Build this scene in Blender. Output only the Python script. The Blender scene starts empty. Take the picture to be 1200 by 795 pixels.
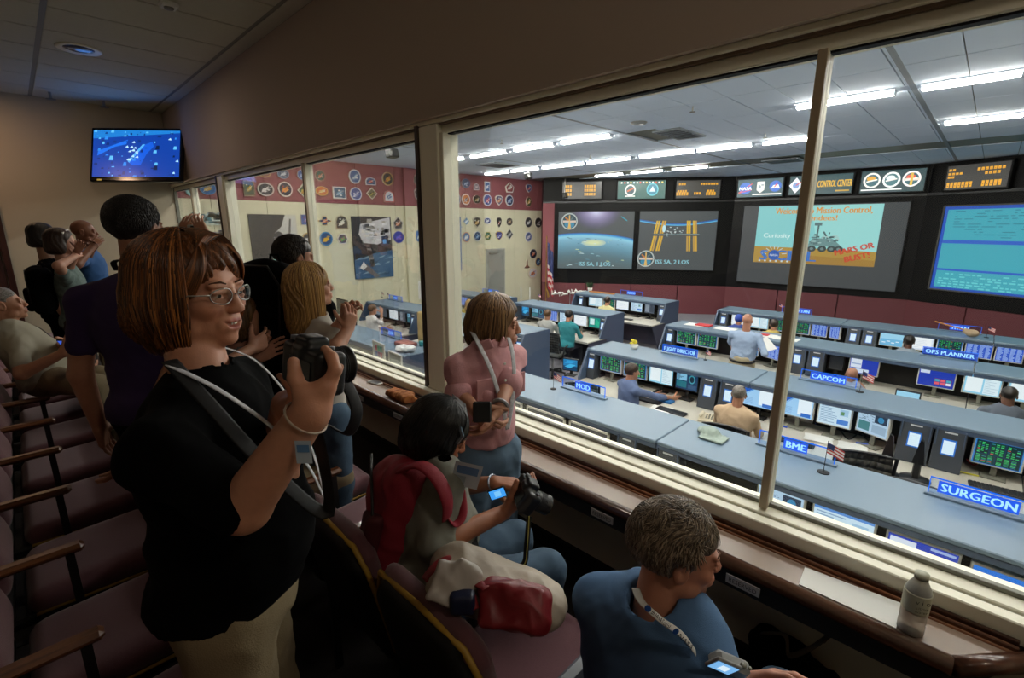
import bpy, math, random
import numpy as np
from mathutils import Vector, Matrix
SC = bpy.context.scene
COL = SC.collection
PI = math.pi
def rad(d): return d*PI/180
# ---------------------------------------------------------------- camera, world, light, exposure
F_PX, PITCH, YAW = 562.0, rad(13.2), rad(45.5)
HD = np.array([math.sin(YAW), math.cos(YAW), 0.]); RT = np.array([math.cos(YAW), -math.sin(YAW), 0.]); UP = np.array([0, 0, 1.])
FW = HD*math.cos(PITCH)-UP*math.sin(PITCH); CU = HD*math.sin(PITCH)+UP*math.cos(PITCH)
cam = bpy.data.objects.new('camera', bpy.data.cameras.new('camera')); COL.objects.link(cam)
cam.data.sensor_width = 36; cam.data.lens = 36*F_PX/1200; cam.data.clip_start = .02; cam.data.clip_end = 100
cam.matrix_world = Matrix([[RT[0], CU[0], -FW[0], 0], [RT[1], CU[1], -FW[1], 0], [RT[2], CU[2], -FW[2], 0], [0, 0, 0, 1]])
SC.camera = cam
SC.view_settings.view_transform = 'Standard'; SC.view_settings.look = 'None'; SC.view_settings.gamma = 1
SC.view_settings.use_curve_mapping = False; SC.view_settings.exposure = 0.0
W = bpy.data.worlds.new('world'); SC.world = W; W.use_nodes = True
W.node_tree.nodes['Background'].inputs[0].default_value = (.01, .01, .012, 1); W.node_tree.nodes['Background'].inputs[1].default_value = 1
try:
    SC.cycles.max_bounces = 8; SC.cycles.diffuse_bounces = 4; SC.cycles.transparent_max_bounces = 16
    SC.cycles.caustics_reflective = False; SC.cycles.caustics_refractive = False; SC.cycles.sample_clamp_indirect = 4
    SC.cycles.use_denoising = True
except Exception: pass
TROFFER = 74.0      # emission of the fluorescent fittings
def area_light(name, loc, size, power, col=(1, .95, .85), rot=(0, 0, 0), sizey=None, spread=None):
    l = bpy.data.lights.new(name, 'AREA'); l.energy = power; l.color = col; l.size = size
    if sizey: l.shape = 'RECTANGLE'; l.size_y = sizey
    if spread: l.spread = rad(spread)
    o = bpy.data.objects.new(name, l); o.location = loc; o.rotation_euler = rot; COL.objects.link(o); o['kind'] = 'helper'; return o
# warm downlight by the far door, then lamps added as fill for the room
area_light('downlight_and_fill_lamp', (-.5, 8.3, 1.62), .25, 9, (1, .62, .38))
area_light('downlight_and_fill_lamp', (.7, -1.5, 1.6), .3, 13, (1, .86, .7), rot=(rad(40), 0, rad(-8)))  # fill lamp added to brighten the window wall and the visitors
area_light('downlight_and_fill_lamp', (-.9, -.6, 1.62), .5, 1.5, (1, .78, .58))
area_light('downlight_and_fill_lamp', (-1.0, 3.6, 1.62), .5, 2.5, (1, .74, .54))
area_light('downlight_and_fill_lamp', (.75, 6.5, 1.62), .2, 4, (1, .8, .6))  # added fill lamp; the round fitting above it is unlit

# pixel rays of the 1200x795 frame, used to read real positions off known planes
def ray(x, y): return (x-600)*RT-(y-397.5)*CU+F_PX*FW
def onX(x, y, v): d = ray(x, y); return d*(v/d[0])
def onY(x, y, v): d = ray(x, y); return d*(v/d[1])
def onZ(x, y, v): d = ray(x, y); return d*(v/d[2])
def J(x, y, v): return ray(x, y)*(v/F_PX)

# ---------------------------------------------------------------- colour and materials
def lin(c):
    if isinstance(c, str):
        c = c.lstrip('#'); c = tuple(int(c[i:i+2], 16)/255 for i in (0, 2, 4))
    return tuple((v/12.92 if v <= .04045 else ((v+.055)/1.055)**2.4) for v in c)
MATS = {}
def mat(name, col, rough=.6, metal=0., bump=0., bscale=40., var=0., vscale=8., spec=.5, sheen=0., stretch=None, coat=0.):
    if name in MATS: return MATS[name]
    m = bpy.data.materials.new(name); m.use_nodes = True; nt = m.node_tree; b = nt.nodes['Principled BSDF']
    c = lin(col); b.inputs['Base Color'].default_value = (*c, 1); b.inputs['Roughness'].default_value = rough
    b.inputs['Metallic'].default_value = metal; b.inputs['Specular IOR Level'].default_value = spec
    b.inputs['Sheen Weight'].default_value = sheen; b.inputs['Coat Weight'].default_value = coat
    tc = nt.nodes.new('ShaderNodeTexCoord'); mp = nt.nodes.new('ShaderNodeMapping'); nt.links.new(tc.outputs['Object'], mp.inputs[0])
    if stretch: mp.inputs['Scale'].default_value = stretch
    if var > 0:
        n = nt.nodes.new('ShaderNodeTexNoise'); n.inputs['Scale'].default_value = vscale; n.inputs['Detail'].default_value = 5
        nt.links.new(mp.outputs[0], n.inputs['Vector'])
        mx = nt.nodes.new('ShaderNodeMix'); mx.data_type = 'RGBA'; nt.links.new(n.outputs['Fac'], mx.inputs[0])
        mx.inputs[6].default_value = (*[v*(1-var) for v in c], 1); mx.inputs[7].default_value = (*[min(1, v*(1+var)) for v in c], 1)
        nt.links.new(mx.outputs[2], b.inputs['Base Color'])
    if bump > 0:
        n2 = nt.nodes.new('ShaderNodeTexNoise'); n2.inputs['Scale'].default_value = bscale; n2.inputs['Detail'].default_value = 4
        nt.links.new(mp.outputs[0], n2.inputs['Vector']); bp = nt.nodes.new('ShaderNodeBump'); bp.inputs['Strength'].default_value = bump
        bp.inputs['Distance'].default_value = .01
        nt.links.new(n2.outputs['Fac'], bp.inputs['Height']); nt.links.new(bp.outputs[0], b.inputs['Normal'])
    MATS[name] = m; return m
def emat(name, col, s=1.):
    if name in MATS: return MATS[name]
    m = bpy.data.materials.new(name); m.use_nodes = True; nt = m.node_tree; nt.nodes.clear()
    e = nt.nodes.new('ShaderNodeEmission'); o = nt.nodes.new('ShaderNodeOutputMaterial'); e.inputs[0].default_value = (*lin(col), 1)
    e.inputs[1].default_value = s; nt.links.new(e.outputs[0], o.inputs[0]); MATS[name] = m; return m
def attr_mat(name, emit, rough=.5):
    m = bpy.data.materials.new(name); m.use_nodes = True; nt = m.node_tree; b = nt.nodes['Principled BSDF']
    a = nt.nodes.new('ShaderNodeAttribute'); a.attribute_name = 'tint'
    b.inputs['Roughness'].default_value = rough
    if emit:
        nt.links.new(a.outputs['Color'], b.inputs['Emission Color']); b.inputs['Emission Strength'].default_value = emit
        b.inputs['Base Color'].default_value = (.01, .01, .012, 1)
    else: nt.links.new(a.outputs['Color'], b.inputs['Base Color'])
    MATS[name] = m; return m
SCREEN = attr_mat('lit_screen', 1.0, .25); WALLSCREEN = attr_mat('projected_screen', .9, .5); PRINT = attr_mat('printed_colour', 0, .5)
TV = attr_mat('tv_screen', 1.25, .3); SIGNLIT = attr_mat('backlit_sign', 1.3, .3)
def wood_mat(name, c1, c2, rough=.35, sc=(1, 30, 30), coat=.3):
    m = bpy.data.materials.new(name); m.use_nodes = True; nt = m.node_tree; b = nt.nodes['Principled BSDF']
    tc = nt.nodes.new('ShaderNodeTexCoord'); mp = nt.nodes.new('ShaderNodeMapping'); mp.inputs['Scale'].default_value = sc
    n = nt.nodes.new('ShaderNodeTexNoise'); n.inputs['Scale'].default_value = 2.5; n.inputs['Detail'].default_value = 8; n.inputs['Distortion'].default_value = .6
    r = nt.nodes.new('ShaderNodeValToRGB'); r.color_ramp.elements[0].position = .35; r.color_ramp.elements[1].position = .68
    r.color_ramp.elements[0].color = (*lin(c1), 1); r.color_ramp.elements[1].color = (*lin(c2), 1)
    nt.links.new(tc.outputs['Object'], mp.inputs[0]); nt.links.new(mp.outputs[0], n.inputs[0]); nt.links.new(n.outputs[0], r.inputs[0]); nt.links.new(r.outputs[0], b.inputs['Base Color'])
    b.inputs['Roughness'].default_value = rough; b.inputs['Coat Weight'].default_value = coat; MATS[name] = m; return m
def thin_glass(name, fac=.06, tint=(1, 1, 1)):
    m = bpy.data.materials.new(name); m.use_nodes = True; nt = m.node_tree; nt.nodes.clear()
    t = nt.nodes.new('ShaderNodeBsdfTransparent'); t.inputs[0].default_value = (*tint, 1); g = nt.nodes.new('ShaderNodeBsdfGlossy'); g.inputs['Roughness'].default_value = 0.0
    fr = nt.nodes.new('ShaderNodeFresnel'); fr.inputs[0].default_value = 1.35
    mx = nt.nodes.new('ShaderNodeMixShader'); o = nt.nodes.new('ShaderNodeOutputMaterial')
    mul = nt.nodes.new('ShaderNodeMath'); mul.operation = 'MULTIPLY'; mul.inputs[1].default_value = fac*10; nt.links.new(fr.outputs[0], mul.inputs[0])
    nt.links.new(mul.outputs[0], mx.inputs[0]); nt.links.new(t.outputs[0], mx.inputs[1]); nt.links.new(g.outputs[0], mx.inputs[2]); nt.links.new(mx.outputs[0], o.inputs[0])
    MATS[name] = m; return m

# ---------------------------------------------------------------- objects
def tag(o, label=None, cat=None, group=None, kind=None):
    if label: o['label'] = label
    if cat: o['category'] = cat
    if group: o['group'] = group
    if kind: o['kind'] = kind
    return o
def frame(loc, rz=0., M=None):
    T = Matrix.Translation(Vector([float(v) for v in loc]))
    return T @ (M if M is not None else Matrix.Rotation(rz, 4, 'Z'))
def thing(name, label, cat, loc=(0, 0, 0), rz=0., group=None, M=None):
    o = bpy.data.objects.new(name, None); o.empty_display_size = .1; COL.objects.link(o); o.matrix_world = frame(loc, rz, M)
    return tag(o, label, cat, group)
def link(name, me, m=None, parent=None, loc=None, rz=0., M=None):
    if m is not None:
        me.materials.clear(); me.materials.append(m)
    o = bpy.data.objects.new(name, me); COL.objects.link(o)
    if parent is not None: o.parent = parent
    if loc is not None or M is not None or rz: o.matrix_local = frame((0, 0, 0) if loc is None else loc, rz, M)
    return o
def clone(root):
    c = root.copy(); COL.objects.link(c)
    for ch in root.children:
        d = clone(ch); d.parent = c; d.matrix_parent_inverse = ch.matrix_parent_inverse.copy()
    return c
def rotm(x, z):     # frame with local x along x and z along z
    x = np.array(x, float); x /= np.linalg.norm(x); z = np.array(z, float); z -= x*(x@z); z /= np.linalg.norm(z); y = np.cross(z, x)
    return np.stack([x, y, z], 1)
def m4(R): M = Matrix.Identity(4); [M.__setitem__(i, (*[float(v) for v in R[i]], 0)) for i in range(3)]; return M
def unit(v): v = np.array(v, float); return v/np.linalg.norm(v)

class MB:
    def __init__(s): s.v = []; s.f = []; s.c = []; s.n = 0; s.cur = (1, 1, 1)
    def add(s, vs, fs, col=None):
        vs = np.asarray(vs, float); s.v.append(vs); b = s.n
        s.f += [tuple(int(i)+b for i in f) for f in fs]; s.c += [col or s.cur]*len(fs); s.n += len(vs); return s
    def box(s, lo, hi, ch=0., R=None, o=(0, 0, 0), col=None):
        lo = np.array(lo, float); hi = np.array(hi, float); c = (lo+hi)/2; h = np.abs(hi-lo)/2
        ch = min(ch, h.min()*.98)
        if ch <= 0:
            P = np.array([[x, y, z] for x in (-1, 1) for y in (-1, 1) for z in (-1, 1)])*h
            Fs = [(0, 1, 3, 2), (4, 6, 7, 5), (0, 4, 5, 1), (2, 3, 7, 6), (0, 2, 6, 4), (1, 5, 7, 3)]
        else:
            P = []; idx = {}
            for sx in (-1, 1):
                for sy in (-1, 1):
                    for sz in (-1, 1):
                        for a in range(3):
                            q = np.array([sx, sy, sz])*(h-ch); q[a] = (sx, sy, sz)[a]*h[a]; idx[(sx, sy, sz, a)] = len(P); P.append(q)
            P = np.array(P); Fs = []
            for a in range(3):
                b1, b2 = (a+1) % 3, (a+2) % 3
                for sg in (-1, 1):
                    q = []
                    for u, w in ((-1, -1), (1, -1), (1, 1), (-1, 1)):
                        k = [0, 0, 0]; k[a] = sg; k[b1] = u; k[b2] = w; q.append(idx[(*k, a)])
                    Fs.append(tuple(q if sg > 0 else q[::-1]))
                for u in (-1, 1):
                    for w in (-1, 1):     # edge along a
                        k0 = [0, 0, 0]; k0[a] = -1; k0[b1] = u; k0[b2] = w; k1 = list(k0); k1[a] = 1
                        q = [idx[(*k0, b1)], idx[(*k0, b2)], idx[(*k1, b2)], idx[(*k1, b1)]]
                        if u*w < 0: q = q[::-1]
                        Fs.append(tuple(q[::-1]))
            for sx in (-1, 1):
                for sy in (-1, 1):
                    for sz in (-1, 1):
                        q = [idx[(sx, sy, sz, a)] for a in range(3)]
                        Fs.append(tuple(q if sx*sy*sz > 0 else q[::-1]))
        P = P+c
        if R is not None: P = P@np.asarray(R).T
        return s.add(P+np.array(o, float), Fs, col)
    def tube(s, pts, r, n=8, cap=True, col=None, flat=1., up=None):
        pts = np.array(pts, float); m = len(pts); r = np.broadcast_to(np.asarray(r, float), (m,)); V = []
        t = np.gradient(pts, axis=0); t /= np.linalg.norm(t, axis=1)[:, None]+1e-9
        u = np.array(up if up is not None else ([0, 0, 1.] if abs(t[0][2]) < .9 else [1., 0, 0]), float)
        for i in range(m):
            if i or True:
                a = u-t[i]*(t[i]@u); na = np.linalg.norm(a)
                a = a/na if na > 1e-4 else unit(np.cross(t[i], [0.3, 1, .2]))
                if up is None: u = a
            b = np.cross(t[i], a)
            for k in range(n):
                th = 2*PI*k/n; V.append(pts[i]+r[i]*(math.cos(th)*a*flat+math.sin(th)*b))
        Fs = [(i*n+k, i*n+(k+1) % n, (i+1)*n+(k+1) % n, (i+1)*n+k) for i in range(m-1) for k in range(n)]
        if cap: Fs += [tuple(range(n))[::-1], tuple((m-1)*n+k for k in range(n))]
        return s.add(V, Fs, col)
    def lathe(s, prof, n=20, o=(0, 0, 0), R=None, col=None):
        V = [(r*math.cos(2*PI*k/n), r*math.sin(2*PI*k/n), z) for r, z in prof for k in range(n)]; m = len(prof)
        Fs = [(i*n+k, i*n+(k+1) % n, (i+1)*n+(k+1) % n, (i+1)*n+k) for i in range(m-1) for k in range(n)]
        Fs += [tuple(range(n))[::-1], tuple((m-1)*n+k for k in range(n))]
        V = np.array(V)
        if R is not None: V = V@np.asarray(R).T
        return s.add(V+np.array(o, float), Fs, col)
    def prism(s, poly, a, b, ax=2, col=None):     # polygon in the two other axes, extruded a..b along ax
        n = len(poly); o = [i for i in range(3) if i != ax]; V = []
        for h in (a, b):
            for p in poly:
                q = [0, 0, 0]; q[o[0]] = p[0]; q[o[1]] = p[1]; q[ax] = h; V.append(q)
        Fs = [tuple(range(n)), tuple(range(n, 2*n))[::-1]]+[(i, i+n, (i+1) % n+n, (i+1) % n) for i in range(n)]
        return s.add(V, Fs, col)
    def mesh(s, name='part', smooth=False, tint=False, fixn=True):
        me = bpy.data.meshes.new(name); V = np.concatenate(s.v) if s.v else np.zeros((0, 3))
        me.from_pydata(V.tolist(), [], s.f)
        if tint:
            at = me.attributes.new('tint', 'FLOAT_COLOR', 'FACE'); C = np.ones((len(s.c), 4), np.float32); C[:, :3] = [lin(c) for c in s.c]
            at.data.foreach_set('color', C.ravel())
        elif fixn:
            import bmesh
            bm = bmesh.new(); bm.from_mesh(me); bmesh.ops.recalc_face_normals(bm, faces=bm.faces); bm.to_mesh(me); bm.free()
        if smooth: me.polygons.foreach_set('use_smooth', [True]*len(me.polygons))
        me.update(); return me
    def put(s, name, m, parent=None, smooth=False, loc=None, rz=0., M=None, tint=False): return link(name, s.mesh(name, smooth, tint), m, parent, loc, rz, M)
def arc_smooth(o, ang=35):
    me = o.data; me.polygons.foreach_set('use_smooth', [True]*len(me.polygons))
    try: me.set_sharp_from_angle(angle=rad(ang))
    except Exception: pass
    return o

# text meshes (built-in font)
_tc = {}
def text_mesh(s):
    if s in _tc: return _tc[s]
    cu = bpy.data.curves.new('t', 'FONT'); cu.body = s; cu.size = 1; cu.resolution_u = 2; cu.fill_mode = 'FRONT'
    o = bpy.data.objects.new('t', cu); me = o.to_mesh(); V = np.array([v.co[:] for v in me.vertices]).reshape(-1, 3); Fs = [tuple(p.vertices) for p in me.polygons]
    o.to_mesh_clear(); bpy.data.objects.remove(o); bpy.data.curves.remove(cu)
    w = V[:, 0].max() if len(V) else 0; _tc[s] = (V, Fs, w); return _tc[s]
class Art:      # flat artwork in local x (right), z (up), laid in thin layers towards -y
    def __init__(s, eps=.0006, y0=0.): s.m = MB(); s.e = eps; s.y0 = y0; s.l = 0
    def poly(s, pts, c, l=None):
        l = s.l if l is None else l; y = s.y0-s.e*(l+1); s.m.add([(p[0], y, p[1]) for p in pts], [tuple(range(len(pts)))], c); return s
    def rect(s, x0, z0, x1, z1, c, l=None): return s.poly([(x0, z0), (x1, z0), (x1, z1), (x0, z1)], c, l)
    def ell(s, cx, cz, rx, rz_, c, l=None, n=20, a0=0, a1=360): return s.poly([(cx+rx*math.cos(rad(a0+(a1-a0)*k/n)), cz+rz_*math.sin(rad(a0+(a1-a0)*k/n))) for k in range(n+(a1-a0 < 360))], c, l)
    def line(s, p, q, w, c, l=None):
        d = unit([q[0]-p[0], q[1]-p[1]]); n = (-d[1]*w/2, d[0]*w/2)
        return s.poly([(p[0]-n[0], p[1]-n[1]), (q[0]-n[0], q[1]-n[1]), (q[0]+n[0], q[1]+n[1]), (p[0]+n[0], p[1]+n[1])], c, l)
    def text(s, t, x, z, h, c, al='c', l=None, wmax=None, rot=0., shear=0., bold=0.):
        V, Fs, w = text_mesh(t); k = h/.7; V = V*k; w *= k; sx = 1.
        if wmax and w > 0: sx = wmax/w; V = V*[sx, 1, 1]; w = wmax
        V = V-[{'c': w/2, 'l': 0, 'r': w}[al], h/2, 0]; V = V+np.stack([V[:, 1]*shear, V[:, 0]*0, V[:, 0]*0], 1)
        ca, sa = math.cos(rot), math.sin(rot); l = s.l if l is None else l; y = s.y0-s.e*(l+1)
        for dx in ((0,) if not bold else (-bold, bold)):
            P = [(x+(a+dx)*ca-b*sa, y-(dx > 0)*s.e*.3, z+(a+dx)*sa+b*ca) for a, b, _ in V]; s.m.add(P, Fs, c)
        return s
    def put(s, name, m, parent=None, **k): return s.m.put(name, m, parent, tint=True, **k)

# ---------------------------------------------------------------- implicit surfaces (one continuous skin per body or garment)
def cone(a, b, ra, rb=None, k=None, sub=False): return ('c', np.array(a, float), np.array(b, float), float(ra), float(ra if rb is None else rb), k, sub)
def ell(c, r, R=None, k=None, sub=False): return ('e', np.array(c, float), np.array(r, float)*np.ones(3), np.eye(3) if R is None else np.asarray(R, float), 0, k, sub)
def rbox(c, h, r=.01, R=None, k=None, sub=False): return ('b', np.array(c, float), np.array(h, float), np.eye(3) if R is None else np.asarray(R, float), float(r), k, sub)
def _bounds(p):
    if p[0] == 'c': return np.minimum(p[1]-p[3], p[2]-p[4]), np.maximum(p[1]+p[3], p[2]+p[4])
    if p[0] == 'e': e = np.sqrt(((p[3]*p[2])**2).sum(1)); return p[1]-e, p[1]+e
    e = np.abs(p[3])@p[2]+.002; return p[1]-e, p[1]+e
def _eval(p, X, Y, Z):
    if p[0] == 'c':
        a, b, ra, rb = p[1:5]; d = b-a; L = max(d@d, 1e-9)
        x, y, z = X-a[0], Y-a[1], Z-a[2]; t = np.clip((x*d[0]+y*d[1]+z*d[2])/L, 0, 1)
        return np.sqrt((x-t*d[0])**2+(y-t*d[1])**2+(z-t*d[2])**2)-(ra+(rb-ra)*t)
    c, R = p[1], p[3]; x, y, z = X-c[0], Y-c[1], Z-c[2]
    q = [x*R[0, i]+y*R[1, i]+z*R[2, i] for i in range(3)]
    if p[0] == 'e':
        r = p[2]; k0 = np.sqrt(sum((q[i]/r[i])**2 for i in range(3))); k1 = np.sqrt(sum((q[i]/r[i]**2)**2 for i in range(3)))+1e-9
        return k0*(k0-1)/k1
    h = p[2]-p[4]; w = [np.abs(q[i])-h[i] for i in range(3)]
    return np.sqrt(sum(np.maximum(v, 0)**2 for v in w))+np.minimum(np.maximum(np.maximum(w[0], w[1]), w[2]), 0)-p[4]
def sdf(prims, vox, k=.02):
    pos = [p for p in prims if not p[6]]; B = [_bounds(p) for p in pos]
    lo = np.min([b[0] for b in B], 0)-3*vox-k*.3; hi = np.max([b[1] for b in B], 0)+3*vox+k*.3
    n = np.ceil((hi-lo)/vox).astype(int)+1; V = np.full(n, 1., np.float32); ax = [(lo[i]+np.arange(n[i])*vox).astype(np.float32) for i in range(3)]
    for p in prims:
        kk = k if p[5] is None else p[5]; b0, b1 = _bounds(p); m = kk+2.5*vox
        i0 = np.maximum(((b0-m-lo)/vox).astype(int), 0); i1 = np.minimum(((b1+m-lo)/vox).astype(int)+2, n)
        if (i1 <= i0).any(): continue
        sl = tuple(slice(i0[i], i1[i]) for i in range(3)); d = _eval(p, ax[0][sl[0]][:, None, None], ax[1][sl[1]][None, :, None], ax[2][sl[2]][None, None, :])
        s = V[sl]
        if p[6]: s = -s
        h = np.maximum(kk-np.abs(s-d), 0)/max(kk, 1e-6); r = np.minimum(s, d)-h*h*kk*.25
        V[sl] = -r if p[6] else r
    I = V < 0; A = np.zeros([v-1 for v in n], np.int8)
    for dx in (0, 1):
        for dy in (0, 1):
            for dz in (0, 1): A += I[dx:n[0]-1+dx, dy:n[1]-1+dy, dz:n[2]-1+dz]
    cells = np.argwhere((A > 0) & (A < 8))
    if len(cells) == 0: return np.zeros((0, 3)), np.zeros((0, 4), int)
    cid = np.full(A.shape, -1, np.int32); cid[tuple(cells.T)] = np.arange(len(cells))
    cor = np.array([[x, y, z] for x in (0, 1) for y in (0, 1) for z in (0, 1)]); val = np.stack([V[tuple((cells+c).T)] for c in cor], 1)
    acc = np.zeros((len(cells), 3)); cnt = np.zeros(len(cells))
    for i in range(8):
        for j in range(i+1, 8):
            if np.abs(cor[i]-cor[j]).sum() == 1:
                m = (val[:, i] < 0) != (val[:, j] < 0); t = np.where(m, val[:, i]/(val[:, i]-val[:, j]+1e-12), 0)
                acc += m[:, None]*(cor[i]+t[:, None]*(cor[j]-cor[i])); cnt += m
    P = lo+(cells+acc/cnt[:, None])*vox; Q = []
    for a in range(3):
        b, c = (a+1) % 3, (a+2) % 3; s0 = [slice(1, -1)]*3; s1 = [slice(1, -1)]*3; s0[a] = slice(0, -1); s1[a] = slice(1, None)
        i0 = I[tuple(s0)]; i1 = I[tuple(s1)]; e = np.argwhere(i0 != i1)
        if len(e) == 0: continue
        fl = i0[tuple(e.T)]; e = e+np.array([0 if q == a else 1 for q in range(3)])
        db = np.zeros(3, int); db[b] = 1; dc = np.zeros(3, int); dc[c] = 1
        q = np.stack([cid[tuple((e-db-dc).T)], cid[tuple((e-dc).T)], cid[tuple(e.T)], cid[tuple((e-db).T)]], 1)
        q[~fl] = q[~fl][:, ::-1]; Q.append(q)
    return P, np.concatenate(Q)
def mesh_np(name, P, Q, smooth=True):
    me = bpy.data.meshes.new(name); me.vertices.add(len(P)); me.vertices.foreach_set('co', np.asarray(P, np.float32).ravel())
    me.loops.add(Q.size); me.loops.foreach_set('vertex_index', Q.ravel().astype(np.int32)); me.polygons.add(len(Q))
    me.polygons.foreach_set('loop_start', np.arange(0, Q.size, 4, dtype=np.int32)); me.polygons.foreach_set('loop_total', np.full(len(Q), 4, np.int32))
    if smooth: me.polygons.foreach_set('use_smooth', np.ones(len(Q), bool))
    me.update(calc_edges=True); me.validate(); return me
def vnorm(P, Q):
    a = P[Q[:, 2]]-P[Q[:, 0]]; b = P[Q[:, 3]]-P[Q[:, 1]]; n = np.cross(a, b); N = np.zeros_like(P)
    for i in range(4): np.add.at(N, Q[:, i], n)
    return N/(np.linalg.norm(N, axis=1)[:, None]+1e-9)
def folds(P, amp, fr, seed=0, dirs=None):
    r = np.random.RandomState(seed); o = np.zeros(len(P)); w = P.copy()
    for i in range(3): w = w+.35/fr*np.sin(P[:, [1, 2, 0]]*fr*(1.3+i*.5)+r.rand(3)*6)
    for i in range(5):
        d = unit(r.randn(3)) if dirs is None else unit(np.array(dirs[i % len(dirs)], float)+r.randn(3)*.25); o += (1-2*np.abs(np.sin(w@d*fr*(.6+.35*i)+r.rand()*6)))*(.8**i)
    return amp*o/2.4
def relax(P, Q, it=1):
    for _ in range(it):
        S = np.zeros_like(P); C = np.zeros(len(P))
        for i in range(4):
            for j in (1, 3): np.add.at(S, Q[:, i], P[Q[:, (i+j) % 4]]); np.add.at(C, Q[:, i], 1)
        P = P*.5+.5*S/C[:, None]
    return P
def cloth(name, prims, vox, m, parent=None, org=(0, 0, 0), k=.03, amp=0., fr=30., seed=0, dirs=None, dispf=None, sm=1):
    P, Q = sdf(prims, vox, k)
    if sm: P = relax(P, Q, sm)
    if amp or dispf is not None:
        N = vnorm(P, Q); P = P+N*((folds(P, amp, fr, seed, dirs) if amp else 0)+(dispf(P) if dispf is not None else 0))[:, None]
    return link(name, mesh_np(name, P-np.array(org), Q), m, parent)
# ---------------------------------------------------------------- people
def skin_material():
    m = bpy.data.materials.new('skin'); m.use_nodes = True; nt = m.node_tree; b = nt.nodes['Principled BSDF']
    a = nt.nodes.new('ShaderNodeAttribute'); a.attribute_name = 'tint'
    tc = nt.nodes.new('ShaderNodeTexCoord'); n = nt.nodes.new('ShaderNodeTexNoise'); n.inputs['Scale'].default_value = 60; n.inputs['Detail'].default_value = 4
    nt.links.new(tc.outputs['Object'], n.inputs[0]); mx = nt.nodes.new('ShaderNodeMix'); mx.data_type = 'RGBA'; mx.blend_type = 'MULTIPLY'; mx.inputs[0].default_value = 1
    mr = nt.nodes.new('ShaderNodeMapRange'); mr.inputs[3].default_value = .86; mr.inputs[4].default_value = 1.1; nt.links.new(n.outputs[0], mr.inputs[0])
    nt.links.new(a.outputs['Color'], mx.inputs[6]); nt.links.new(mr.outputs[0], mx.inputs[7]); nt.links.new(mx.outputs[2], b.inputs['Base Color'])
    b.inputs['Roughness'].default_value = .5; b.inputs['Subsurface Weight'].default_value = .08; b.inputs['Subsurface Radius'].default_value = (.02, .008, .004); b.inputs['Subsurface Scale'].default_value = .3
    n2 = nt.nodes.new('ShaderNodeTexNoise'); n2.inputs['Scale'].default_value = 320; nt.links.new(tc.outputs['Object'], n2.inputs[0]); bp = nt.nodes.new('ShaderNodeBump'); bp.inputs['Strength'].default_value = .12; bp.inputs['Distance'].default_value = .002
    nt.links.new(n2.outputs[0], bp.inputs['Height']); nt.links.new(bp.outputs[0], b.inputs['Normal']); return m
SKIN = skin_material()
def hair_mat(name, c1, c2, sc=(60, 60, 4), rough=.42):
    if name in MATS: return MATS[name]
    m = wood_mat(name, c1, c2, rough, sc, 0.); nt = m.node_tree; b = nt.nodes['Principled BSDF']; mp = [n for n in nt.nodes if n.type == 'MAPPING'][0]
    n = nt.nodes.new('ShaderNodeTexNoise'); n.inputs['Scale'].default_value = 6; n.inputs['Detail'].default_value = 6; nt.links.new(mp.outputs[0], n.inputs[0])
    bp = nt.nodes.new('ShaderNodeBump'); bp.inputs['Strength'].default_value = .55; bp.inputs['Distance'].default_value = .004; nt.links.new(n.outputs[0], bp.inputs['Height']); nt.links.new(bp.outputs[0], b.inputs['Normal']); return m
def hv(a): return np.array([math.sin(rad(a)), math.cos(rad(a)), 0.])
def left_of(f): return np.array([-f[1], f[0], 0.])
def headR(a, pitch=0, roll=0):      # columns: x = right, y = forward, z = up
    f = hv(a)*math.cos(rad(pitch))-UP*math.sin(rad(pitch)); r = -left_of(hv(a)); u = np.cross(r, f)
    cr, sr = math.cos(rad(roll)), math.sin(rad(roll)); return np.stack([r*cr+u*sr, f, u*cr-r*sr], 1)
def T(R, c, s=1.): return lambda q: np.asarray(c)+np.asarray(R)@(np.array(q, float)*s)
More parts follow.
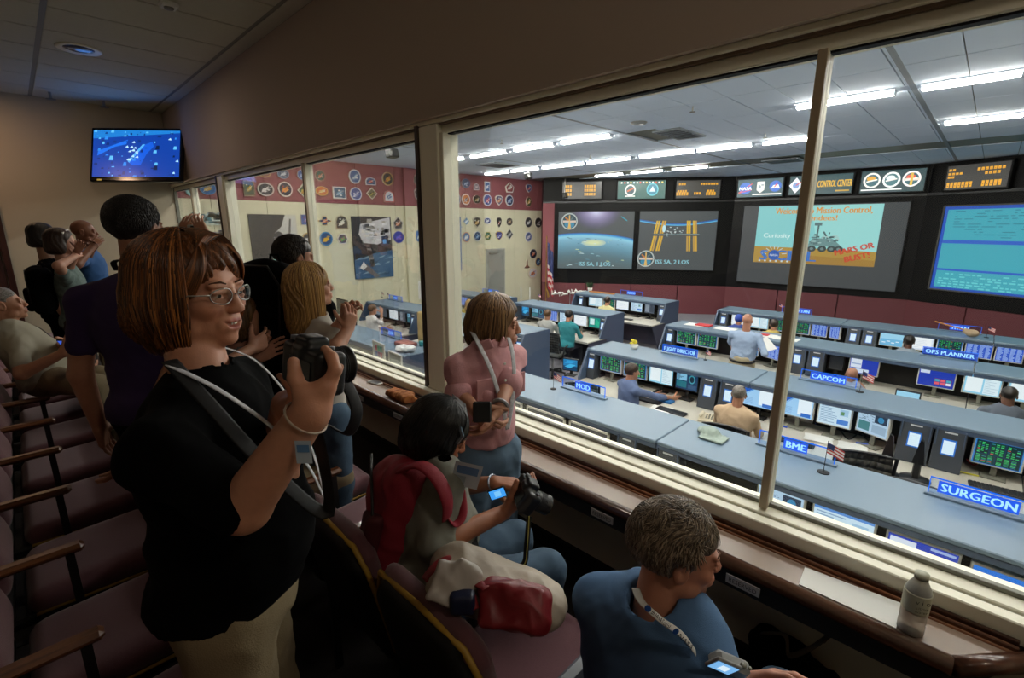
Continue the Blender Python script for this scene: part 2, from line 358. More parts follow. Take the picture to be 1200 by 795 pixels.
def head_prims(c, R, s=1., smile=0., fine=True, fat=1.):
    t = T(R, c, s); E = lambda q, r, **k: ell(t(q), np.array(r)*s, R, **k)
    p = [E((0, -.015, .035), (.074, .094, .083)), E((0, .032, -.02), (.06*fat, .058, .085)), E((0, .04, -.072), (.047*fat, .045, .036)), E((0, .074, -.096), (.021, .017, .016))]
    if not fine: return p+[cone(t((0, .088, .01)), t((0, .112, -.03)), .01*s, .014*s, k=.01), E((.077, -.005, -.008), (.009, .018, .03), k=.008), E((-.077, -.005, -.008), (.009, .018, .03), k=.008)]
    for g in (-1, 1):
        p += [E((g*.036, .062, -.03+.006*smile), (.024*fat, .02+.006*smile, .02)), E((g*.028, .08, .02), (.022, .011, .009), k=.012), E((g*.055, .02, -.07), (.014*fat, .028, .02), k=.02)]
        p += [E((g*.031, .096, .001), (.0185, .016, .0115), k=.008, sub=True)]
        p += [E((g*.031, .074, .0), (.015, .0135, .0125), k=.004)]
        p += [cone(t((g*.046, .083, .0065)), t((g*.018, .087, .0065)), .0042*s, .004*s, k=.005), cone(t((g*.044, .0835, -.008)), t((g*.018, .086, -.008)), .0035*s, k=.005)]
        p += [E((g*.078, -.008, -.006), (.008, .02, .032), k=.008), E((g*.086, -.004, -.002), (.006, .011, .018), k=.005, sub=True)]
        p += [E((g*.0105, .097, -.033), (.0075, .009, .0068), k=.006)]
    p += [cone(t((0, .087, .012)), t((0, .104, -.026)), .0078*s, .0098*s, k=.012), E((0, .105, -.029), (.0095, .0095, .008), k=.006)]
    w = .022+.008*smile
    if smile > .3:
        p += [E((0, .080, -.062), (.032, .015, .021), k=.012)]
        for g in (-1, 1): p += [cone(t((g*.031, .0745, -.0505)), t((g*.014, .0905, -.0560)), .0022*s, .0036*s, k=.005), cone(t((g*.014, .0905, -.0560)), t((0, .0935, -.0565)), .0036*s, k=.004), cone(t((g*.030, .0745, -.052)), t((g*.014, .0885, -.0715)), .0024*s, .0044*s, k=.005), cone(t((g*.014, .0885, -.0715)), t((0, .091, -.0735)), .0044*s, k=.004)]
        p += [E((0, .095, -.0650), (.019, .014, .0052), k=.002, sub=True)]+[cone(t((g*.012, .093, -.0635)), t((g*.026, .084, -.0545)), .0042*s, .0016*s, k=.002, sub=True) for g in (-1, 1)]
        p += [cone(t((g*.032, .088, -.038)), t((g*.041, .078, -.064)), .0025*s, .002*s, k=.008, sub=True) for g in (-1, 1)]
    else: p += [E((0, .086, -.062), (w+.006, .013, .018), k=.012), E((0, .093, -.0555), (w, .010, .0052), k=.006), E((0, .0915, -.0705), (w*.85, .0105, .006), k=.006), E((0, .102, -.063), (w*.95, .008, .0016), k=.002, sub=True)]
    return p
def hand_prims(wr, d, pn, side=1, curl=.5, thumb=.3, s=1., spread=0.12, curls=None):
    d = unit(d); pn = unit(np.array(pn, float)-d*(d@np.array(pn, float))); w = np.cross(d, pn)*side; wr = np.array(wr, float); p = []
    ox = [.033, .0115, -.0105, -.031]; od = [.088, .092, .087, .077]; L = [(.042, .026, .021), (.047, .030, .022), (.043, .028, .021), (.033, .021, .018)]; R = [.0092, .0095, .009, .0078]
    for i in range(4):
        kn = wr+(d*od[i]+w*ox[i])*s; p.append(cone(wr+(d*.012+w*ox[i]*.62)*s, kn, .0175*s, .0118*s, k=.012))
        a = 0.; q = kn; dd = unit(d+w*spread*ox[i]/.033); c = curls[i] if curls else curl
        for j in range(3):
            a += c*(.55, .8, .55)[j]; e = q+(dd*math.cos(a)+pn*math.sin(a))*L[i][j]*s
            p.append(cone(q, e, (R[i]-.0006*j)*s, (R[i]-.0006*(j+1))*s, k=.004)); q = e
    q = wr+(d*.022+w*.024+pn*.008)*s; td = unit(d*(.62-.1*thumb)+w*.72+pn*(.15+.5*thumb)); p.append(cone(wr+(d*.015+w*.012)*s, q+td*.02*s, .0185*s, .015*s, k=.012))
    for j, l in enumerate((.044, .032, .026)):
        e = q+td*l*s; p.append(cone(q, e, (.0135-.0015*j)*s, (.0125-.0015*j)*s, k=.006)); q = e; td = unit(td+pn*thumb*.5+d*.25-w*.25*thumb)
    return p
def ik(sh, wr, l1, l2, pole):
    sh = np.array(sh, float); wr = np.array(wr, float); v = wr-sh; D = np.linalg.norm(v); D2 = min(max(D, abs(l1-l2)+.01), (l1+l2)*.998)
    if D > (l1+l2)*.998: k = D/(l1+l2)*1.003; l1 *= k; l2 *= k; D2 = D
    a = (l1*l1-l2*l2+D2*D2)/(2*D2); h = math.sqrt(max(l1*l1-a*a, 0)); n = unit(v); q = np.array(pole, float); q = unit(q-n*(q@n)); return sh+n*a+q*h
def pose(org, a, H=1.7, sit=False, seat=.47, lean=0., yaw=0., nod=0., roll=0, Lw=None, Rw=None, poleL=None, poleR=None, shw=1., knees=None, twist=0., tucked=0., headfwd=0.02):
    """joints in world space; org is the floor point under the hips (standing) or seat; a is the heading of the hips"""
    f = hv(a); l = left_of(f); o = np.array(org, float); j = {'f': f, 'l': l, 'H': H}
    hz = (seat+.1) if sit else .525*H; j['pel'] = o+UP*hz; sp = UP*math.cos(rad(lean))+f*math.sin(rad(lean)); j['sp'] = sp
    f2 = hv(a+twist); l2 = left_of(f2); j['f2'] = unit(f2-sp*(f2@sp)); j['l2'] = l2
    j['nk'] = j['pel']+sp*.315*H; sw = .112*H*shw
    for g, n in ((1, 'L'), (-1, 'R')):
        j[n+'s'] = j['nk']+l2*g*sw-sp*.046*H; j[n+'h'] = j['pel']+l*g*.05*H
        if sit:
            j[n+'k'] = j[n+'h']+f*.25*H+l*g*.03*H-UP*.03; j[n+'a'] = j[n+'k']-UP*(j[n+'k'][2]-o[2]-.08)-f*tucked
        else: j[n+'k'] = j[n+'h']-UP*.245*H+f*.01; j[n+'a'] = j[n+'h']-UP*(hz-.08)+l*g*.01
        w = Lw if g > 0 else Rw; pl = poleL if g > 0 else poleR
        if w is None: w = j[n+'s']-UP*.315*H+f2*.03*H+l2*g*.035*H
        j[n+'w'] = np.array(w, float); j[n+'e'] = ik(j[n+'s'], w, .175*H, .148*H, pl if pl is not None else (-f2*.6-UP*.8+l2*g*.5))
    if knees: [j.__setitem__(k, np.array(v, float)) for k, v in knees.items()]
    j['hR'] = headR(a+twist-yaw, nod, roll); j['hd'] = j['nk']+sp*.025*H+UP*.06*H+j['hR']@np.array([0, headfwd+.01, 0.]); return j
def torso_prims(j, w=1., d=1., belly=0., e=0., bust=0., trap=1.):
    H = j['H']/1.7; sp, f, l = j['sp'], j['f2'], j['l2']; R = rotm(l, sp); R = np.stack([l, f, sp], 1); q = lambda t, y=0, x=0: j['pel']+(j['nk']-j['pel'])*t+f*y*H+l*x*H
    p = [ell(q(.66, .0), np.array([.158*w, .108*d, .2])*H+e, R), ell(q(.3, .012+belly*.35), np.array([.142*w+belly*.3, .105*d+belly, .19])*H+e, R), ell(q(.02, -.01), np.array([.158*w, .12*d+belly*.3, .13])*H+e, R)]
    for n in 'LR': p += [cone(j['nk']-sp*.02, j[n+'s'], (.046*H+e)*(.3+.7*trap), (.041*H*(.6+.4*w)+e)*trap, k=.03*trap**2)]
    p += [cone(j['Ls']-sp*.02, j['Rs']-sp*.02, .045*H+e)]
    if bust: p += [ell(q(.63, .085*d, g*.07), np.array([.062, .055, .06])*H*bust+e, R) for g in (-1, 1)]
    return p
def arm_prims(j, n, t1=1., e=0., r=1., t0=0., flare=0.):
    H = j['H']/1.7; s, el, w = j[n+'s'], j[n+'e'], j[n+'w']; p = []
    a = min(t1, 1.)
    if t0 < 1: p.append(cone(s+(el-s)*max(t0, 0), s+(el-s)*a, (.046-.006*t0)*H*r+e, ((.046-.006*a)*H*r+e)*(1+flare)))
    if t1 > 1: b = t1-1; c0 = max(t0-1, 0); p.append(cone(el+(w-el)*c0, el+(w-el)*b, (.041-.013*c0)*H*r+e, (.041-.014*b)*H*r+e))
    return p
def legs_prims(j, t1=2., e=0., r=1.):
    H = j['H']/1.7; p = []
    for n in 'LR':
        h, k, a = j[n+'h'], j[n+'k'], j[n+'a']; t = min(t1, 1.); p.append(cone(h, h+(k-h)*t, .088*H*r+e, (.088-.027*t)*H*r+e, k=.03))
        if t1 > 1: t = t1-1; p.append(cone(k, k+(a-k)*t, .06*H*r+e, (.06-.02*t)*H*r+e, k=.03))
    return p
def col_skin(me, P, base, j, hd, hR, s=1., lip=None, scalp=None):
    C = np.ones((len(P), 4), np.float32); b = np.array(lin(base)); C[:, :3] = b
    q = (P-hd)@hR/s; n = lambda c, r: np.exp(-(((q-np.array(c))/np.array(r))**2).sum(1))
    if lip is not None:
        L = np.array(lin(lip)); m = np.clip(np.maximum(n((0, .098, -.055), (.026, .02, .006)), n((0, .096, -.0705), (.022, .02, .007)))*1.5-.35, 0, 1)[:, None]; C[:, :3] = C[:, :3]*(1-m)+L*m
        for g in (-1, 1): m = .3*n((g*.04, .07, -.03), (.02, .04, .02))[:, None]; C[:, :3] = C[:, :3]*(1-m)+b*np.array([1.15, .75, .7])*m
    if scalp is not None:
        m = (np.clip((q[:, 2]-.015-.045*np.clip(q[:, 1]/.06, -1, 1.2))/.012, 0, 1)*(np.abs(q).max(1) < .16))[:, None]*.85; C[:, :3] = C[:, :3]*(1-m)+np.array(lin(scalp))*m
    at = me.attributes.new('tint', 'FLOAT_COLOR', 'POINT'); at.data.foreach_set('color', C.ravel())
def hair_prims(c, R, style, s=1., L=.3):
    t = T(R, c, s); E = lambda q, r, **k: ell(t(q), np.array(r)*s, R, **k); B = lambda q, h, **k: rbox(t(q), np.array(h)*s, .012*s, R, **k)
    if style in ('short', 'buzz', 'crop'):
        g = {'buzz': 0., 'crop': .004, 'short': .010}[style]
        return [E((0, -.018, .037), (.0775+g, .0985+g*.8, .0865+g)), B((0, .1, -.055), (.1, .07, .09), k=.02, sub=True), E((0, .1, .01), (.056, .05, .045), k=.015, sub=True), B((0, 0, -.12), (.12, .12, .06), k=.02, sub=True),
                E((.085, .0, -.012), (.03, .024, .036), k=.01, sub=True), E((-.085, .0, -.012), (.03, .024, .036), k=.01, sub=True)]
    if style == 'bob':
        p = [E((0, -.018, .034), (.090, .106, .09)), E((0, -.045, -.03), (.098, .08, .1)), E((.062, -.01, -.045), (.030, .052, .080)), E((-.062, -.01, -.045), (.030, .052, .080)), E((0, -.075, -.06), (.080, .05, .06))]
        return p+[E((0, .108, -.03), (.070, .084, .090), k=.012, sub=True), B((0, 0, -.2), (.2, .2, .085), k=.02, sub=True)]
    p = [E((0, -.018, .036), (.086, .104, .09)), E((.062, -.012, -.03), (.028, .05, .09)), E((-.062, -.012, -.03), (.028, .05, .09)), cone(t((0, -.055, .0)), t((0, -.06, -L*.55)), .085*s, .088*s), cone(t((0, -.06, -L*.5)), t((0, -.05, -L)), .08*s, .045*s)]
    return p+[E((0, .108, -.03), (.062, .072, .085), k=.012, sub=True)]
STRAND = attr_mat('hair_strands', 0, .38)
def strands(par, org, c, R, s, kind, n, cols, L, seed, sw_=1.):
    r = np.random.RandomState(seed); m = 12; t = np.linspace(0, 1, m)[None, :]; c = np.asarray(c); g = lambda *a: r.uniform(*a, (n, 1))
    if kind in ('bob', 'long'):
        th = g(-2.25, 2.25); ph0 = g(.02, .9)*(1-.25*np.abs(th)/2.25); u1 = .42; ph = ph0+(1.62-ph0)*np.clip(t/u1, 0, 1); u = np.clip((t-u1)/(1-u1), 0, 1)
        k = 1+r.uniform(-.02, .055, (n, 1)); wob = .05*np.sin(t*6+g(0, 6))*g(0, 1)
        f = 1+(.13 if kind == 'bob' else -.02)*np.sin(PI*u)-(.30 if kind == 'bob' else .12)*u**2.2; thh = th+wob*.4+(.12*u*np.sign(th) if kind == 'long' else 0)*(-1)
        x = .093*k*np.sin(ph)*np.sin(thh)*f; y = -.018-.109*k*np.sin(ph)*np.cos(thh)*f; z = .036+.091*k*np.cos(ph)-u*(L+g(-.02, .012)+.036)
        if kind == 'long': y = y*(1-.35*u*(y > 0)); z = z
        P = np.stack([x, y, z], 2); nf = n//4; q = r.uniform(0, 1, (nf, 1)); sd = np.where(r.rand(nf, 1) < .78, 1, -1); tt = t; sx = r.uniform(-.05, -.005, (nf, 1))
        fx = sx*(1-tt)**2+sd*(.086*np.sin(tt*1.5))*(.75+.25*q); fy = -.02+.06*q+(.062-.03*q+.02*(1-q))*np.sin(tt*2.2)*1.2-.035*tt*q; fz = .130-.012*q-(.085+.075*(1-q)*.6+.03*q)*tt**1.5
        P[:nf] = np.stack([fx+0*fz, fy+0*fz, fz+0*fy], 2); rad_ = .0016*s*sw_
    else:
        v = r.randn(n*3, 3); v /= np.linalg.norm(v, axis=1)[:, None]; v = v[(v[:, 2] > -.35) & ((v[:, 1] < .35) | (v[:, 2] > .55+.1*r.rand(len(v))))]; v = v[(np.abs(v[:, 0]) < .8) | (v[:, 2] > .12) | (v[:, 1] < -.25)][:n]; n = len(v)
        e = np.array([.083, .104, .091]); base = v*e+np.array([0, -.018, .036]); sw = np.stack([.5*np.sin(v[:, 1]*9+v[:, 2]*5)+v[:, 0]*.4, -.2-.6*(v[:, 1] < 0)+.5*np.sin(v[:, 0]*8), -1.1*(1-v[:, 2])-.15+.3*np.sin(v[:, 0]*14)], 1)+r.randn(n, 3)*.25
        sw -= v*(sw*v).sum(1)[:, None]; sw /= np.linalg.norm(sw, axis=1)[:, None]; ln = L*r.uniform(.6, 1.1, (n, 1, 1)); tt = t[:, :, None]
        P = base[:, None]+sw[:, None]*ln*tt+v[:, None]*(.010*np.sin(tt*PI*.8)-.45*(ln*tt)**2/.09*.5-.002); rad_ = .0014*s*sw_
    P = P@np.asarray(R).T*s+c; m = P.shape[1]; tg = np.gradient(P, axis=1); tg /= np.linalg.norm(tg, axis=2)[..., None]+1e-9; rd = P-c; a = np.cross(tg, rd); a /= np.linalg.norm(a, axis=2)[..., None]+1e-9; b_ = np.cross(tg, a)
    w = rad_*np.sqrt(np.clip(1.04-np.linspace(0, 1, m)**3, .05, 1))[None, :, None]*np.ones((len(P), 1, 1)); V = np.stack([P+a*w*1.5, P+b_*w*.7, P-a*w*1.5, P-b_*w*.7], 2)
    N = len(P); i = np.arange(N)[:, None, None]*m*4+np.arange(m-1)[None, :, None]*4; k = np.arange(4)[None, None, :]; Q = np.stack([i+k, i+(k+1) % 4, i+4+(k+1) % 4, i+4+k], 3).reshape(-1, 4)
    me = mesh_np('hair_strands', V.reshape(-1, 3)-org, Q); C = np.array([lin(x) for x in cols]); cc_ = C[r.randint(0, len(C), N)]*r.uniform(.75, 1.2, (N, 1)); F = np.ones((len(me.polygons), 4), np.float32); F[:, :3] = np.repeat(cc_, (m-1)*4, 0)[:len(F)]
    at = me.attributes.new('tint', 'FLOAT_COLOR', 'FACE'); at.data.foreach_set('color', F.ravel()); return link('hair_strands', me, STRAND, par)
def strand(c, R, amp, fr, seed=0, fl=1.):     # vertical locks in head space
    def f(P):
        q = (P-c)@R; th = np.arctan2(q[:, 0], -q[:, 1]-.02)+.25*np.sin(q[:, 2]*22+seed)*fl; r = np.hypot(q[:, 0], q[:, 1])
        w = np.clip(r/.05, 0, 1); return amp*w*(np.sin(th*fr+seed)+.6*np.sin(th*fr*2.3+seed*2+q[:, 2]*9)+.4*np.sin(th*fr*4.7+q[:, 2]*15))
    return f
def eyes(par, c, R, org, s=1., iris='#5b4a35', brow=None):
    t = T(R, c, s)
    for g in (-1, 1):
        e = MB(); o = t((g*.031, .0765, 0))-org; Re = R@np.array([[1, 0, 0], [0, 0, 1], [0, -1, 0]], float)
        r = .0125*s; pr = lambda a0, a1: [(r*math.sin(rad(x)), r*math.cos(rad(x))) for x in np.linspace(a0, a1, 6)]
        e.lathe(pr(26, 120), 14, o, Re, '#d8d4cc'); e.lathe([(.0001, r*1.02)]+pr(12, 26), 14, o, Re, iris); e.lathe([(.0001, r*1.03), (r*.2, r*1.02)], 10, o, Re, '#0a0a0a')
        e.put('eye', PRINT, par, tint=True)
        if brow is not None: MB().tube([t((g*x, y, z))-org for x, y, z in ((.014, .0905, .023), (.030, .0915, .0285), (.048, .080, .025))], [.0016*s, .0022*s, .0009*s], 6).put('eyebrow', brow, par, smooth=True)
def person(label, org, j, skin='#c08a6a', shirt=None, sl=.55, w=1., d=1., belly=0., bust=0., pants=None, pl=2., hair=None, hm=None, hairL=.3, shoes=None, fine=True, smile=0., hs=1., handL=None, handR=None,
           vox=.011, hvox=.0032, amp=.004, group=None, lip='#a0524a', scalp=None, r=1., seed=1, collar=None, iris='#5b4a35', brow=None, fat=1., hide=(), hamp=.0035, hfr=17, armr=1., sflare=0.08, eye=True, hsm=1., hem=-.03, strand_cols=None, strand_n=1500, strand_L=.115, skind=None, sw_=1., waist=0., trap=1., hip=1.):
    org = np.array(org, float); root = thing('person', label, 'person', org, group=group); hd, hR = j['hd'], j['hR']; H = j['H']/1.7; t = T(hR, hd, hs)
    parts = []
    nk = [cone(t((0, -.022, -.05)), j['nk']-j['sp']*.04, .052*H*(.85+.15*w), .062*H)]
    parts.append(sdf(head_prims(hd, hR, hs, smile, fine, fat)+nk, hvox, .016 if fine else .025))
    for n in 'LR':
        if n in hide: continue
        el, wr = j[n+'e'], j[n+'w']; sd = 1 if n == 'R' else -1; fw = unit(wr-el); spec = (handL if n == 'L' else handR) or {}
        pn = spec.get('palm', -j['l2']*(1 if n == 'L' else -1)); dr = spec.get('dir', fw)
        hp = spec['prims'] if 'prims' in spec else hand_prims(wr, dr, pn, sd, spec.get('curl', .5), spec.get('thumb', .3), H*hsm*(1 if r < 1.15 else 1.06), spec.get('spread', .12), spec.get('curls'))
        ap = arm_prims(j, n, 2., 0., armr, max(min(sl, 1.9)-.35, .0))
        v = hvox if fine else .006
        parts.append(sdf(ap+hp, v*.95, .012))
    if pants is None or pl < 2: parts.append(sdf(legs_prims(j, 2., 0, r), vox, .02))
    P = np.concatenate([p[0] for p in parts]); off = np.cumsum([0]+[len(p[0]) for p in parts]); Q = np.concatenate([p[1]+o for p, o in zip(parts, off)])
    P = relax(P, Q, 1); me = mesh_np('body', P-org, Q); col_skin(me, P, skin, j, hd, hR, hs, lip if fine else None, scalp); link('body', me, SKIN, root)
    if shirt is not None:
        sp = torso_prims(j, w, d, belly, .012, bust, trap)
        for n in 'LR': sp += arm_prims(j, n, sl, .007, armr, 0., sflare)
        sp += [rbox(j['pel']-j['sp']*(.3-hem), (.4, .4, .3), .01, np.stack([j['l'], np.cross(j['sp'], j['l']), j['sp']], 1), k=.012, sub=True)] if hem is not None else []
        sp += [rbox(T(np.eye(3), j[n+'e'])((0, 0, 0))+(j[n+'e']-j[n+'s'])*0, (.0001,)*3) for n in ()]
        sp += [cone(j['nk']-j['sp']*.03, j['nk']+j['sp']*.012+j['f2']*.005, .066*H, .060*H, k=.02), cone(j['nk'], j['nk']+j['sp']*.09, .0545*H*(.85+.15*w), .06*H, k=.006, sub=True)]
        cloth('shirt', sp, vox, shirt, root, org, .028, amp, 26, seed)
    if pants is not None:
        pp = legs_prims(j, pl, .012, r)+[ell(j['pel']-UP*.02, np.array([.155*w*hip, (.125*d+belly*.4)*hip, .11])*H+.004, np.stack([j['l'], j['f'], UP], 1))]
        if waist: pp += [ell(j['pel']+UP*waist*.6, np.array([.135*w*hip, (.11*d+belly*.6)*hip, waist])*H+.003, np.stack([j['l'], j['f'], UP], 1))]
        cloth('trousers', pp, vox, pants, root, org, .03, amp, 24, seed+3)
    if shoes is not None:
        for n in 'LR':
            a = j[n+'a']; f = j.get('ft', j['f']); cloth('shoe', [ell(a+f*.07*H-UP*.035, np.array([.042, .135, .04])*H, np.stack([j['l'], j['f'], UP], 1)), cone(a-UP*.03, a+UP*.02, .045*H), rbox(a-UP*.12, (.3, .3, .045), .001, sub=True)], max(vox*.7, .007), shoes, root, org, .02)
    if hair: cloth('hair', hair_prims(hd, hR, hair, hs, hairL), hvox*1.15, hm, root, org, .02, dispf=strand(hd, hR, hamp*hs, hfr, seed) if hair not in ('buzz', 'crop') else (lambda P: folds(P, .0015, 90, seed)))
    if strand_cols: strands(root, org, hd, hR, hs, skind or hair, strand_n, strand_cols, strand_L, seed, sw_)
    if fine and eye: eyes(root, hd, hR, org, hs, iris, brow)
    return root
# ================================================================ large structure
def S(name, mb, m, parent=None, smooth=False, **k):
    o = mb.put(name, m, parent, smooth, **k)
    if parent is None: o['kind'] = 'structure'
    return o
def SE(name, loc=(0, 0, 0), M=None):
    o = bpy.data.objects.new(name, None); COL.objects.link(o); o.matrix_world = frame(loc, 0, M); o['kind'] = 'structure'; return o
FL, TIER, CF = -1.87, -1.72, -3.2          # visitor floor, rear tier, control room floor
GX = 1.9; CZ = 1.65; KZ = 1.72; WY = 9.2; SY = 13.0
m_soffit = mat('taupe_wall_paint', '#b8a89a', .85, bump=.04, bscale=120); m_vwall = mat('cream_wall_paint', '#cbbfa8', .85, bump=.05, bscale=90)
m_black = mat('black_rubber', '#0b0b0c', .7); m_cream = mat('cream_frame_paint', '#efecd8', .42, var=.03, vscale=3); m_grey = mat('grey_trim', '#77776c', .5)
m_carpet = mat('dark_carpet', '#241f1f', .95, bump=.5, bscale=400, var=.35, vscale=120); m_ceil = mat('ceiling_tile_face', '#c2c0b0', .9, bump=.15, bscale=250, var=.05, vscale=30)
m_maroon = mat('maroon_panel', '#8c4f55', .75, var=.05, vscale=3); m_beige = mat('beige_panel', '#d9d5b8', .75, var=.02, vscale=2)
m_dmaroon = mat('dark_maroon_panel', '#6a3238', .6, var=.05, vscale=3); m_cfloor = mat('grey_carpet', '#8a8890', .95, bump=.3, bscale=300, var=.12, vscale=60)
m_ctile = mat('white_tile_face', '#dce8fa', .85, bump=.1, bscale=200, var=.03, vscale=20); m_glass = thin_glass('window_glass', .045, (.97, .985, .98)); m_metal = mat('brushed_metal', '#a8a8a4', .35, .9)
S('floor', MB().box((.32, -2.4, -2.0), (2.05, WY, FL)), m_carpet); S('floor', MB().box((-3, -2.4, -2.0), (.32, WY, TIER)), m_carpet)
S('wall_far', MB().box((-3, WY, -2), (1.87, WY+.12, 1.8)), m_vwall)
S('trim_1', MB().box((1.86, WY-.02, -2), (1.9, WY+.1, 1.7)), m_grey)
S('wall_back', MB().box((-3.1, -2.4, -2), (-3, WY+.1, 1.8)), m_vwall); S('wall_right', MB().box((-3.1, -2.5, -2), (2.05, -2.4, 1.8)), m_vwall)
cl = SE('ceiling'); S('ceiling_deck', MB().box((-3, -2.4, CZ+.03), (1.86, WY, CZ+.1)), m_grey, cl)
i = 0
for x0, x1 in ((-1.92, -.76), (-.74, .43), (.47, 1.70)):      # lay-in ceiling tiles with recessed joints
    for k in range(16 if x0 > -1 else 12):
        y1 = 9.19-.62*k; y0 = y1-.605
        if y0 < -2.4: break
        S('ceiling_tile', MB().box((x0, y0, CZ), (x1, y1, CZ+.03), .003), m_ceil, cl)
S('ceiling_rail', MB().box((.43, -2.4, CZ+.004), (.47, WY, CZ+.03)).box((1.70, -2.4, CZ+.006), (1.735, WY, CZ+.03)).box((1.86, -2.4, CZ-.002), (1.88, WY, CZ+.02)), m_grey, cl)
S('ceiling_border', MB().box((1.735, -2.4, CZ+.001), (1.86, WY, CZ+.03)), m_ceil, cl)
wf = SE('wall_front')
S('soffit', MB().box((1.86, -2.4, .645), (2.06, WY+4, 1.75)), m_soffit, wf); S('shadow_gap', MB().box((1.87, -2.4, .628), (2.05, WY, .648)), m_black, wf)
S('apron', MB().box((1.95, -2.4, -2), (2.06, WY, -1.15)), m_vwall, wf); S('apron_control_side', MB().box((2.0, -4, CF-.1), (2.06, SY, -1.14)), m_beige, wf)
S('baseboard_front', MB().box((1.93, -2.4, FL), (1.95, WY, FL+.10)), m_black)
# window frame: stepped head, sill, posts and thin mullions, a pane in every opening
hd_ = SE('trim_2'); S('head_band', MB().box((1.80, -2.4, .612), (1.98, WY, .628)), m_soffit, hd_)
S('head_rail', MB().box((1.83, -2.4, .590), (1.97, WY, .612), .003), m_cream, hd_); S('head_groove', MB().box((1.85, -2.4, .580), (1.97, WY, .590)), mat('brown_trim', '#6a5646', .5), hd_)
S('head_stop', MB().box((1.87, -2.4, .535), (1.97, WY, .580), .003), m_cream, hd_); S('glass_gasket', MB().box((1.885, -2.4, .528), (1.92, WY, .536)), m_black, hd_)
sl_ = SE('trim_3'); S('sill_inner', MB().box((1.825, -2.4, -1.12), (1.97, WY, -1.06), .004), m_cream, sl_); S('sill_groove', MB().box((1.813, -2.4, -1.12), (1.826, WY, -1.072)), m_grey, sl_)
S('sill_outer', MB().box((1.765, -2.4, -1.13), (1.814, WY, -1.064), .004), m_cream, sl_); S('glass_bead', MB().box((1.888, -2.4, -1.062), (1.912, WY, -1.045), .002), m_grey, sl_)
posts = [(-1.9, -1.62), (2.38, 2.63), (6.56, 6.82)]; mull = [.47, 4.36, 8.15]; zb, zt = -1.055, .535; n = 0
for y0, y1 in posts:
    n += 1; t = SE('trim_%d' % (n+3)); S('post', MB().box((1.83, y0+.035, zb-.02), (1.97, y1-.035, zt+.05), .004), m_cream, t)
    S('post_edge', MB().box((1.82, y1-.033, zb-.02), (1.97, y1, zt+.06), .003), mat('dark_bronze_trim', '#3a2f2a', .45), t); S('post_edge', MB().box((1.845, y0, zb), (1.96, y0+.033, zt), .003), m_cream, t)
for y in mull:
    n += 1; t = SE('trim_%d' % (n+3)); S('mullion', MB().box((1.865, y-.014, zb), (1.935, y+.014, zt), .003), m_cream, t); S('mullion_cover', MB().box((1.845, y-.017, zb), (1.865, y+.011, zt), .002), mat('bronze_cover', '#a8987e', .45), t)
edges = [(-1.62, .456), (.484, 2.38), (2.63, 4.346), (4.374, 6.56), (6.82, 8.136), (8.164, WY)]
for i, (y0, y1) in enumerate(edges): S('window_%d' % (i+1), MB().box((1.897, y0, zb), (1.903, y1, zt)), m_glass)
# door at the left of the far wall
d = SE('door_1', (-.62, WY-.005, TIER)); m_door = wood_mat('dark_red_wood', '#2a0f0a', '#4a1c12', .45, (20, 20, 1)); S('door_leaf', MB().box((-.45, -.03, 0), (.47, .0, 2.15), .004), m_door, d)
S('door_jamb', MB().box((.48, -.04, 0), (.55, .0, 2.2), .004).box((-.53, -.04, 0), (-.46, .0, 2.2), .004).box((-.53, -.04, 2.16), (.55, 0, 2.22), .004), m_door, d)
S('door_handle', MB().tube([(.38, -.03, 1.02), (.38, -.08, 1.02), (.26, -.085, 1.02)], .011, 8), m_metal, d, smooth=True)
# ---------------------------------------------------------------- control room shell
S('floor', MB().box((2.0, -4, CF-.1), (20, SY+.2, CF)), m_cfloor); S('wall_right', MB().box((2.0, -4.1, CF), (20, -4, KZ+.1)), m_beige)
cc = SE('ceiling'); S('ceiling_deck', MB().box((2.05, -4, KZ+.025), (20, SY+.2, KZ+.1)), m_grey, cc)
m_rail = mat('ceiling_grid', '#8a9098', .6)
FX = [2.9, 5.2, 8.3, 11.3, 14.4]                      # rows of fluorescent fittings
slots = {8.3: [(-1.35, -.2), (.05, .95), (1.2, 2.35), (5.5, 6.7), (6.9, 8.05), (8.3, 9.55), (9.8, 11)], 11.3: [(-1.3, -.2), (-.04, .9), (2.75, 3.75), (3.95, 5.15), (5.2, 6.6), (6.85, 8.2), (8.3, 9.8), (9.95, 11.1), (11.2, 12.3)],
         5.2: [(-1.5, -.4), (0, 1.1), (1.4, 2.5), (2.8, 3.9), (4.2, 5.3), (5.6, 6.7), (7, 8.1), (8.4, 9.5), (9.8, 10.9), (11.2, 12.3)], 14.4: [(6.2, 7.3), (7.6, 8.7), (9, 10.1)], 2.9: [(-1.5, -.4), (0, 1.1), (1.4, 2.5), (2.8, 3.9), (4.2, 5.3), (5.6, 6.7), (7, 8.1), (8.4, 9.5), (9.8, 10.9)]}
xs = [5.95, 7.15, 8.16, 8.46, 9.66, 10.86, 11.16, 11.46, 12.66, 13.86]
for a in range(len(xs)-1):
    if xs[a+1]-xs[a] < .5:
        for q in range(13): S('ceiling_tile', MB().box((xs[a]+.004, -1.9+q*1.2+.004, KZ+.001), (xs[a+1]-.004, -1.9+q*1.2+1.196, KZ+.022), .003), m_ctile, cc)
        continue
    y = -1.9
    while y < 12.9:
        if not (a == 3 and 4.3 < y < 4.9): S('ceiling_tile', MB().box((xs[a]+.008, y+.006, KZ), (xs[a+1]-.008, y+.594, KZ+.022), .003), m_ctile, cc)
        y += .6
fld = MB()
for x in [2.1, 3.3, 4.5, 15.06, 16.26, 17.46]:
    for k in range(24): fld.box((x+.008, -1.9+.6*k+.006, KZ), (x+1.19, -1.9+.6*k+.594, KZ+.02))
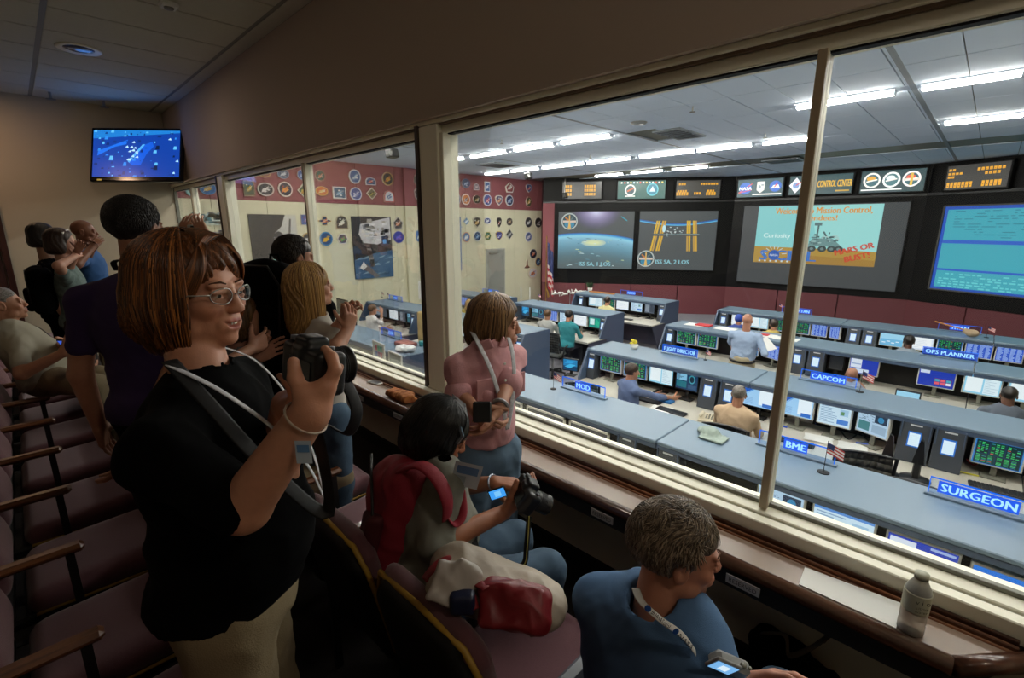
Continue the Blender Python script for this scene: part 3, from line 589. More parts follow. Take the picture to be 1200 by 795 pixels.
o = S('distant_ceiling_tiles', fld, m_ctile, cc); o['kind'] = 'stuff'
gr = MB()
for y in (1.03, 5.3, 9.6): gr.box((5.9, y-.03, KZ-.004), (18, y+.03, KZ+.02))
S('ceiling_rail', gr, m_rail, cc)
m_strip = emat('fluorescent_tube_light', '#fffaf0', TROFFER); lab_n = 0; oname = ['first', 'second', 'third', 'fourth', 'fifth', 'sixth', 'seventh', 'eighth', 'ninth', 'tenth', 'eleventh', 'twelfth', 'thirteenth', 'fourteenth']
rown = {8.3: 'in the nearest visible row', 11.3: 'in the second visible row', 5.2: 'hidden above the window head', 14.4: 'in the farthest short row', 2.9: 'hidden just beyond the soffit'}
for X0, sl in slots.items():
    for k, (a, b) in enumerate(sorted(sl, reverse=True)):
        t = thing('ceiling_light', 'long fluorescent ceiling light, %s from the left %s' % (oname[k], rown[X0]), 'ceiling light', (X0, (a+b)/2, KZ-.035), group='fluorescent lights in the control room ceiling')
        h = (b-a)/2; MB().box((-.13, -h, .022), (.13, h, .035)).box((-.06, -h, -.03), (.06, -h+.015, .03)).box((-.06, h-.015, -.03), (.06, h, .03)).put('housing', m_ctile, t)
        MB().box((-.055, -h+.02, -.022), (.055, h-.02, .02)).put('diffuser', m_strip, t)
        lv = MB(); nn = int(h*2/.09)
        for q in range(nn): yy = -h+.04+q*(2*h-.08)/max(nn-1, 1); lv.box((-.06, yy-.003, -.03), (.06, yy+.003, -.022))
        lv.put('louvre', m_metal, t)
for nm, X0, Y0, hx, hy in (('round', 7.75, 4.6, .13, .13), ('square', 9.15, 4.55, .55, .28), ('square', 10.0, 10.4, .5, .4), ('square', 14.7, 4.3, .4, .45)):
    if nm == 'round': o = MB().lathe([(.0, -.03), (.11, -.03), (.14, -.005), (.14, 0)], 20).put('air_diffuser', m_metal, None, True, (X0, Y0, KZ)); tag(o, 'round grey disc vent in the control room ceiling', 'vent')
    else:
        t = thing('air_diffuser', {9.15: 'dark square vent in the ceiling above the second console row', 10.0: 'square vent in the ceiling near the side wall', 14.7: 'flat square vent in the ceiling in front of the big screens'}[X0], 'vent', (X0, Y0, KZ-.03))
        MB().box((-hx, -hy, 0), (hx, hy, .03), .01).put('vent_frame', m_rail, t)
        for q in range(6): MB().box((-hx*.8+q*hx*.28, -hy*.8, -.012), (-hx*.8+q*hx*.28+.05, hy*.8, .004)).put('vent_slat', mat('vent_dark', '#4b5058', .5), t)
for q, (px, py) in enumerate(((812, 125), (897, 157), (588, 164), (692, 182), (773, 195))):
    p = onZ(px, py, KZ); t = thing('sprinkler', 'small hanging ceiling sprinkler head, %s from the right over the control room' % oname[q], 'sprinkler', p); MB().tube([(0, 0, 0), (0, 0, -.07)], .012, 8).put('stem', m_metal, t); MB().lathe([(.04, -.075), (.04, -.07), (.01, -.065)], 12).put('plate', m_grey, t)
# side wall of the control room: maroon frieze over beige panels
ws = SE('wall_left'); S('wall_core', MB().box((1.9, SY+.03, CF), (15.5, SY+.15, KZ+.1)), m_grey, ws); XJ = float(onY(473, 240, SY)[0])
x = 2.1
while x < 15.1:
    x1 = min(x+1.22, XJ if x < XJ-.05 else 15.3); dy = 0 if x < XJ-.05 else .0
    S('frieze_panel', MB().box((x+.003, SY+dy, .62), (x1-.003, SY+.03, KZ+.02), .003), m_maroon, ws)
    S('wall_panel', MB().box((x+.003, SY+dy-.004, CF), (x1-.003, SY+.03, .615), .004), m_beige, ws); x = x1
PIL = S('trim_40', MB().box((XJ, SY-.08, CF), (XJ+.35, SY, .615), .01), m_beige); S('trim_41', MB().box((XJ, SY-.08, .62), (XJ+.35, SY, KZ), .01), m_maroon)
a0 = onY(568.7, 292, SY-.01); a1 = onY(591, 293, SY-.01); dd = SE('door_2', ((a0[0]+a1[0])/2, SY-.005, CF)); hw = (a1[0]-a0[0])/2; m_gdoor = mat('grey_steel_door', '#8f9089', .5)
S('door_leaf', MB().box((-hw+.06, -.04, 0), (hw-.06, 0, a0[2]-CF-.05), .005), m_gdoor, dd); S('door_frame', MB().box((-hw, -.05, 0), (-hw+.06, 0, a0[2]-CF), .005).box((hw-.06, -.05, 0), (hw, 0, a0[2]-CF), .005).box((-hw, -.05, a0[2]-CF-.06), (hw, 0, a0[2]-CF), .005), mat('door_frame_grey', '#a9aaa0', .5), dd)
S('door_closer', MB().box((-hw+.15, -.1, a0[2]-CF-.2), (-hw+.5, -.04, a0[2]-CF-.13), .01).tube([(-hw+.5, -.07, a0[2]-CF-.16), (hw-.3, -.1, a0[2]-CF-.12)], .012, 6), m_grey, dd); S('door_handle', MB().tube([(hw-.15, -.04, 1), (hw-.15, -.1, 1), (hw-.28, -.1, 1)], .012, 6), m_metal, dd)
# faceted screen wall
P0 = np.array([14.3, 12.4]); P1 = np.array([18.11, 6.75]); P2 = np.array([18.48, 1.54]); P3 = P2+4.5*np.array([math.sin(rad(-26)), -math.cos(rad(26))])
m_sblack = mat('screen_wall_black', '#040405', .5, spec=.2); wsn = SE('wall_screen'); FAC = []
for a, b in ((P0, P1), (P1, P2), (P2, P3)):
    dr = (b-a)/np.linalg.norm(b-a); Rm = np.array([[dr[0], -dr[1], 0], [dr[1], dr[0], 0], [0, 0, 1.]]); Mx = m4(Rm); L = float(np.linalg.norm(b-a)); FAC.append((a, Mx, L))
    f = bpy.data.objects.new('screen_wall_facet', None); COL.objects.link(f); f.parent = wsn; f.matrix_local = frame((a[0], a[1], 0), 0, Mx)
    MB().box((0, .02, CF), (L, .25, KZ+.05)).put('black_panel', m_sblack, f); npn = max(1, round(L/1.75))
    MB().box((0, -.03, .86), (L, .02, .93)).put('black_ledge', mat('dark_slate', '#15181c', .4), f)
    for q in range(npn): MB().box((q*L/npn+.012, -.06, CF), ((q+1)*L/npn-.012, .0, -2.14), .006).put('maroon_panel', m_dmaroon, f)
S('corner_panel', MB().prism([(15.3, SY+.02), (15.2, SY-.02), (14.25, 12.42), (14.36, 12.5)], CF, KZ, 2), m_maroon, wsn)
f0 = [o for o in COL.objects if o.name == 'screen_wall_facet'][0]; MB().box((0, -.065, -2.12), (.44, .02, .86), .004).put('side_panel', m_maroon, f0)

# ================================================================ wall displays and boards
def onfac(k, s, z, off=.0): a, M_, L = FAC[k]; return Matrix.Translation((a[0], a[1], 0)) @ M_ @ Matrix.Translation((s, -off, z))
def fthing(name, label, cat, k, s, z, off=.0, group=None):
    o = thing(name, label, cat, group=group); o.matrix_world = onfac(k, s, z, off); return o
def crest(A, cx, cz, r, style=0, l=0):      # the round station badge on the screens
    A.ell(cx, cz, r, r, '#b9c2bf', l); A.ell(cx, cz, r*.86, r*.86, '#27464f', l+1); A.ell(cx, cz-r*.35, r*.62, r*.42, '#2f86a8', l+2)
    A.rect(cx-r*.8, cz-r*.13, cx+r*.8, cz+r*.12, '#d9c4b4', l+3); A.line((cx-r*.5, cz+r*.5), (cx-r*.1, cz+r*.1), r*.2, '#c9792f', l+3); A.line((cx+r*.45, cz+r*.5), (cx+r*.1, cz+r*.1), r*.16, '#5a6e70', l+3)
    A.poly([(cx-r*.2, cz-r*.85), (cx+r*.2, cz-r*.85), (cx+r*.07, cz), (cx+r*.07, cz+r*.75), (cx-r*.07, cz+r*.75), (cx-r*.07, cz)], '#e2b65f', l+4)
def bezel(par, w, h, m, t=.05, dep=.06, name='bezel'): MB().box((0, -dep, 0), (w, 0, t)).box((0, -dep, h-t), (w, 0, h)).box((0, -dep, t), (t, 0, h-t)).box((w-t, -dep, t), (w, 0, h-t)).put(name, m, par)
rg = random.Random(4)
for q, (s0, s1) in enumerate(((.58, 3.43), (3.56, 6.33))):
    w = s1-s0; z0 = -1.6; h = 2.18; o = fthing('wall_display', ['large wall screen showing the blue earth horizon from orbit', 'large wall screen showing a space station with golden solar panels'][q], 'screen', 0, s0, z0, .02)
    bezel(o, w, h, m_sblack, .03); A = Art(.003, -.02)
    bg = '#4a4f50'; A.rect(.03, .03, w-.03, h-.03, bg, 0)
    if q == 0:
        arc = lambda t: .63*h-.16*h*(t-.35)**2*1.5
        keys = [(0, (28, 85, 165)), (.02, (58, 160, 220)), (.05, (150, 215, 235)), (.12, (125, 180, 205)), (.25, (100, 150, 170)), (.4, (84, 116, 126)), (.6, (82, 96, 98))]; NB = 26
        def kc(f):
            for (f0, c0), (f1, c1) in zip(keys, keys[1:]):
                if f <= f1: return tuple((c0[i]+(c1[i]-c0[i])*(f-f0)/(f1-f0))/255 for i in range(3))
            return tuple(v/255 for v in keys[-1][1])
        for b_ in range(NB): f = .62*(b_/NB)**1.6; A.poly([(.03, .03), (w-.03, .03)]+[(min(max(w*t, .03), w-.03), max(arc(t)-f*h*.9, .031)) for t in [1-x/16 for x in range(17)]], kc(f), 1+b_*.35)
        for q_ in range(14): u_ = q_/13; r_ = .30*(1-u_)+.04; A.ell(w*.5, h-.03, w*r_, h*r_*.95, tuple(((74+(214-74)*u_**1.4)/255, (79+(214-79)*u_**1.8)/255, (80+(240-80)*u_**1.1)/255)), .5+q_*.25, 24, 180, 360)
        for k in range(46):
            x = rg.uniform(.1, w-.1); t = x/w; z = arc(t)-rg.uniform(.08, .75)*h*.75; s = rg.uniform(.03, .22)
            if z > .1 and x+s < w-.05: A.poly([(x, z), (x+s, z-.015), (x+s*.8, z+.012), (x+s*.3, z+.02)], rg.choice(['#d8ecef', '#9cc8d4', '#5f8a96', '#cfe0a0', '#4a7a8c']), 11)
        [A.ell(w*.48, h*.46, w*(.16-.03*q_), h*(.06-.012*q_), ['#b4ccc0', '#c4d6b8', '#d4deb0', '#dfe6b0'][q_], 10.2+q_*.2) for q_ in range(4)]; A.line((w*.82, h*.9), (w*.9, h*.83), .03, '#2ca8c0', 11); crest(A, w*.155, h*.82, h*.14, l=12); A.text('ISS SA, 1 LOS', w*.5, h*.1, .15, '#8fc8d4', l=12, bold=.008)
    else:
        for k in range(12): t = k/12; u = (k+1)/12; f = lambda t: h*.83-h*.07*math.sin(t*PI); A.poly([(.04+(w-.08)*t, f(t)-.03), (.04+(w-.08)*u, f(u)-.03), (.04+(w-.08)*u, f(u)+.05), (.04+(w-.08)*t, f(t)+.05)], '#1f62b0', 1); A.poly([(.04+(w-.08)*t, f(t)-.03), (.04+(w-.08)*u, f(u)-.03), (.04+(w-.08)*u, f(u)+.01), (.04+(w-.08)*t, f(t)+.01)], '#58b4e0', 2)
        for bx, sh in ((.2, .03), (.275, .03), (.62, -.01), (.70, -.015)):
            for k in range(2):
                for (za, zb_) in ((.62, .83), (.33, .58)):
                    x = w*(bx+k*.028); d_ = sh*w*(1 if za > .6 else 0); e = -sh*w*(0 if za > .6 else 1.2); A.poly([(x+e*1, h*za), (x+w*.022+e, h*za), (x+w*.022+d_, h*zb_), (x+d_, h*zb_)], rg.choice(['#e0b42c', '#d8a830', '#c49a48']), 3)
        A.line((w*.2, h*.6), (w*.78, h*.61), .02, '#8fa8a8', 3)
        for k in range(22): x = w*rg.uniform(.36, .56); z = h*rg.uniform(.56, .72); A.rect(x, z, x+.06, z+.03, rg.choice(['#a8b8b8', '#4a6a70', '#2f4448', '#cfdada']), 4)
        A.ell(w*.33, h*.7, .06, .13, '#c8ecf4', 4); crest(A, w*.12, h*.2, h*.14, l=5); A.text('ISS SA, 2 LOS', w*.46, h*.15, .15, '#8fc8d4', l=5, bold=.008)
    A.put('display', WALLSCREEN, o)
# centre screen
o = fthing('wall_display', 'large centre wall screen with a welcome slide and a rover picture', 'screen', 1, .33, -1.95, .02); w, h = 4.59, 2.68; bezel(o, w, h, m_sblack, .03)
A = Art(.003, -.02); A.rect(.03, .03, w-.03, h-.03, '#3b3f41', 0)
x0, x1, z0, z1 = .51, 3.95, .74, 2.68-.06; sw, sh = x1-x0, z1-z0; X_ = lambda u: x0+u*sw; Z_ = lambda v: z0+v*sh
A.rect(x0, z0, x1, z1, '#86cfd0', 1); A.poly([(X_(.45), z1), (x1, z1), (x1, Z_(.2)), (X_(.55), Z_(.25))], '#9adbd8', 2)
A.poly([(x0, z0), (x1, z0), (x1, Z_(.24)), (X_(.6), Z_(.27)), (x0, Z_(.29))], '#b08c35', 3); A.poly([(x0, z0), (x1, z0), (x1, Z_(.1)), (X_(.4), Z_(.16))], '#a37b2e', 4)
A.text('Welcome to Mission Control,', X_(.54), Z_(.915), .2, '#e09a3c', l=5, wmax=sw*.77, bold=.008); A.text('attendees!', X_(.52), Z_(.79), .17, '#e09a3c', l=5, wmax=sw*.3, bold=.008)
A.text('Curiosity', X_(.19), Z_(.49), .15, '#d8f2f0', l=5, wmax=sw*.24, bold=.006)
A.text('S', X_(.09), Z_(.14), .33, '#1f6fc8', l=5, bold=.03); A.text('CIAL', X_(.36), Z_(.14), .33, '#1f6fc8', l=5, wmax=sw*.36, bold=.03); A.ell(X_(.185), Z_(.14), .17, .17, '#1457b0', 6); A.text('NASA', X_(.185), Z_(.14), .07, '#e8eef4', l=7)
for k in range(9): an = PI*(.95-k*.11); A.line((X_(.185)+.2*math.cos(an)*1.2, Z_(.14)+.2*math.sin(an)), (X_(.185)+.3*math.cos(an)*1.3, Z_(.14)+.29*math.sin(an)), .02, '#cfe0e4', 5)
for k in range(6): A.ell(X_(.06+.05*k), Z_(.035), .035, .03, '#c8d8dc', 5)
for cx in (.50, .585, .66, .715): A.ell(X_(cx), Z_(.27), .12, .1, '#2c3c3c', 6); A.ell(X_(cx), Z_(.27), .05, .045, '#6c8484', 7)
A.poly([(X_(.46), Z_(.32)), (X_(.74), Z_(.30)), (X_(.72), Z_(.34)), (X_(.66), Z_(.44)), (X_(.5), Z_(.45))], '#6a9090', 6)
for k in range(30): u = rg.uniform(.47, .7); v = rg.uniform(.33, .52); A.rect(X_(u), Z_(v), X_(u)+rg.uniform(.03, .14), Z_(v)+rg.uniform(.02, .06), rg.choice(['#3d5a5a', '#8fb4b0', '#4f6f70', '#a8c8c4']), 7)
A.line((X_(.53), Z_(.45)), (X_(.535), Z_(.68)), .05, '#4a6668', 6); A.rect(X_(.5), Z_(.66), X_(.56), Z_(.71), '#5a7678', 7); A.line((X_(.62), Z_(.44)), (X_(.58), Z_(.56)), .05, '#4a6668', 6)
A.text('MARS OR', X_(.83), Z_(.28), .17, '#cc3a20', l=8, rot=.28, bold=.014); A.text('BUST!', X_(.86), Z_(.15), .18, '#cc3a20', l=8, rot=.28, bold=.014); A.put('display', WALLSCREEN, o)
o = fthing('wall_display', 'large wall screen at the right with cyan data tables', 'screen', 2, .5, -1.75, .02); w, h = 3.6, 2.32; bezel(o, w, h, mat('screen_edge_grey', '#4c4a44', .5), .04)
A = Art(.003, -.02); A.rect(.04, .04, w-.04, h-.04, '#1b50b8', 0); A.rect(.12, .1, w-.1, h-.12, '#3fa9bb', 1); A.rect(.12, h*.56, w, h*.6, '#2a5fc8', 2); A.rect(.12, h*.24, w, h*.265, '#2a5fc8', 2); A.rect(w*.55, h*.575, w*.66, h*.6, '#5cc838', 3)
for k in range(11):
    x = .3
    while x < w*.72: L = rg.uniform(.05, .3); (rg.random() < .6) and A.rect(x, h*.63+k*.068, x+L, h*.63+k*.068+.02, '#2a7f92', 2); x += L+.06
for k in range(6):
    x = .2
    while x < w*.95: L = rg.uniform(.05, .14); (rg.random() < .72) and A.rect(x, .12+k*.068, x+L, .12+k*.068+.035, '#6cd2d8', 2); x += L+.04
A.rect(w*.62, h*.5, w*.8, h*.76, '#20305a', 4); A.rect(w*.63, h*.62, w*.79, h*.73, '#48a838', 5); A.rect(w*.63, h*.52, w*.79, h*.6, '#5c8c58', 5); A.put('display', WALLSCREEN, o)
# status boards under the ceiling
def board(k, s0, s1, z0, z1, label, bg, fn, m=SIGNLIT, case=m_sblack):
    o = fthing('status_board', label, 'sign', k, s0-.06, z0-.06, .02); w, h = s1-s0+.12, z1-z0+.12; MB().box((0, -.12, 0), (w, 0, h), .01).put('case', case, o)
    A = Art(.003, -.121); A.rect(.05, .05, w-.05, h-.05, bg, 0); fn(A, w, h); A.put('face', m, o); return o
def led(rows):
    def f(A, w, h):
        for (x, z, n_, hh) in rows:
            for i in range(n_): A.rect(x*w+i*.085, z*h, x*w+i*.085+.062, (z+hh)*h, '#d89a1c', 1)
            for i in range(n_): A.rect(x*w+i*.085+.018, z*h+hh*h*.3, x*w+i*.085+.04, z*h+hh*h*.42, '#6a4c10', 2)
    return f
board(0, .75, 2.15, 1.02, 1.6, 'dark clock board with yellow digits, far left of the board row', '#33322f', led([(.1, z, 3, .14) for z in (.22, .42, .62)]+[(.56, z, 5, .14) for z in (.22, .42, .62)]), PRINT if False else SIGNLIT)
def b1(A, w, h):
    for k in range(14): A.ell(w*.1+k*w*.062, h*.84, .035, .035, ['#e8e4da', '#d84838', '#f0f0f0', '#e8c860', '#c8d8e8'][k % 5], 1, 10)
    A.ell(w*.28, h*.48, .19, .2, '#e4e4dc', 1); A.ell(w*.28, h*.48, .14, .15, '#274a50', 2); A.line((w*.22, h*.42), (w*.35, h*.58), .05, '#d06838', 3); A.rect(w*.18, h*.16, w*.38, h*.22, '#dfdfd8', 1)
    A.ell(w*.72, h*.5, .21, .22, '#56b8c4', 1); A.ell(w*.72, h*.5, .17, .18, '#2c7f96', 2); A.poly([(w*.66, h*.4), (w*.78, h*.4), (w*.72, h*.66)], '#d8ecec', 3)
board(0, 2.76, 4.4, 1.0, 1.6, 'green backlit board with two round mission badges', '#175850', b1)
board(0, 4.8, 6.25, 1.0, 1.58, 'dark status board with sparse yellow digits, right of the green board', '#34332f', led([(.08, .7, 3, .1), (.55, .7, 7, .1), (.04, .2, 5, .16), (.06, .36, 4, .1), (.42, .24, 3, .12), (.68, .2, 4, .16), (.7, .36, 3, .1)]))
def b2(A, w, h):
    A.ell(w*.2, h*.5, .2, .2, '#1f62c0', 1); A.text('NASA', w*.2, h*.49, .11, '#f2f4f6', l=3, bold=.006); A.line((w*.06, h*.28), (w*.34, h*.72), .025, '#d84040', 2); A.line((w*.06, h*.28), (w*.34, h*.42), .02, '#d84040', 2)
    A.poly([(w*.44, h*.8), (w*.6, h*.8), (w*.6, h*.4), (w*.52, h*.25), (w*.44, h*.4)], '#e4e0d8', 1); A.ell(w*.5, h*.55, .04, .05, '#8a98a0', 2); A.rect(w*.53, h*.6, w*.58, h*.66, '#8a98a0', 2)
    A.ell(w*.82, h*.55, .18, .18, '#1f62c0', 1); A.poly([(w*.73, h*.45), (w*.91, h*.45), (w*.88, h*.62), (w*.78, h*.6)], '#e8ecf0', 2); A.line((w*.8, h*.5), (w*.86, h*.7), .03, '#d84040', 3); A.rect(w*.36, h*.16, w*.95, h*.22, '#f0f0ec', 1)
board(1, .12, 1.5, 1.0, 1.56, 'teal backlit board with blue round logo, white shield and arrow line', '#12444e', b2)
def b3(A, w, h): A.poly([(w*.02, h*.5), (w*.13, h*.86), (w*.24, h*.5), (w*.13, h*.14)], '#e8eaf0', 1); A.ell(w*.13, h*.5, .09, .1, '#7c98c8', 2); A.line((w*.13, h*.5), (w*.26, h*.74), .025, '#d84040', 3); A.text('MISSION CONTROL CENTER', w*.6, h*.52, .2, '#d8a828', l=3, wmax=w*.74, bold=.006); A.rect(w*.74, h*.16, w*.94, h*.22, '#b89028', 1)
board(1, 1.72, 3.4, 1.02, 1.58, 'teal backlit board with white diamond logo and yellow lettering', '#123c42', b3)
def b4(A, w, h):
    for k, (c1, c2) in enumerate((('#d8a038', '#f2eee4'), ('#dfe6e4', '#f2f2f0'), ('#d85840', '#f2e8e4'))):
        x = w*(.2+.29*k); A.ell(x, h*.55, .21, .22, c2, 1); A.ell(x, h*.55, .16, .17, ['#2f5f68', '#3f6f74', '#2f5f68'][k], 2); A.ell(x-.02, h*.62, .11, .07, c1, 3); A.line((x-.13, h*.5), (x+.13, h*.58), .04, '#e8e4dc', 4)
        if k == 2: A.rect(x-.03, h*.3, x+.03, h*.78, '#d8b040', 5); A.rect(x-.18, h*.48, x+.18, h*.58, '#e0d0c4', 4)
    A.rect(w*.05, h*.15, w*.66, h*.2, '#eceeea', 1)
board(1, 3.63, 5.1, 1.0, 1.6, 'teal backlit board with three round mission badges above a white line', '#17393e', b4)
board(2, .48, 1.8, .98, 1.58, 'dark status board with yellow digits, far right of the board row', '#2c2b29', led([(.06, .74, 2, .08), (.06, .6, 4, .08), (.06, .48, 2, .08), (.5, .7, 7, .1), (.62, .55, 4, .1), (.06, .14, 7, .2), (.6, .14, 5, .2)]))
m_cam = mat('black_plastic', '#17181a', .4)
for q, (pt, lb) in enumerate(((onZ(459, 178, 1.5), 'black ceiling camera hanging near the maroon frieze, seen through the left window'), (onZ(619, 205, 1.55), 'small black camera under the ceiling by the corner of the frieze'), ((14.6, 11.6, 1.15), 'black camera on a wall bracket beside the clock board'))):
    t = thing('surveillance_camera', lb, 'camera', pt); MB().box((-.13, -.09, -.12), (.13, .09, .06), .02, R=rotm((1, .4, 0), (0, .2, 1))).put('camera_body', m_cam, t); MB().tube([(0, 0, .05), (0, 0, KZ-pt[2])], .02, 8).put('bracket', m_metal if q else m_cam, t); MB().lathe([(.03, -.0), (.045, .02), (.045, .03)], 12, (-.1, -.1, -.05), rotm((1, 0, 0), (-.5, -1, 0))).put('lens', m_metal, t)
# ================================================================ consoles
RX = {1: 4.0, 2: 6.5, 3: 9.25, 4: 11.95}; RZ = -PI/2; DZ = -2.5
m_shelf = mat('console_blue_grey', '#6a7e90', .4, var=.03, vscale=2); m_end = mat('console_side_blue', '#46566e', .38, var=.04, vscale=2); m_panel = mat('comm_panel_charcoal', '#3c4148', .45)
m_desk = mat('desk_laminate', '#c4c0b4', .45, var=.04, vscale=5); m_edge = mat('desk_edge', '#8d8d88', .5); m_kick = mat('kick_panel', '#3a3c4c', .45, var=.1, vscale=3); m_white = mat('white_plastic', '#dcdcd6', .4)
rown2 = {1: 'nearest console row', 2: 'second console row', 3: 'third console row', 4: 'farthest console row'}
def screen_art(style, w, h, rg, A):
    A.rect(0, 0, w, h, '#101418', 0); R_ = lambda a, b, c, d, col, l=1: A.rect(a*w, b*h, c*w, d*h, col, l)
    if style == 'green':
        R_(0, 0, 1, 1, '#3c7fc4'); R_(.03, .03, .97, .93, '#12304a', 2)
        for i, (a, b, c, d) in enumerate(((.05, .42, .3, .9), (.33, .42, .62, .9), (.65, .42, .95, .9), (.05, .06, .45, .38), (.48, .06, .95, .38))):
            R_(a, b, c, d, ['#0d2a2c', '#123a33'][i % 2], 3)
            for k in range(7):
                for q in range(3):
                    if rg.random() < .8: R_(a+.02+q*(c-a)*.31, b+.02+k*(d-b)*.135, a+.02+(q+.7)*(c-a)*.31, b+.02+(k+.5)*(d-b)*.135, rg.choice(['#2fae5c', '#1f8a55', '#46c872', '#2c7a8c', '#b85a4a' if rg.random() < .25 else '#2fae5c']), 4)
    elif style == 'doc':
        R_(0, 0, 1, 1, '#8fcbe6'); R_(.05, .1, .5, .88, '#e6f0f4', 2); R_(.55, .05, .96, .95, '#d8eaf2', 2); R_(0, .93, 1, 1, '#5a9ad0', 3)
        for k in range(9): R_(.58, .12+k*.085, .58+rg.uniform(.1, .35), .145+k*.085, '#a8c4d4', 3)
    elif style == 'light':
        R_(0, 0, 1, 1, '#c4dcec'); R_(0, .9, 1, 1, '#4f86cc', 2)
        for k in range(10): R_(.05, .1+k*.08, .05+rg.uniform(.2, .6), .13+k*.08, '#7f9ec0', 2)
        R_(.6, .1, .95, .32, '#3f78c8', 2); R_(.66, .5, .92, .8, '#9cc0dc', 3); R_(.7, .54, .8, .7, '#5c8c60', 4)
    elif style == 'plain': R_(0, 0, 1, 1, '#d6e0ee'); R_(.06, .1, .94, .88, '#eef2f6', 2); R_(0, .94, 1, 1, '#7c9ad0', 2); [R_(.1, .18+k*.1, .1+rg.uniform(.2, .7), .2+k*.1, '#c2cede', 3) for k in range(6)]
    elif style == 'blue':
        R_(0, 0, 1, 1, '#1836a8'); R_(.03, .35, .42, .95, '#d4dcea', 2); R_(.05, .55, .4, .62, '#8ca4cc', 3); R_(.03, .05, .7, .3, '#c8d4e6', 2); R_(.62, .9, .97, .96, '#9cb0d8', 2)
    elif style == 'blue2':
        R_(0, 0, 1, 1, '#1836a8'); R_(.03, .7, .3, .93, '#c8d4e6', 2); R_(.45, .12, .95, .5, '#5a3a7a', 2); [R_(.47+.16*(k % 3), .15+.17*(k//3), .6+.16*(k % 3), .28+.17*(k//3), rg.choice(['#e05a6a', '#c84a80', '#e8e8ee', '#40a0b8']), 3) for k in range(6)]
    elif style == 'desk': R_(0, 0, 1, 1, '#1c6fd0'); R_(.35, 0, 1, .75, '#6cb0ec', 2); R_(.42, .1, 1, .68, '#d6e8f6', 3); [R_(.04, .1+k*.14, .1, .18+k*.14, '#bcd8f0', 3) for k in range(6)]; [R_(.16, .1+k*.14, .22, .18+k*.14, '#90c0e8', 3) for k in range(5)]
    elif style == 'deskl':
        R_(0, 0, 1, 1, '#9ccaf0'); A.poly([(0, h*.55), (w*.42, h), (0, h)], '#1c58b8', 2); A.poly([(0, h*.45), (w*.12, h*.6), (w*.46, h), (w*.38, h)], '#5c9cdc', 3); R_(.5, .12, .96, .93, '#e4f0fa', 4); R_(.62, .04, .95, .22, '#2c68c0', 5); [R_(.06, .1+k*.07, .3, .12+k*.07, '#6c9cd0', 4) for k in range(5)]
    elif style == 'table':
        R_(0, 0, 1, 1, '#2a52c0'); R_(0, .93, 1, 1, '#b8cce8', 2)
        for k in range(14):
            for q in range(4): R_(.04+q*.24, .05+k*.062, .04+q*.24+rg.uniform(.12, .22), .08+k*.062, '#a4c0ee', 2)
    elif style == 'navy':
        R_(0, 0, 1, 1, '#123658'); R_(.03, .5, .5, .95, '#7fb8d8', 2); R_(.03, .1, .5, .45, '#1f6a78', 2); A.ell(w*.74, h*.62, w*.14, h*.24, '#3a8ca0', 2, 16); A.ell(w*.74, h*.62, w*.1, h*.17, '#102838', 3, 16); R_(.58, .08, .95, .3, '#2a4c70', 2)
        for k in range(8): R_(.05, .53+k*.05, .05+rg.uniform(.1, .4), .555+k*.05, '#164058', 3)
    elif style == 'plot':
        R_(0, 0, 1, 1, '#a8c4dc'); R_(.05, .1, .42, .5, '#3f7a80', 2); R_(.55, .55, .95, .92, '#1c3048', 2); A.ell(w*.75, h*.73, w*.1, h*.13, '#2c80b0', 3, 14); R_(.5, .1, .95, .45, '#8ea8c0', 2)
        for k in range(26): x = rg.uniform(.04, .5); z = rg.uniform(.52, .9); R_(x, z, x+rg.uniform(.02, .08), z+.02, '#4a5c74', 3)
    elif style == 'photo': R_(0, 0, 1, 1, '#1f78b0'); R_(0, 0, 1, .4, '#0c3c60', 2); A.poly([(w*.1, h*.3), (w*.5, h*.2), (w*.9, h*.55), (w*.5, h*.6)], '#3fb0e0', 3); A.poly([(w*.1, h*.6), (w*.6, h*.65), (w*.95, h*.9), (w*.3, h*.92)], '#2a98d4', 3)
    elif style == 'teal': R_(0, 0, 1, 1, '#1c8c80'); R_(.1, .25, .5, .78, '#c8e4e4', 2); A.poly([(w*.55, h*.3), (w*.9, h*.1), (w*.95, h*.5), (w*.7, h*.8)], '#28b08c', 2)
    elif style == 'comm': R_(0, 0, 1, 1, '#2c6cc0'); R_(.1, .08, .9, .9, '#dcf0fc', 2); [R_(.16, .14+k*.14, .84, .2+k*.14, '#d8ecf8', 3) for k in range(5)]
    elif style == 'sea': R_(0, 0, 1, 1, '#9cd0ea'); R_(0, 0, 1, .5, '#6fb4dc', 2); [R_(.1+k*.2, .2+.1*(k % 2), .25+k*.2, .26+.1*(k % 2), '#e4f2f8', 3) for k in range(4)]
    elif style == 'grey': R_(0, 0, 1, 1, '#4a5260'); R_(.05, .1, .5, .9, '#6c7684', 2); R_(.55, .1, .95, .9, '#39424e', 2); [R_(.08, .15+.1*k, .45, .18+.1*k, '#a8b2bc', 3) for k in range(7)]
    elif style == 'off': pass
    return A
_sm = {}
def screen_mesh(style, w, h, v=0):
    k = (style, round(w, 2), round(h, 2), v)
    if k not in _sm: _sm[k] = screen_art(style, w, h, random.Random(hash((style[0], v)) % 97 if False else len(style)*7+v), Art(.0007)).m.mesh('display', tint=True)
    return _sm[k]
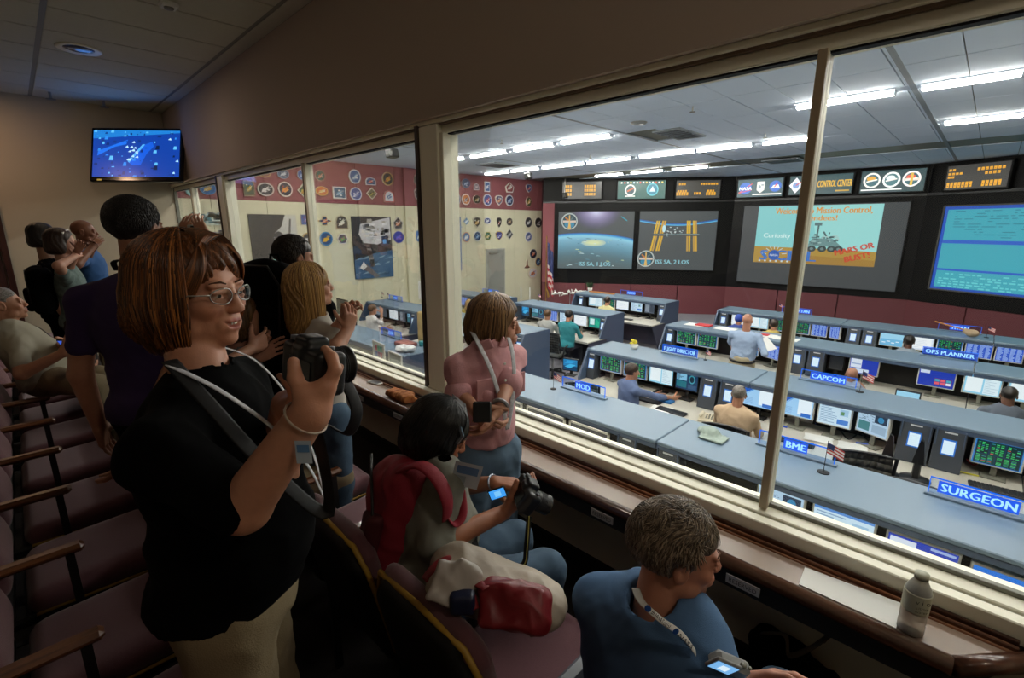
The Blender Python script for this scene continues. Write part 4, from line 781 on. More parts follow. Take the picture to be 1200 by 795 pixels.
desc = {'green': 'green columns on navy', 'doc': 'two white documents on light blue', 'light': 'pale forms and text lines', 'plain': 'a white page', 'blue': 'blue desktop, white windows', 'blue2': 'blue desktop with red and pink window', 'deskl': 'light blue desktop and pale window', 'desk': 'bright blue desktop and a white window',
        'table': 'white rows on blue', 'navy': 'navy telemetry page and round dial', 'plot': 'grey schematic', 'photo': 'blue photograph', 'teal': 'teal desktop and white window', 'sea': 'pale sea and sky picture', 'grey': 'grey lists', 'off': 'nothing, switched off'}
def monitor(x, y0, y1, style, label, zt=1.145, h=.30, ang=0., case=None, base=None, v=0):
    w = abs(y0-y1)-.015; base = CF+.70 if base is None else base; t = thing('computer_monitor', label, 'monitor', (x, (y0+y1)/2, base), RZ+ang, 'computer monitors in the control room')
    zt = zt+CF-base; zb = zt-h; c = case or m_white
    MB().box((-w/2, -.015, zb), (w/2, .035, zt), .006).put('case', c, t); link('display', screen_mesh(style, w-.03, h-.03, v), SCREEN, t, (-(w-.03)/2, -.016, zb+.015))
    MB().box((-.025, .03, .01), (.025, .055, zb+.12), .004).box((-.1, -.06, 0), (.1, .1, .012), .004).put('stand', m_black if c is not m_white else m_grey, t); return t
def console(row, ya, yb, label, comm=(), endL=False, endR=False, extra=True):    # ya = left end (large Y), yb = right end
    x = RX[row]; L = ya-yb; t = thing('console', label, 'console', (x, yb, CF), 0, 'blue grey flight control consoles')
    MB().box((0, 0, 1.16), (.74, L, 1.2), .008).put('shelf_top', m_shelf, t); MB().box((.70, 0, 0), (.74, L, 1.16)).put('back_panel', m_end, t)
    MB().box((.40, 0, .7), (.42, L, 1.16)).put('inner_panel', m_black, t); MB().box((0.005, 0, 1.115), (.03, L, 1.16)).put('front_lip', m_end, t)
    MB().box((-.74, 0, .665), (.41, L, .695), .004).put('desk_top', m_desk, t); MB().box((-.752, 0, .655), (-.739, L, .70), .003).put('desk_edge', m_edge, t); MB().box((.0, 0, 0), (.03, L, .66)).put('kick_panel', m_kick, t)
    for y in ([0] if endR else [])+([L-.03] if endL else []):
        MB().prism([(0, 1.2), (.74, 1.2), (.74, 0), (.02, 0), (.02, .66), (-.24, .7), (-.24, .74)], y-.002, y+.032, 1).put('end_panel', m_end, t)
        MB().prism([(-.7, .655), (.02, .655), (.02, 0), (-.28, 0)], y, y+.03, 1).put('desk_leg', m_kick, t)
    for a, b in comm:
        y = (a+b)/2-yb; w = abs(a-b); bb = MB(); bb.prism([(.01, 1.155), (.12, 1.155), (.2, .70), (-.06, .70)], y-w/2, y+w/2, 1); c = bb.put('comm_panel', m_panel, t)
        Rm = Matrix.Rotation(RZ, 4, 'Z') @ Matrix.Rotation(rad(-8.7), 4, 'X'); link('touch_screen', screen_mesh('comm', .115, .17), SCREEN, c, (-.034, y+.0575, .93-.06), M=Rm)
        MB().box((-.02, y-w/2+.01, .72), (.0, y-w/2+.02, 1.14)).box((-.02, y+w/2-.02, .72), (.0, y+w/2-.01, 1.14)).put('side_rail', m_end, c)
        A = Art(.001); A.rect(-.05, 0, .05, .016, '#c8ccd0'); A.put('name_strip', PRINT, c, loc=(-.004, y, 1.10), M=Rm)
    return t
console(1, 5.3, 2.0, 'blue grey console top with cabinet doors directly beyond the window, left half of nearest row', [(2.02+.02, 1.8+.22)][:0]+[(2.42, 2.19)], endL=True)
console(1, 1.99, -.6, 'console under the BME sign with monitors just beyond the glass', [(1.98, 1.75)]); console(1, -.61, -2.2, 'console continuing past the right edge, nearest row')
console(1, 9.2, 6.3, 'long low console top with chart and papers behind the left window', [], endL=True, endR=True)
console(2, 4.6, 1.99, 'console in front of the man in blue, second row', [(4.57, 4.42), (2.64, 2.40), (2.36, 2.12)], endL=True); console(2, 1.98, -.6, 'console in front of the man in tan, second row', [(.40, .13), (.11, -.14)]); console(2, -.61, -2.2, 'console at the right edge, second row')
console(2, 9.0, 6.05, 'console with grey side panel just right of the woman in pink', [(6.30, 6.09)], endL=True, endR=True); console(2, 12.0, 9.6, 'console in front of the man in white, behind the left window', [(9.85, 9.66)], endL=True, endR=True)
console(3, 4.6, 2.3, 'console with the flight director screens, third row', [(4.56, 4.40)], endL=True); console(3, 2.29, -.1, 'console facing the capcom seat, third row', [(2.23, 1.98), (1.95, 1.70)]); console(3, -.11, -2.2, 'console at the right edge, third row')
console(3, 9.0, 6.03, 'console in front of the man in teal, third row left of the aisle', [(6.21, 6.04)], endL=True, endR=True); console(3, 12.4, 9.6, 'console near the grey door, third row at far left', [], endL=True, endR=True)
console(4, 4.6, 2.0, 'console in front of the man in yellow, farthest row right of the aisle', [(4.53, 4.33)], endL=True); console(4, 1.99, -.3, 'console below the big centre screen, farthest row', [(1.88, 1.64), (1.61, 1.37)]); console(4, -.31, -2.2, 'console at the right edge, farthest row')
console(4, 9.0, 5.95, 'console left of the aisle in the farthest row, below the station screen', [(8.84, 8.67), (6.18, 5.97)], endL=True, endR=True)
ordn = ['leftmost'] + oname[1:]
def row_monitors(row, block, items, dx=.1, **kw):
    for k, it in enumerate(items):
        a, b, st = it[:3]; q = it[3] if len(it) > 3 else {}
        pos = 'leftmost' if k == 0 else ('rightmost' if k == len(items)-1 else oname[k]+' from left')
        lab = 'monitor with %s, %s %s' % (desc[st], pos, block)
        monitor(RX[row]+dx, a, b, st, lab, v=k % 4, **{**kw, **q})
dk = m_black
row_monitors(2, 'before the man in blue', [(4.40, 3.97, 'green'), (3.95, 3.51, 'green'), (3.50, 3.07, 'doc', dict(case=dk)), (3.06, 2.69, 'navy', dict(case=dk))])
row_monitors(2, 'before the man in tan', [(2.09, 1.66, 'deskl', dict(case=dk)), (1.60, 1.23, 'deskl'), (1.21, .84, 'light'), (.83, .46, 'plot', dict(ang=rad(-22)))])
row_monitors(2, 'at second row, right edge', [(-.18, -.58, 'green', dict(zt=1.12)), (-.62, -1.0, 'blue')])
row_monitors(3, 'behind the FLIGHT DIRECTOR plate', [(4.38, 3.95, 'green'), (3.94, 3.52, 'green'), (2.92, 2.66, 'green'), (2.85+.02-.22, 2.38, 'table', dict(ang=rad(-25)))][:2])
row_monitors(3, 'beside the standing bald man', [(3.17, 2.76, 'green'), (2.74, 2.36, 'table', dict(ang=rad(-25)))])
row_monitors(3, 'in third row, right', [(1.66, 1.43, 'off', dict(case=dk)), (1.38, .96, 'blue'), (.50, .05, 'blue2', ), (-.01, -.43, 'doc'), (-.46, -.86, 'doc')])
row_monitors(4, 'farthest row, left', [(4.28, 3.87, 'plain'), (3.84, 3.42, 'doc'), (3.28, 2.93, 'green'), (2.92, 2.57, 'green'), (2.56, 2.24, 'table'), (2.23, 1.98, 'table', dict(ang=rad(-25)))])
row_monitors(4, 'farthest row, right', [(1.34, .93, 'sea'), (.90, .48, 'plain'), (.46, .07, 'green'), (.06, -.33, 'table'), (-.34, -.72, 'table')])
row_monitors(1, 'at the bottom of the glass', [(1.10, .72, 'plot', dict(zt=1.10)), (.69, .26, 'light', dict(zt=1.10)), (.22, -.20, 'blue', dict(zt=1.07)), (-.23, -.60, 'desk', dict(zt=1.05))], h=.34)
row_monitors(3, 'before the man in teal', [(8.82, 8.52, 'photo', dict(case=dk)), (8.45, 7.98, 'navy'), (7.9, 7.55, 'table'), (7.5, 7.14, 'light'), (7.05, 6.63, 'plain'), (6.61, 6.25, 'teal', dict(case=dk))])
row_monitors(4, 'before the man in cream', [(8.54, 8.02, 'doc'), (8.0, 7.6, 'green'), (7.57, 7.12, 'plain', dict(case=dk)), (7.09, 6.69, 'light', dict(case=dk)), (6.65, 6.32, 'grey', dict(case=dk))])
row_monitors(2, 'right beside the white post', [(8.3, 7.85, 'doc'), (7.8, 7.35, 'table'), (7.2, 6.8, 'off', dict(case=dk)), (6.75, 6.4, 'off', dict(case=dk))])
row_monitors(2, 'before the man in white', [(11.7, 11.1, 'grey', dict(case=dk)), (11.0, 10.55, 'plain', dict(case=dk)), (10.5, 10.2, 'grey', dict(case=dk)), (10.17, 9.88, 'navy', dict(case=dk))])
row_monitors(3, 'before the blonde controller', [(11.55, 11.06, 'table'), (10.9, 10.5, 'navy'), (10.45, 10.1, 'light')])
monitor(5.9, 12.5, 11.9, 'off', 'black switched off monitor high against the side wall near the left poster', zt=1.3, h=.42, case=dk); monitor(5.0, 12.2, 11.5, 'off', 'lower black switched off monitor left of the man in white', zt=1.1, h=.36, case=dk)
monitor(6.35, 4.98, 4.68, 'photo', 'small tilted monitor with blue photograph on the aisle end of second row', zt=1.0, h=.22, ang=rad(15), case=dk)
monitor(8.55, .66, .36, 'sea', 'low laptop sized screen with pale sea picture, third row', zt=.93, h=.2, case=dk); monitor(8.85, 8.95, 8.7, 'plain', 'small low screen at the left end of the third row', zt=.92, h=.16, case=dk)
# glazed cabinet doors below the nearest shelf
for q, (a, b) in enumerate(((4.35, 3.74), (3.66, 3.08), (3.02, 2.5))):
    t = thing('cabinet_door', 'dark glazed cabinet door with thin white frame, %s below the nearest console top' % ['leftmost', 'middle', 'rightmost'][q], 'cabinet door', (3.97, (a+b)/2, CF+.3), RZ)
    w = abs(a-b)/2; MB().box((-w, 0, 0), (-w+.022, .02, .82)).box((w-.022, 0, 0), (w, .02, .82)).box((-w, 0, .8), (w, .02, .82)).box((-w, 0, 0), (w, .02, .02)).put('frame', m_white, t); MB().box((-w+.02, .005, .02), (w-.02, .012, .8)).put('pane', mat('smoked_panel', '#4d4d55', .15), t)
# backlit acrylic name plates on the shelf backs
def sign(row, ya, yb, text, label, tx=.5, full=False):
    x = RX[row]+.60; w = ya-yb; h = .15; t = thing('console_sign', label, 'sign', (x, (ya+yb)/2, -2.0), RZ, 'backlit name plates on the consoles')
    MB().box((-w/2-.02, -.02, 0), (w/2+.02, .035, .02), .004).put('base_rail', m_shelf, t)
    MB().box((-w/2, .0, .02), (w/2, .008, h)).put('acrylic_plate', thin_glass('acrylic', .05, (.86, .92, 1.)) if 'acrylic' not in MATS else MATS['acrylic'], t)
    e = emat('blue_edge_glow', '#1f6cf0', 1.1); MB().box((-w/2, -.002, h-.008), (w/2, .01, h)).box((-w/2, -.002, .02), (-w/2+.006, .01, h)).box((w/2-.006, -.002, .02), (w/2, .01, h)).put('glowing_edge', e, t)
    A = Art(.0015, -.001); V, F_, tw = text_mesh(text); th = .062; k = min(1, (w*.9)/(tw*th/.7)); tw2 = tw*th/.7*k; cx = -w/2+w*tx
    if full: A.rect(-w/2+.01, .035, w/2-.01, h-.012, '#123fa8', 0)
    else: A.rect(cx-tw2/2-.015, .04, cx+tw2/2+.015, h-.015, '#1250d8', 0)
    A.text(text, cx, (h+.025)/2, th, '#9fd4ff', wmax=tw2, l=1, bold=.003); A.put('lettering', SIGNLIT, t)
sign(1, 1.27, .66, 'BME', 'blue glowing BME name plate on the nearest console top', .5); sign(1, .05, -.62, 'SURGEON', 'blue glowing SURGEON name plate at the right on the nearest console top', .40); sign(1, 3.62, 2.98, 'MOD', 'clear blue edged name plate left of the man in blue', .5)
sign(2, 3.55, 2.97, 'FLIGHT DIRECTOR', 'blue glowing FLIGHT DIRECTOR name plate on the second row', .5, True); sign(2, 1.55, .93, 'CAPCOM', 'blue glowing CAPCOM name plate on the second row', .5); sign(3, .52, -.12, 'OPS PLANNER', 'blue glowing OPS PLANNER name plate on the third row', .5, True)
sign(4, 3.32, 2.7, 'SPARTAN', 'small blue name plate crossed by the mullion on the farthest row', .62); sign(4, .5, -.12, 'TITAN', 'small blue name plate at the right of the farthest row', .5); sign(4, 7.75, 7.02, 'ADCO', 'small blue name plate on the farthest row below the station screen', .5)
sign(3, 10.95, 10.25, 'ISO', 'blue name plate before the grey door, third row', .5); sign(2, 11.8, 11.15, 'RSO', 'blue name plate above the screens of the man in white', .5); sign(1, 7.98, 7.32, 'EVA', 'blue edged name plate on the low console behind the left window', .5)
# small desk flags
def desk_flag(x, y, label, s=1., big=True, rz=.3):
    t = thing('desk_flag', label, 'flag', (x, y, -2.0), RZ+rz, 'small flags standing on the console tops'); MB().lathe([(.03*s, 0), (.03*s, .008), (.008, .014)], 14).put('base', m_black, t); MB().tube([(0, 0, .01), (0, 0, .19*s)], .0025, 6).put('pole', m_black, t)
    w, h = .1*s, .06*s; A = Art(.0006); A.e = .0008
    for side in (0, 1):
        pass
    V = MB(); n = 6
    def quad(u0, u1, v0, v1, c, l=0):
        for sgn in (-1, 1):
            for k in range(n):
                a = u0+(u1-u0)*k/n; b = u0+(u1-u0)*(k+1)/n; f = lambda u: (u*.8, math.sin(u/w*5)*.008-sgn*(.001+.0006*l), .18*s-u*.35)
                P = [(f(a)[0], f(a)[1], f(a)[2]-v0), (f(b)[0], f(b)[1], f(b)[2]-v0), (f(b)[0], f(b)[1], f(b)[2]-v1), (f(a)[0], f(a)[1], f(a)[2]-v1)]; V.add(P, [(0, 1, 2, 3)], c)
    for k in range(7): quad(0, w, h*k/7, h*(k+1)/7, '#c23a3a' if k % 2 == 0 else '#e8e2dc')
    quad(0, w*.42, 0, h*.55, '#2a3468', 1); V.put('cloth', PRINT, t, tint=True)
desk_flag(4.42, .70, 'small striped flag on a black stand beside the BME plate', 1.5); desk_flag(4.47, 3.66, 'small striped flag on a stand left of the clear name plate', 1.25); desk_flag(7.05, .88, 'small striped flag right of the CAPCOM plate', 1.5); desk_flag(7.15, 2.86, 'small flag right of the FLIGHT DIRECTOR plate', .9)
desk_flag(12.3, -.2, 'small pale flag at the right end of the farthest row', 1.2); desk_flag(12.65, 3.42, 'small flag on the farthest row left of the mullion', 1.1); desk_flag(7.2, 12.35, 'small flag at left on the far left console', .9); desk_flag(7.2, 12.05, 'small flag second on the far left console', .9); desk_flag(9.9, 8.7, 'small flag at the left end of the third row before the model', 1.0)

# ================================================================ items on the desks
def cable(pts, r, m, name, label, cat='cable', group=None):
    pts = [np.array(p, float) for p in pts]; out = []
    for i in range(len(pts)-1):
        p0 = pts[max(i-1, 0)]; p1 = pts[i]; p2 = pts[i+1]; p3 = pts[min(i+2, len(pts)-1)]
        for t in np.linspace(0, 1, 7)[:-1]: out.append(.5*((2*p1)+(-p0+p2)*t+(2*p0-5*p1+4*p2-p3)*t*t+(-p0+3*p1-3*p2+p3)*t**3))
    out.append(pts[-1]); return out
def keyboard(x, y, label, rz=0, m=None):
    t = thing('keyboard', label, 'keyboard', (x, y, DZ-.002), RZ+rz, 'keyboards on the console desks'); MB().box((-.21, -.07, 0), (.21, .07, .018), .006).put('body', m or m_cam, t); k = MB()
    for r in range(5):
        for c in range(14): k.box((-.2+c*.0287, -.06+r*.025, .018), (-.2+c*.0287+.023, -.06+r*.025+.019, .026))
    k.put('keys', mat('key_grey', '#2c2d30', .5), t)
def phone(x, y, label, rz=0):
    t = thing('telephone', label, 'telephone', (x, y, DZ-.002), RZ+rz, 'cream desk telephones'); c = mat('cream_plastic', '#d6cdb4', .45); MB().prism([(-.1, 0), (.1, 0), (.1, .07), (-.1, .03)], -.1, .1, 0).put('base', c, t)
    MB().box((-.1, -.1, .06), (-.05, .1, .1), .02).put('handset', c, t); k = MB(); [k.box((-.02+i*.035, -.06+j_*.03, .05+j_*.006), (.0+i*.035, -.045+j_*.03, .06+j_*.006)) for i in range(3) for j_ in range(4)]; k.put('buttons', m_grey, t)
def papers(x, y, z, n, label, w=.22, h=.28, rz=0, col='#e8e8e4', name='paper_sheet', th=.002):
    t = MB()
    for k in range(n): a = (k*.37) % .3; ca, sa = math.cos(a), math.sin(a); t.box((-h/2, -w/2, k*th), (h/2, w/2, k*th+th*.8), 0, R=[[ca, -sa, 0], [sa, ca, 0], [0, 0, 1]], o=(0, 0, 0))
    return tag(t.put(name, mat('paper_'+col, col, .8), None, loc=(x, y, z), rz=RZ+rz), label, 'paper')
keyboard(6.0, 2.8, 'black keyboard in front of the man in blue'); keyboard(6.15, 3.25, 'black keyboard under the two white documents'); keyboard(6.1, 1.3, 'dark keyboard on the desk right of the man in tan', .1); keyboard(6.3, -.42, 'long black keyboard before the green monitor at right', .1)
keyboard(8.8, 6.9, 'black keyboard before the man in teal'); keyboard(11.5, 6.9, 'black keyboard on the farthest row left of the aisle'); keyboard(6.1, 10.3, 'keyboard before the man in white'); keyboard(8.75, 1.1, 'keyboard on the desk of the capcom seat')
phone(6.05, 2.32, 'cream desk telephone left of the man in tan', .2); phone(6.05, 2.08, 'cream telephone partly behind the man in tan', .3); phone(8.6, .15, 'cream telephone before the pink windowed monitor', .4)
for q, a in enumerate(((6.0, 2.95, 3, 'white papers on the desk of the man in blue'), (6.42, 1.12, 5, 'white papers spread right of the man in tan'), (6.45, .78, 4, 'open white notebook behind the BME plate'), (5.95, 4.2, 4, 'white papers on the left end desk of second row'), (9.7, 4.15, 1, 'white sheet at left on the third row top'), (9.72, 3.55, 1, 'white sheet under the standing bald man, third row top'), (9.65, 2.8, 1, 'white sheet right of the standing bald man'), (9.6, 2.4, 1, 'white sheet by the mullion on the third row top'), (6.05, 10.7, 4, 'papers on the desk of the man in white'), (5.9, -.75, 3, 'white papers at the right edge, second row'))):
    papers(a[0], a[1], (DZ if a[0] < 9 else -2.0)+.001, a[2], a[3], .3 if a[2] == 1 else .22, .4 if a[2] == 1 else .28)
tag(MB().box((-.15, -.1, 0), (.15, .1, .025), .004).put('red_binder', mat('red_cover', '#c22a30', .5), None, loc=(9.72, 3.98, -1.995), rz=RZ), 'red folder on the third row top left of the bald man', 'folder')
tag(MB().box((-.1, -.07, 0), (.1, .07, .012), .003).put('red_booklet', mat('red_cover', '#c22a30', .5), None, loc=(9.66, 2.82, -1.995), rz=RZ), 'small red booklet beside the hand of the bald man', 'booklet')
tag(MB().box((-.18, -.12, 0), (.18, .12, .06), .008).put('document_box', mat('brown_red_box', '#8a5048', .6), None, loc=(4.45, 6.95, -1.999), rz=RZ), 'flat maroon box on the low console behind the left window', 'box')
tag(MB().lathe([(.0, 0), (.035, 0), (.042, .09), (.04, .09)], 16).put('cup', mat('teal_cup', '#2c8c90', .4), None, True, loc=(4.6, 6.7, -1.999)), 'teal cup behind the maroon box', 'cup')
cloth('white_bag', [ell((4.2, 6.62, -1.95), (.13, .17, .06)), ell((4.25, 6.5, -1.93), (.09, .1, .06))], .01, mat('white_film', '#dde0e2', .5), amp=.012, fr=30); o = bpy.data.objects['white_bag']; tag(o, 'crumpled white plastic bag at the end of the low console', 'bag')
t = thing('colour_chart', 'white framed chart of coloured squares standing behind the left window', 'chart', (3.5, 6.19, -2.01), RZ-.1); A = Art(.001, -.012); A.rect(-.17, .03, .17, .33, '#b9c4c4', 0)
for i in range(3):
    for k in range(3): A.rect(-.09+i*.08, .05+k*.09, -.02+i*.08, .13+k*.09, ['#3a9a6a', '#4c6cb8', '#b84a68', '#3c8c9c', '#8a3a78', '#4fae8a', '#2f4f9c', '#c2506a', '#58a0a0'][i*3+k], 1)
A.put('print', PRINT, t); MB().box((-.2, -.01, 0), (.2, .01, .36), .004).put('frame', m_white, t); MB().box((-.02, 0, -1.19), (.02, .02, .0)).put('stand', m_white, t)
t = thing('notice_board', 'empty white framed panel right of the colour chart', 'frame', (3.5, 5.75, -2.03), RZ-.1); MB().box((-.2, -.01, .0), (-.18, .01, .3)).box((.18, -.01, 0), (.2, .01, .3)).box((-.2, -.01, .28), (.2, .01, .3)).put('frame', m_white, t); MB().box((-.18, 0, 0), (.18, .006, .28)).put('panel', mat('pale_panel', '#8d979c', .3), t); MB().box((-.02, 0, -1.17), (.02, .02, .0)).put('stand', m_white, t)
t = thing('wheelchair_back', 'tan patterned upholstered chair back behind the white post', 'chair', (5.1, 7.25, CF)); cloth('backrest', [rbox((5.1, 7.15, -1.86), (.05, .26, .34), .05, R=rotm((1, .3, 0), (0, 0, 1)))], .015, mat('tan_pattern_fabric', '#bfa673', .9, var=.35, vscale=9), t, (5.1, 7.25, CF), amp=.004); MB().tube([(0, -.1, .0), (0, -.1, 1.0)], .03, 8).box((-.25, -.35, 0), (.25, .15, .05), .01).put('support', m_black, t); t.name = 'upholstered_chair'
cloth('grey_cap', [ell((4.5, 1.70, -1.965), (.09, .11, .04)), rbox((4.43, 1.62, -1.985), (.1, .12, .012), .01)], .008, mat('grey_green_cloth', '#8a978f', .9), amp=.006, fr=40); tag(bpy.data.objects['grey_cap'], 'grey green cloth cap lying on the nearest console top', 'cap')
t = thing('flower_pot', 'small clear pot of yellow flowers on the left end of the second row', 'plant', (7.0, 4.0, -2.0)); MB().lathe([(.0, 0), (.05, 0), (.06, .08), (.055, .08)], 12).put('pot', m_white, t, True)
fw = MB(); rg = random.Random(7)
for k in range(12): a = rg.uniform(0, 6.3); r = rg.uniform(0, .08); fw.lathe([(.0, 0), (.03, .01), (.025, .03), (0, .035)], 6, (r*math.cos(a), r*math.sin(a), .08+rg.uniform(0, .05)))
fw.put('blossoms', mat('yellow_petal', '#d8c838', .6), t)
t = thing('potted_plant', 'small dark green potted plant behind the third row near the flag', 'plant', (12.6, 8.9, -2.0)); MB().lathe([(.0, 0), (.06, 0), (.08, .1), (.07, .1)], 12).put('pot', m_white, t, True); lv = MB()
for k in range(26): a = rg.uniform(0, 6.3); e = rg.uniform(.2, 1.3); d_ = np.array([math.cos(a)*math.cos(e), math.sin(a)*math.cos(e), math.sin(e)]); p = d_*.22; lv.add([(0, 0, .1), tuple(p*.5+np.array([.03, 0, .1])), tuple(p+np.array([0, 0, .1])), tuple(p*.5+np.array([-.03, .01, .1]))], [(0, 1, 2, 3)])
lv.put('leaves', mat('dark_leaf', '#2f4a2c', .6), t)
# microphones / arms beside the comm panels right of the tan man
for q, (x, y) in enumerate(((5.95, .42), (6.0, .18))):
    t = thing('monitor_arm', 'black upright monitor arm, %s of two before the twin touch screens' % ['left', 'right'][q], 'stand', (x, y, DZ), RZ); MB().lathe([(.13, 0), (.13, .015), (.04, .03)], 20).put('base', m_cam, t, True)
    MB().tube([(0, 0, .02), (0, .01, .26)], [.035, .03], 8).put('post', m_cam, t); MB().prism([(-.05, .18), (.05, .18), (.02, .42), (-.01, .44)], -.02, .02, 1).put('hook', m_cam, t)
# model of the station on a stand, flag on a pole
t = thing('station_model', 'white space station model on a stand beside the flag', 'model', tuple(onX(668, 343, 12.4)-UP*.47)); MB().tube([(0, 0, -.9), (0, 0, .42)], .012, 6).lathe([(.2, -.9), (.2, -.86)], 12).put('stand', m_metal, t); b = MB(); rg = random.Random(3); ux = unit((.7, -.7, .06))
for k in range(16): s = (k-7.5)/8; c = ux*s*.6+np.array([0, 0, .47+.04*rg.uniform(-1, 1)]); b.tube([c-ux*.045, c+ux*.045], .04 if k % 2 else .025, 8)
for k in range(8): s = (k-3.5)/4; c = ux*s*.55+np.array([0, 0, .47]); d_ = unit((rg.uniform(-.6, .6), rg.uniform(-.6, .6), rg.choice((-1, 1)))); b.tube([c, c+d_*.11], .016, 6)
b.put('modules', m_white, t)
t = thing('flag_on_pole', 'tall striped flag hanging from a pole in the corner by the screens', 'flag', (13.6, float(onX(640, 320, 13.6)[1]), CF)); MB().tube([(0, 0, 0), (0, 0, 2.75)], .018, 8).lathe([(.18, 0), (.18, .04), (.05, .07)], 14).put('pole', mat('brass', '#a07c38', .35, .8), t); MB().lathe([(0, 2.75), (.03, 2.78), (.02, 2.84), (0, 2.9)], 8).put('finial', mat('brass', '', .3), t)
fl = MB(); n = 16
def fz(u, v): a = u*9; return (.05+.28*u*(1-.15*v)+.02*math.sin(a), -.05*math.sin(a*1.3+v)-.1*u, 2.65-1.5*v-.55*u)
for k in range(13):
    for i in range(n):
        u0, u1, v0, v1 = i/n, (i+1)/n, k/13, (k+1)/13; c = '#b8323a' if k % 2 == 0 else '#ddd6cc'
        if False: pass
        if v1 < .58: c = '#26305e' if (i+k) % 3 else '#3c4878'
        fl.add([fz(u0, v0), fz(u1, v0), fz(u1, v1), fz(u0, v1)], [(0, 1, 2, 3)], c)
fl.put('cloth', PRINT, t, True, tint=True); MB().tube([(0, 0, 1.0), (.08, -.03, .8), (.15, 0, .62)], [.01, .03, .04], 6).put('tassel', mat('gold_fringe', '#b08a3c', .7), t)
for px_, lb in ((610.5, 'left'), (621, 'right')): p = onX(px_, 337, 12.9); h_ = p[2]-CF; tag(MB().tube([(0, 0, 0), (0, 0, h_)], .022, 8).lathe([(.14, 0), (.14, .02)], 12).put('white_post', m_white, None, loc=(p[0], p[1], CF)), 'thin white post, %s of two before the beige wall corner' % lb, 'post')
tag(MB().box((0, 0, 0), (.1, .9, .03)).put('ruler_strip', mat('orange_wood', '#b87838', .5), None, loc=(12.4, 7.9, -1.999)), 'orange wooden strip on the farthest row top left of the aisle', 'strip')
t = thing('toy_model', 'small tan toy with a long orange boom on the farthest row top', 'model', (12.2, -.0, -2.0)); cloth('toy_body', [ell((12.2, 0, -1.93), (.07, .1, .07)), ell((12.2, .09, -1.9), (.05, .05, .05))], .012, mat('tan_plastic', '#b0997c', .7), t, (12.2, 0, -2.0)); MB().tube([(0, .05, .1), (0, .55, .22)], .012, 6).put('boom', mat('orange_wood', ''), t)
def item(px, py, sz, name, col, label, cat, rz=0., z=DZ, ch=.004):
    p = onZ(px, py, z); o = MB().box((-sz[0]/2, -sz[1]/2, 0), (sz[0]/2, sz[1]/2, sz[2]), ch).put(name, mat('item_'+col, col, .5), None, loc=(p[0], p[1], z-.001), rz=RZ+rz); return tag(o, label, cat)
item(916, 500, (.13, .02, .018), 'marker_pen', '#2050c8', 'blue marker pen left of the white tray behind the BME plate', 'pen'); item(1010, 521, (.12, .02, .018), 'marker_pen', '#2050c8', 'blue marker pen below the angled monitor', 'pen', .3)
item(938, 492, (.3, .1, .05), 'white_tray', '#d8d8d2', 'white tray under the monitors behind the BME plate', 'tray'); item(781, 471, (.2, .13, .03), 'blue_card_box', '#2c6ca8', 'blue and white card box between the keyboard and the telephone', 'box')
item(1040, 512, (.34, .26, .07), 'equipment_case', '#3c3e42', 'dark grey equipment case below the angled monitor', 'case', .2); item(1135, 556, (.16, .018, .014), 'yellow_pencil', '#c8c030', 'yellow pencil right of the monitor arms', 'pencil', .1)
item(1160, 545, (.26, .05, .09), 'white_binder', '#e0e0da', 'white binder standing before the green monitor at right', 'binder', .05); item(960, 498, (.1, .03, .02), 'stapler', '#2050b0', 'small blue stapler beside the white tray', 'stapler', .2)
item(900, 482, (.08, .08, .1), 'cream_mug', '#c8b894', 'cream mug behind the man in tan', 'mug'); item(828, 463, (.07, .07, .09), 'cream_mug', '#c8b894', 'cream mug left of the telephones', 'mug'); item(866, 470, (.05, .05, .12), 'paper_cup', '#e8e4da', 'white paper cup beside the head of the man in tan', 'cup')
item(700, 440, (.22, .16, .05), 'equipment_case', '#2c2c32', 'dark case on the left end desk of the second row', 'case'); item(1200, 498-10, (.2, .05, .03), 'equipment_case', '#303238', 'dark case at the right edge of the third row desk', 'case', z=DZ)
for q_, (pts_, lb) in enumerate((([(985, 505), (995, 515), (1008, 508), (1020, 518), (1034, 510)], 'tangled cable under the angled monitor'), ([(845, 470), (855, 480), (850, 490), (862, 486)], 'cream telephone cord beside the man in tan'), ([(1105, 530), (1116, 540), (1128, 534), (1140, 545), (1150, 540)], 'thin red cable right of the monitor arms'))):
    P_ = [onZ(a_, b_, DZ+.02+.02*(i_ % 2)) for i_, (a_, b_) in enumerate(pts_)]; o = MB().tube(cable(P_, 0, None, '', ''), .008, 6).put('desk_cable', mat(['black_cable', 'cream_plastic', 'red_cable'][q_], ['#141416', '#d6cdb4', '#a83430'][q_], .5), None, True); tag(o, lb, 'cable')
# paper notices
t = MB().box((-.2, -.01, -.3), (.2, 0, .3)).put('wall_notice', mat('paper_#e8e8e4', '#e8e8e4', .8), None, loc=tuple(onY(492, 340, SY-.02)-np.array([0, .01, 0]))); tag(t, 'white paper notice on the wall above the far left console', 'notice')

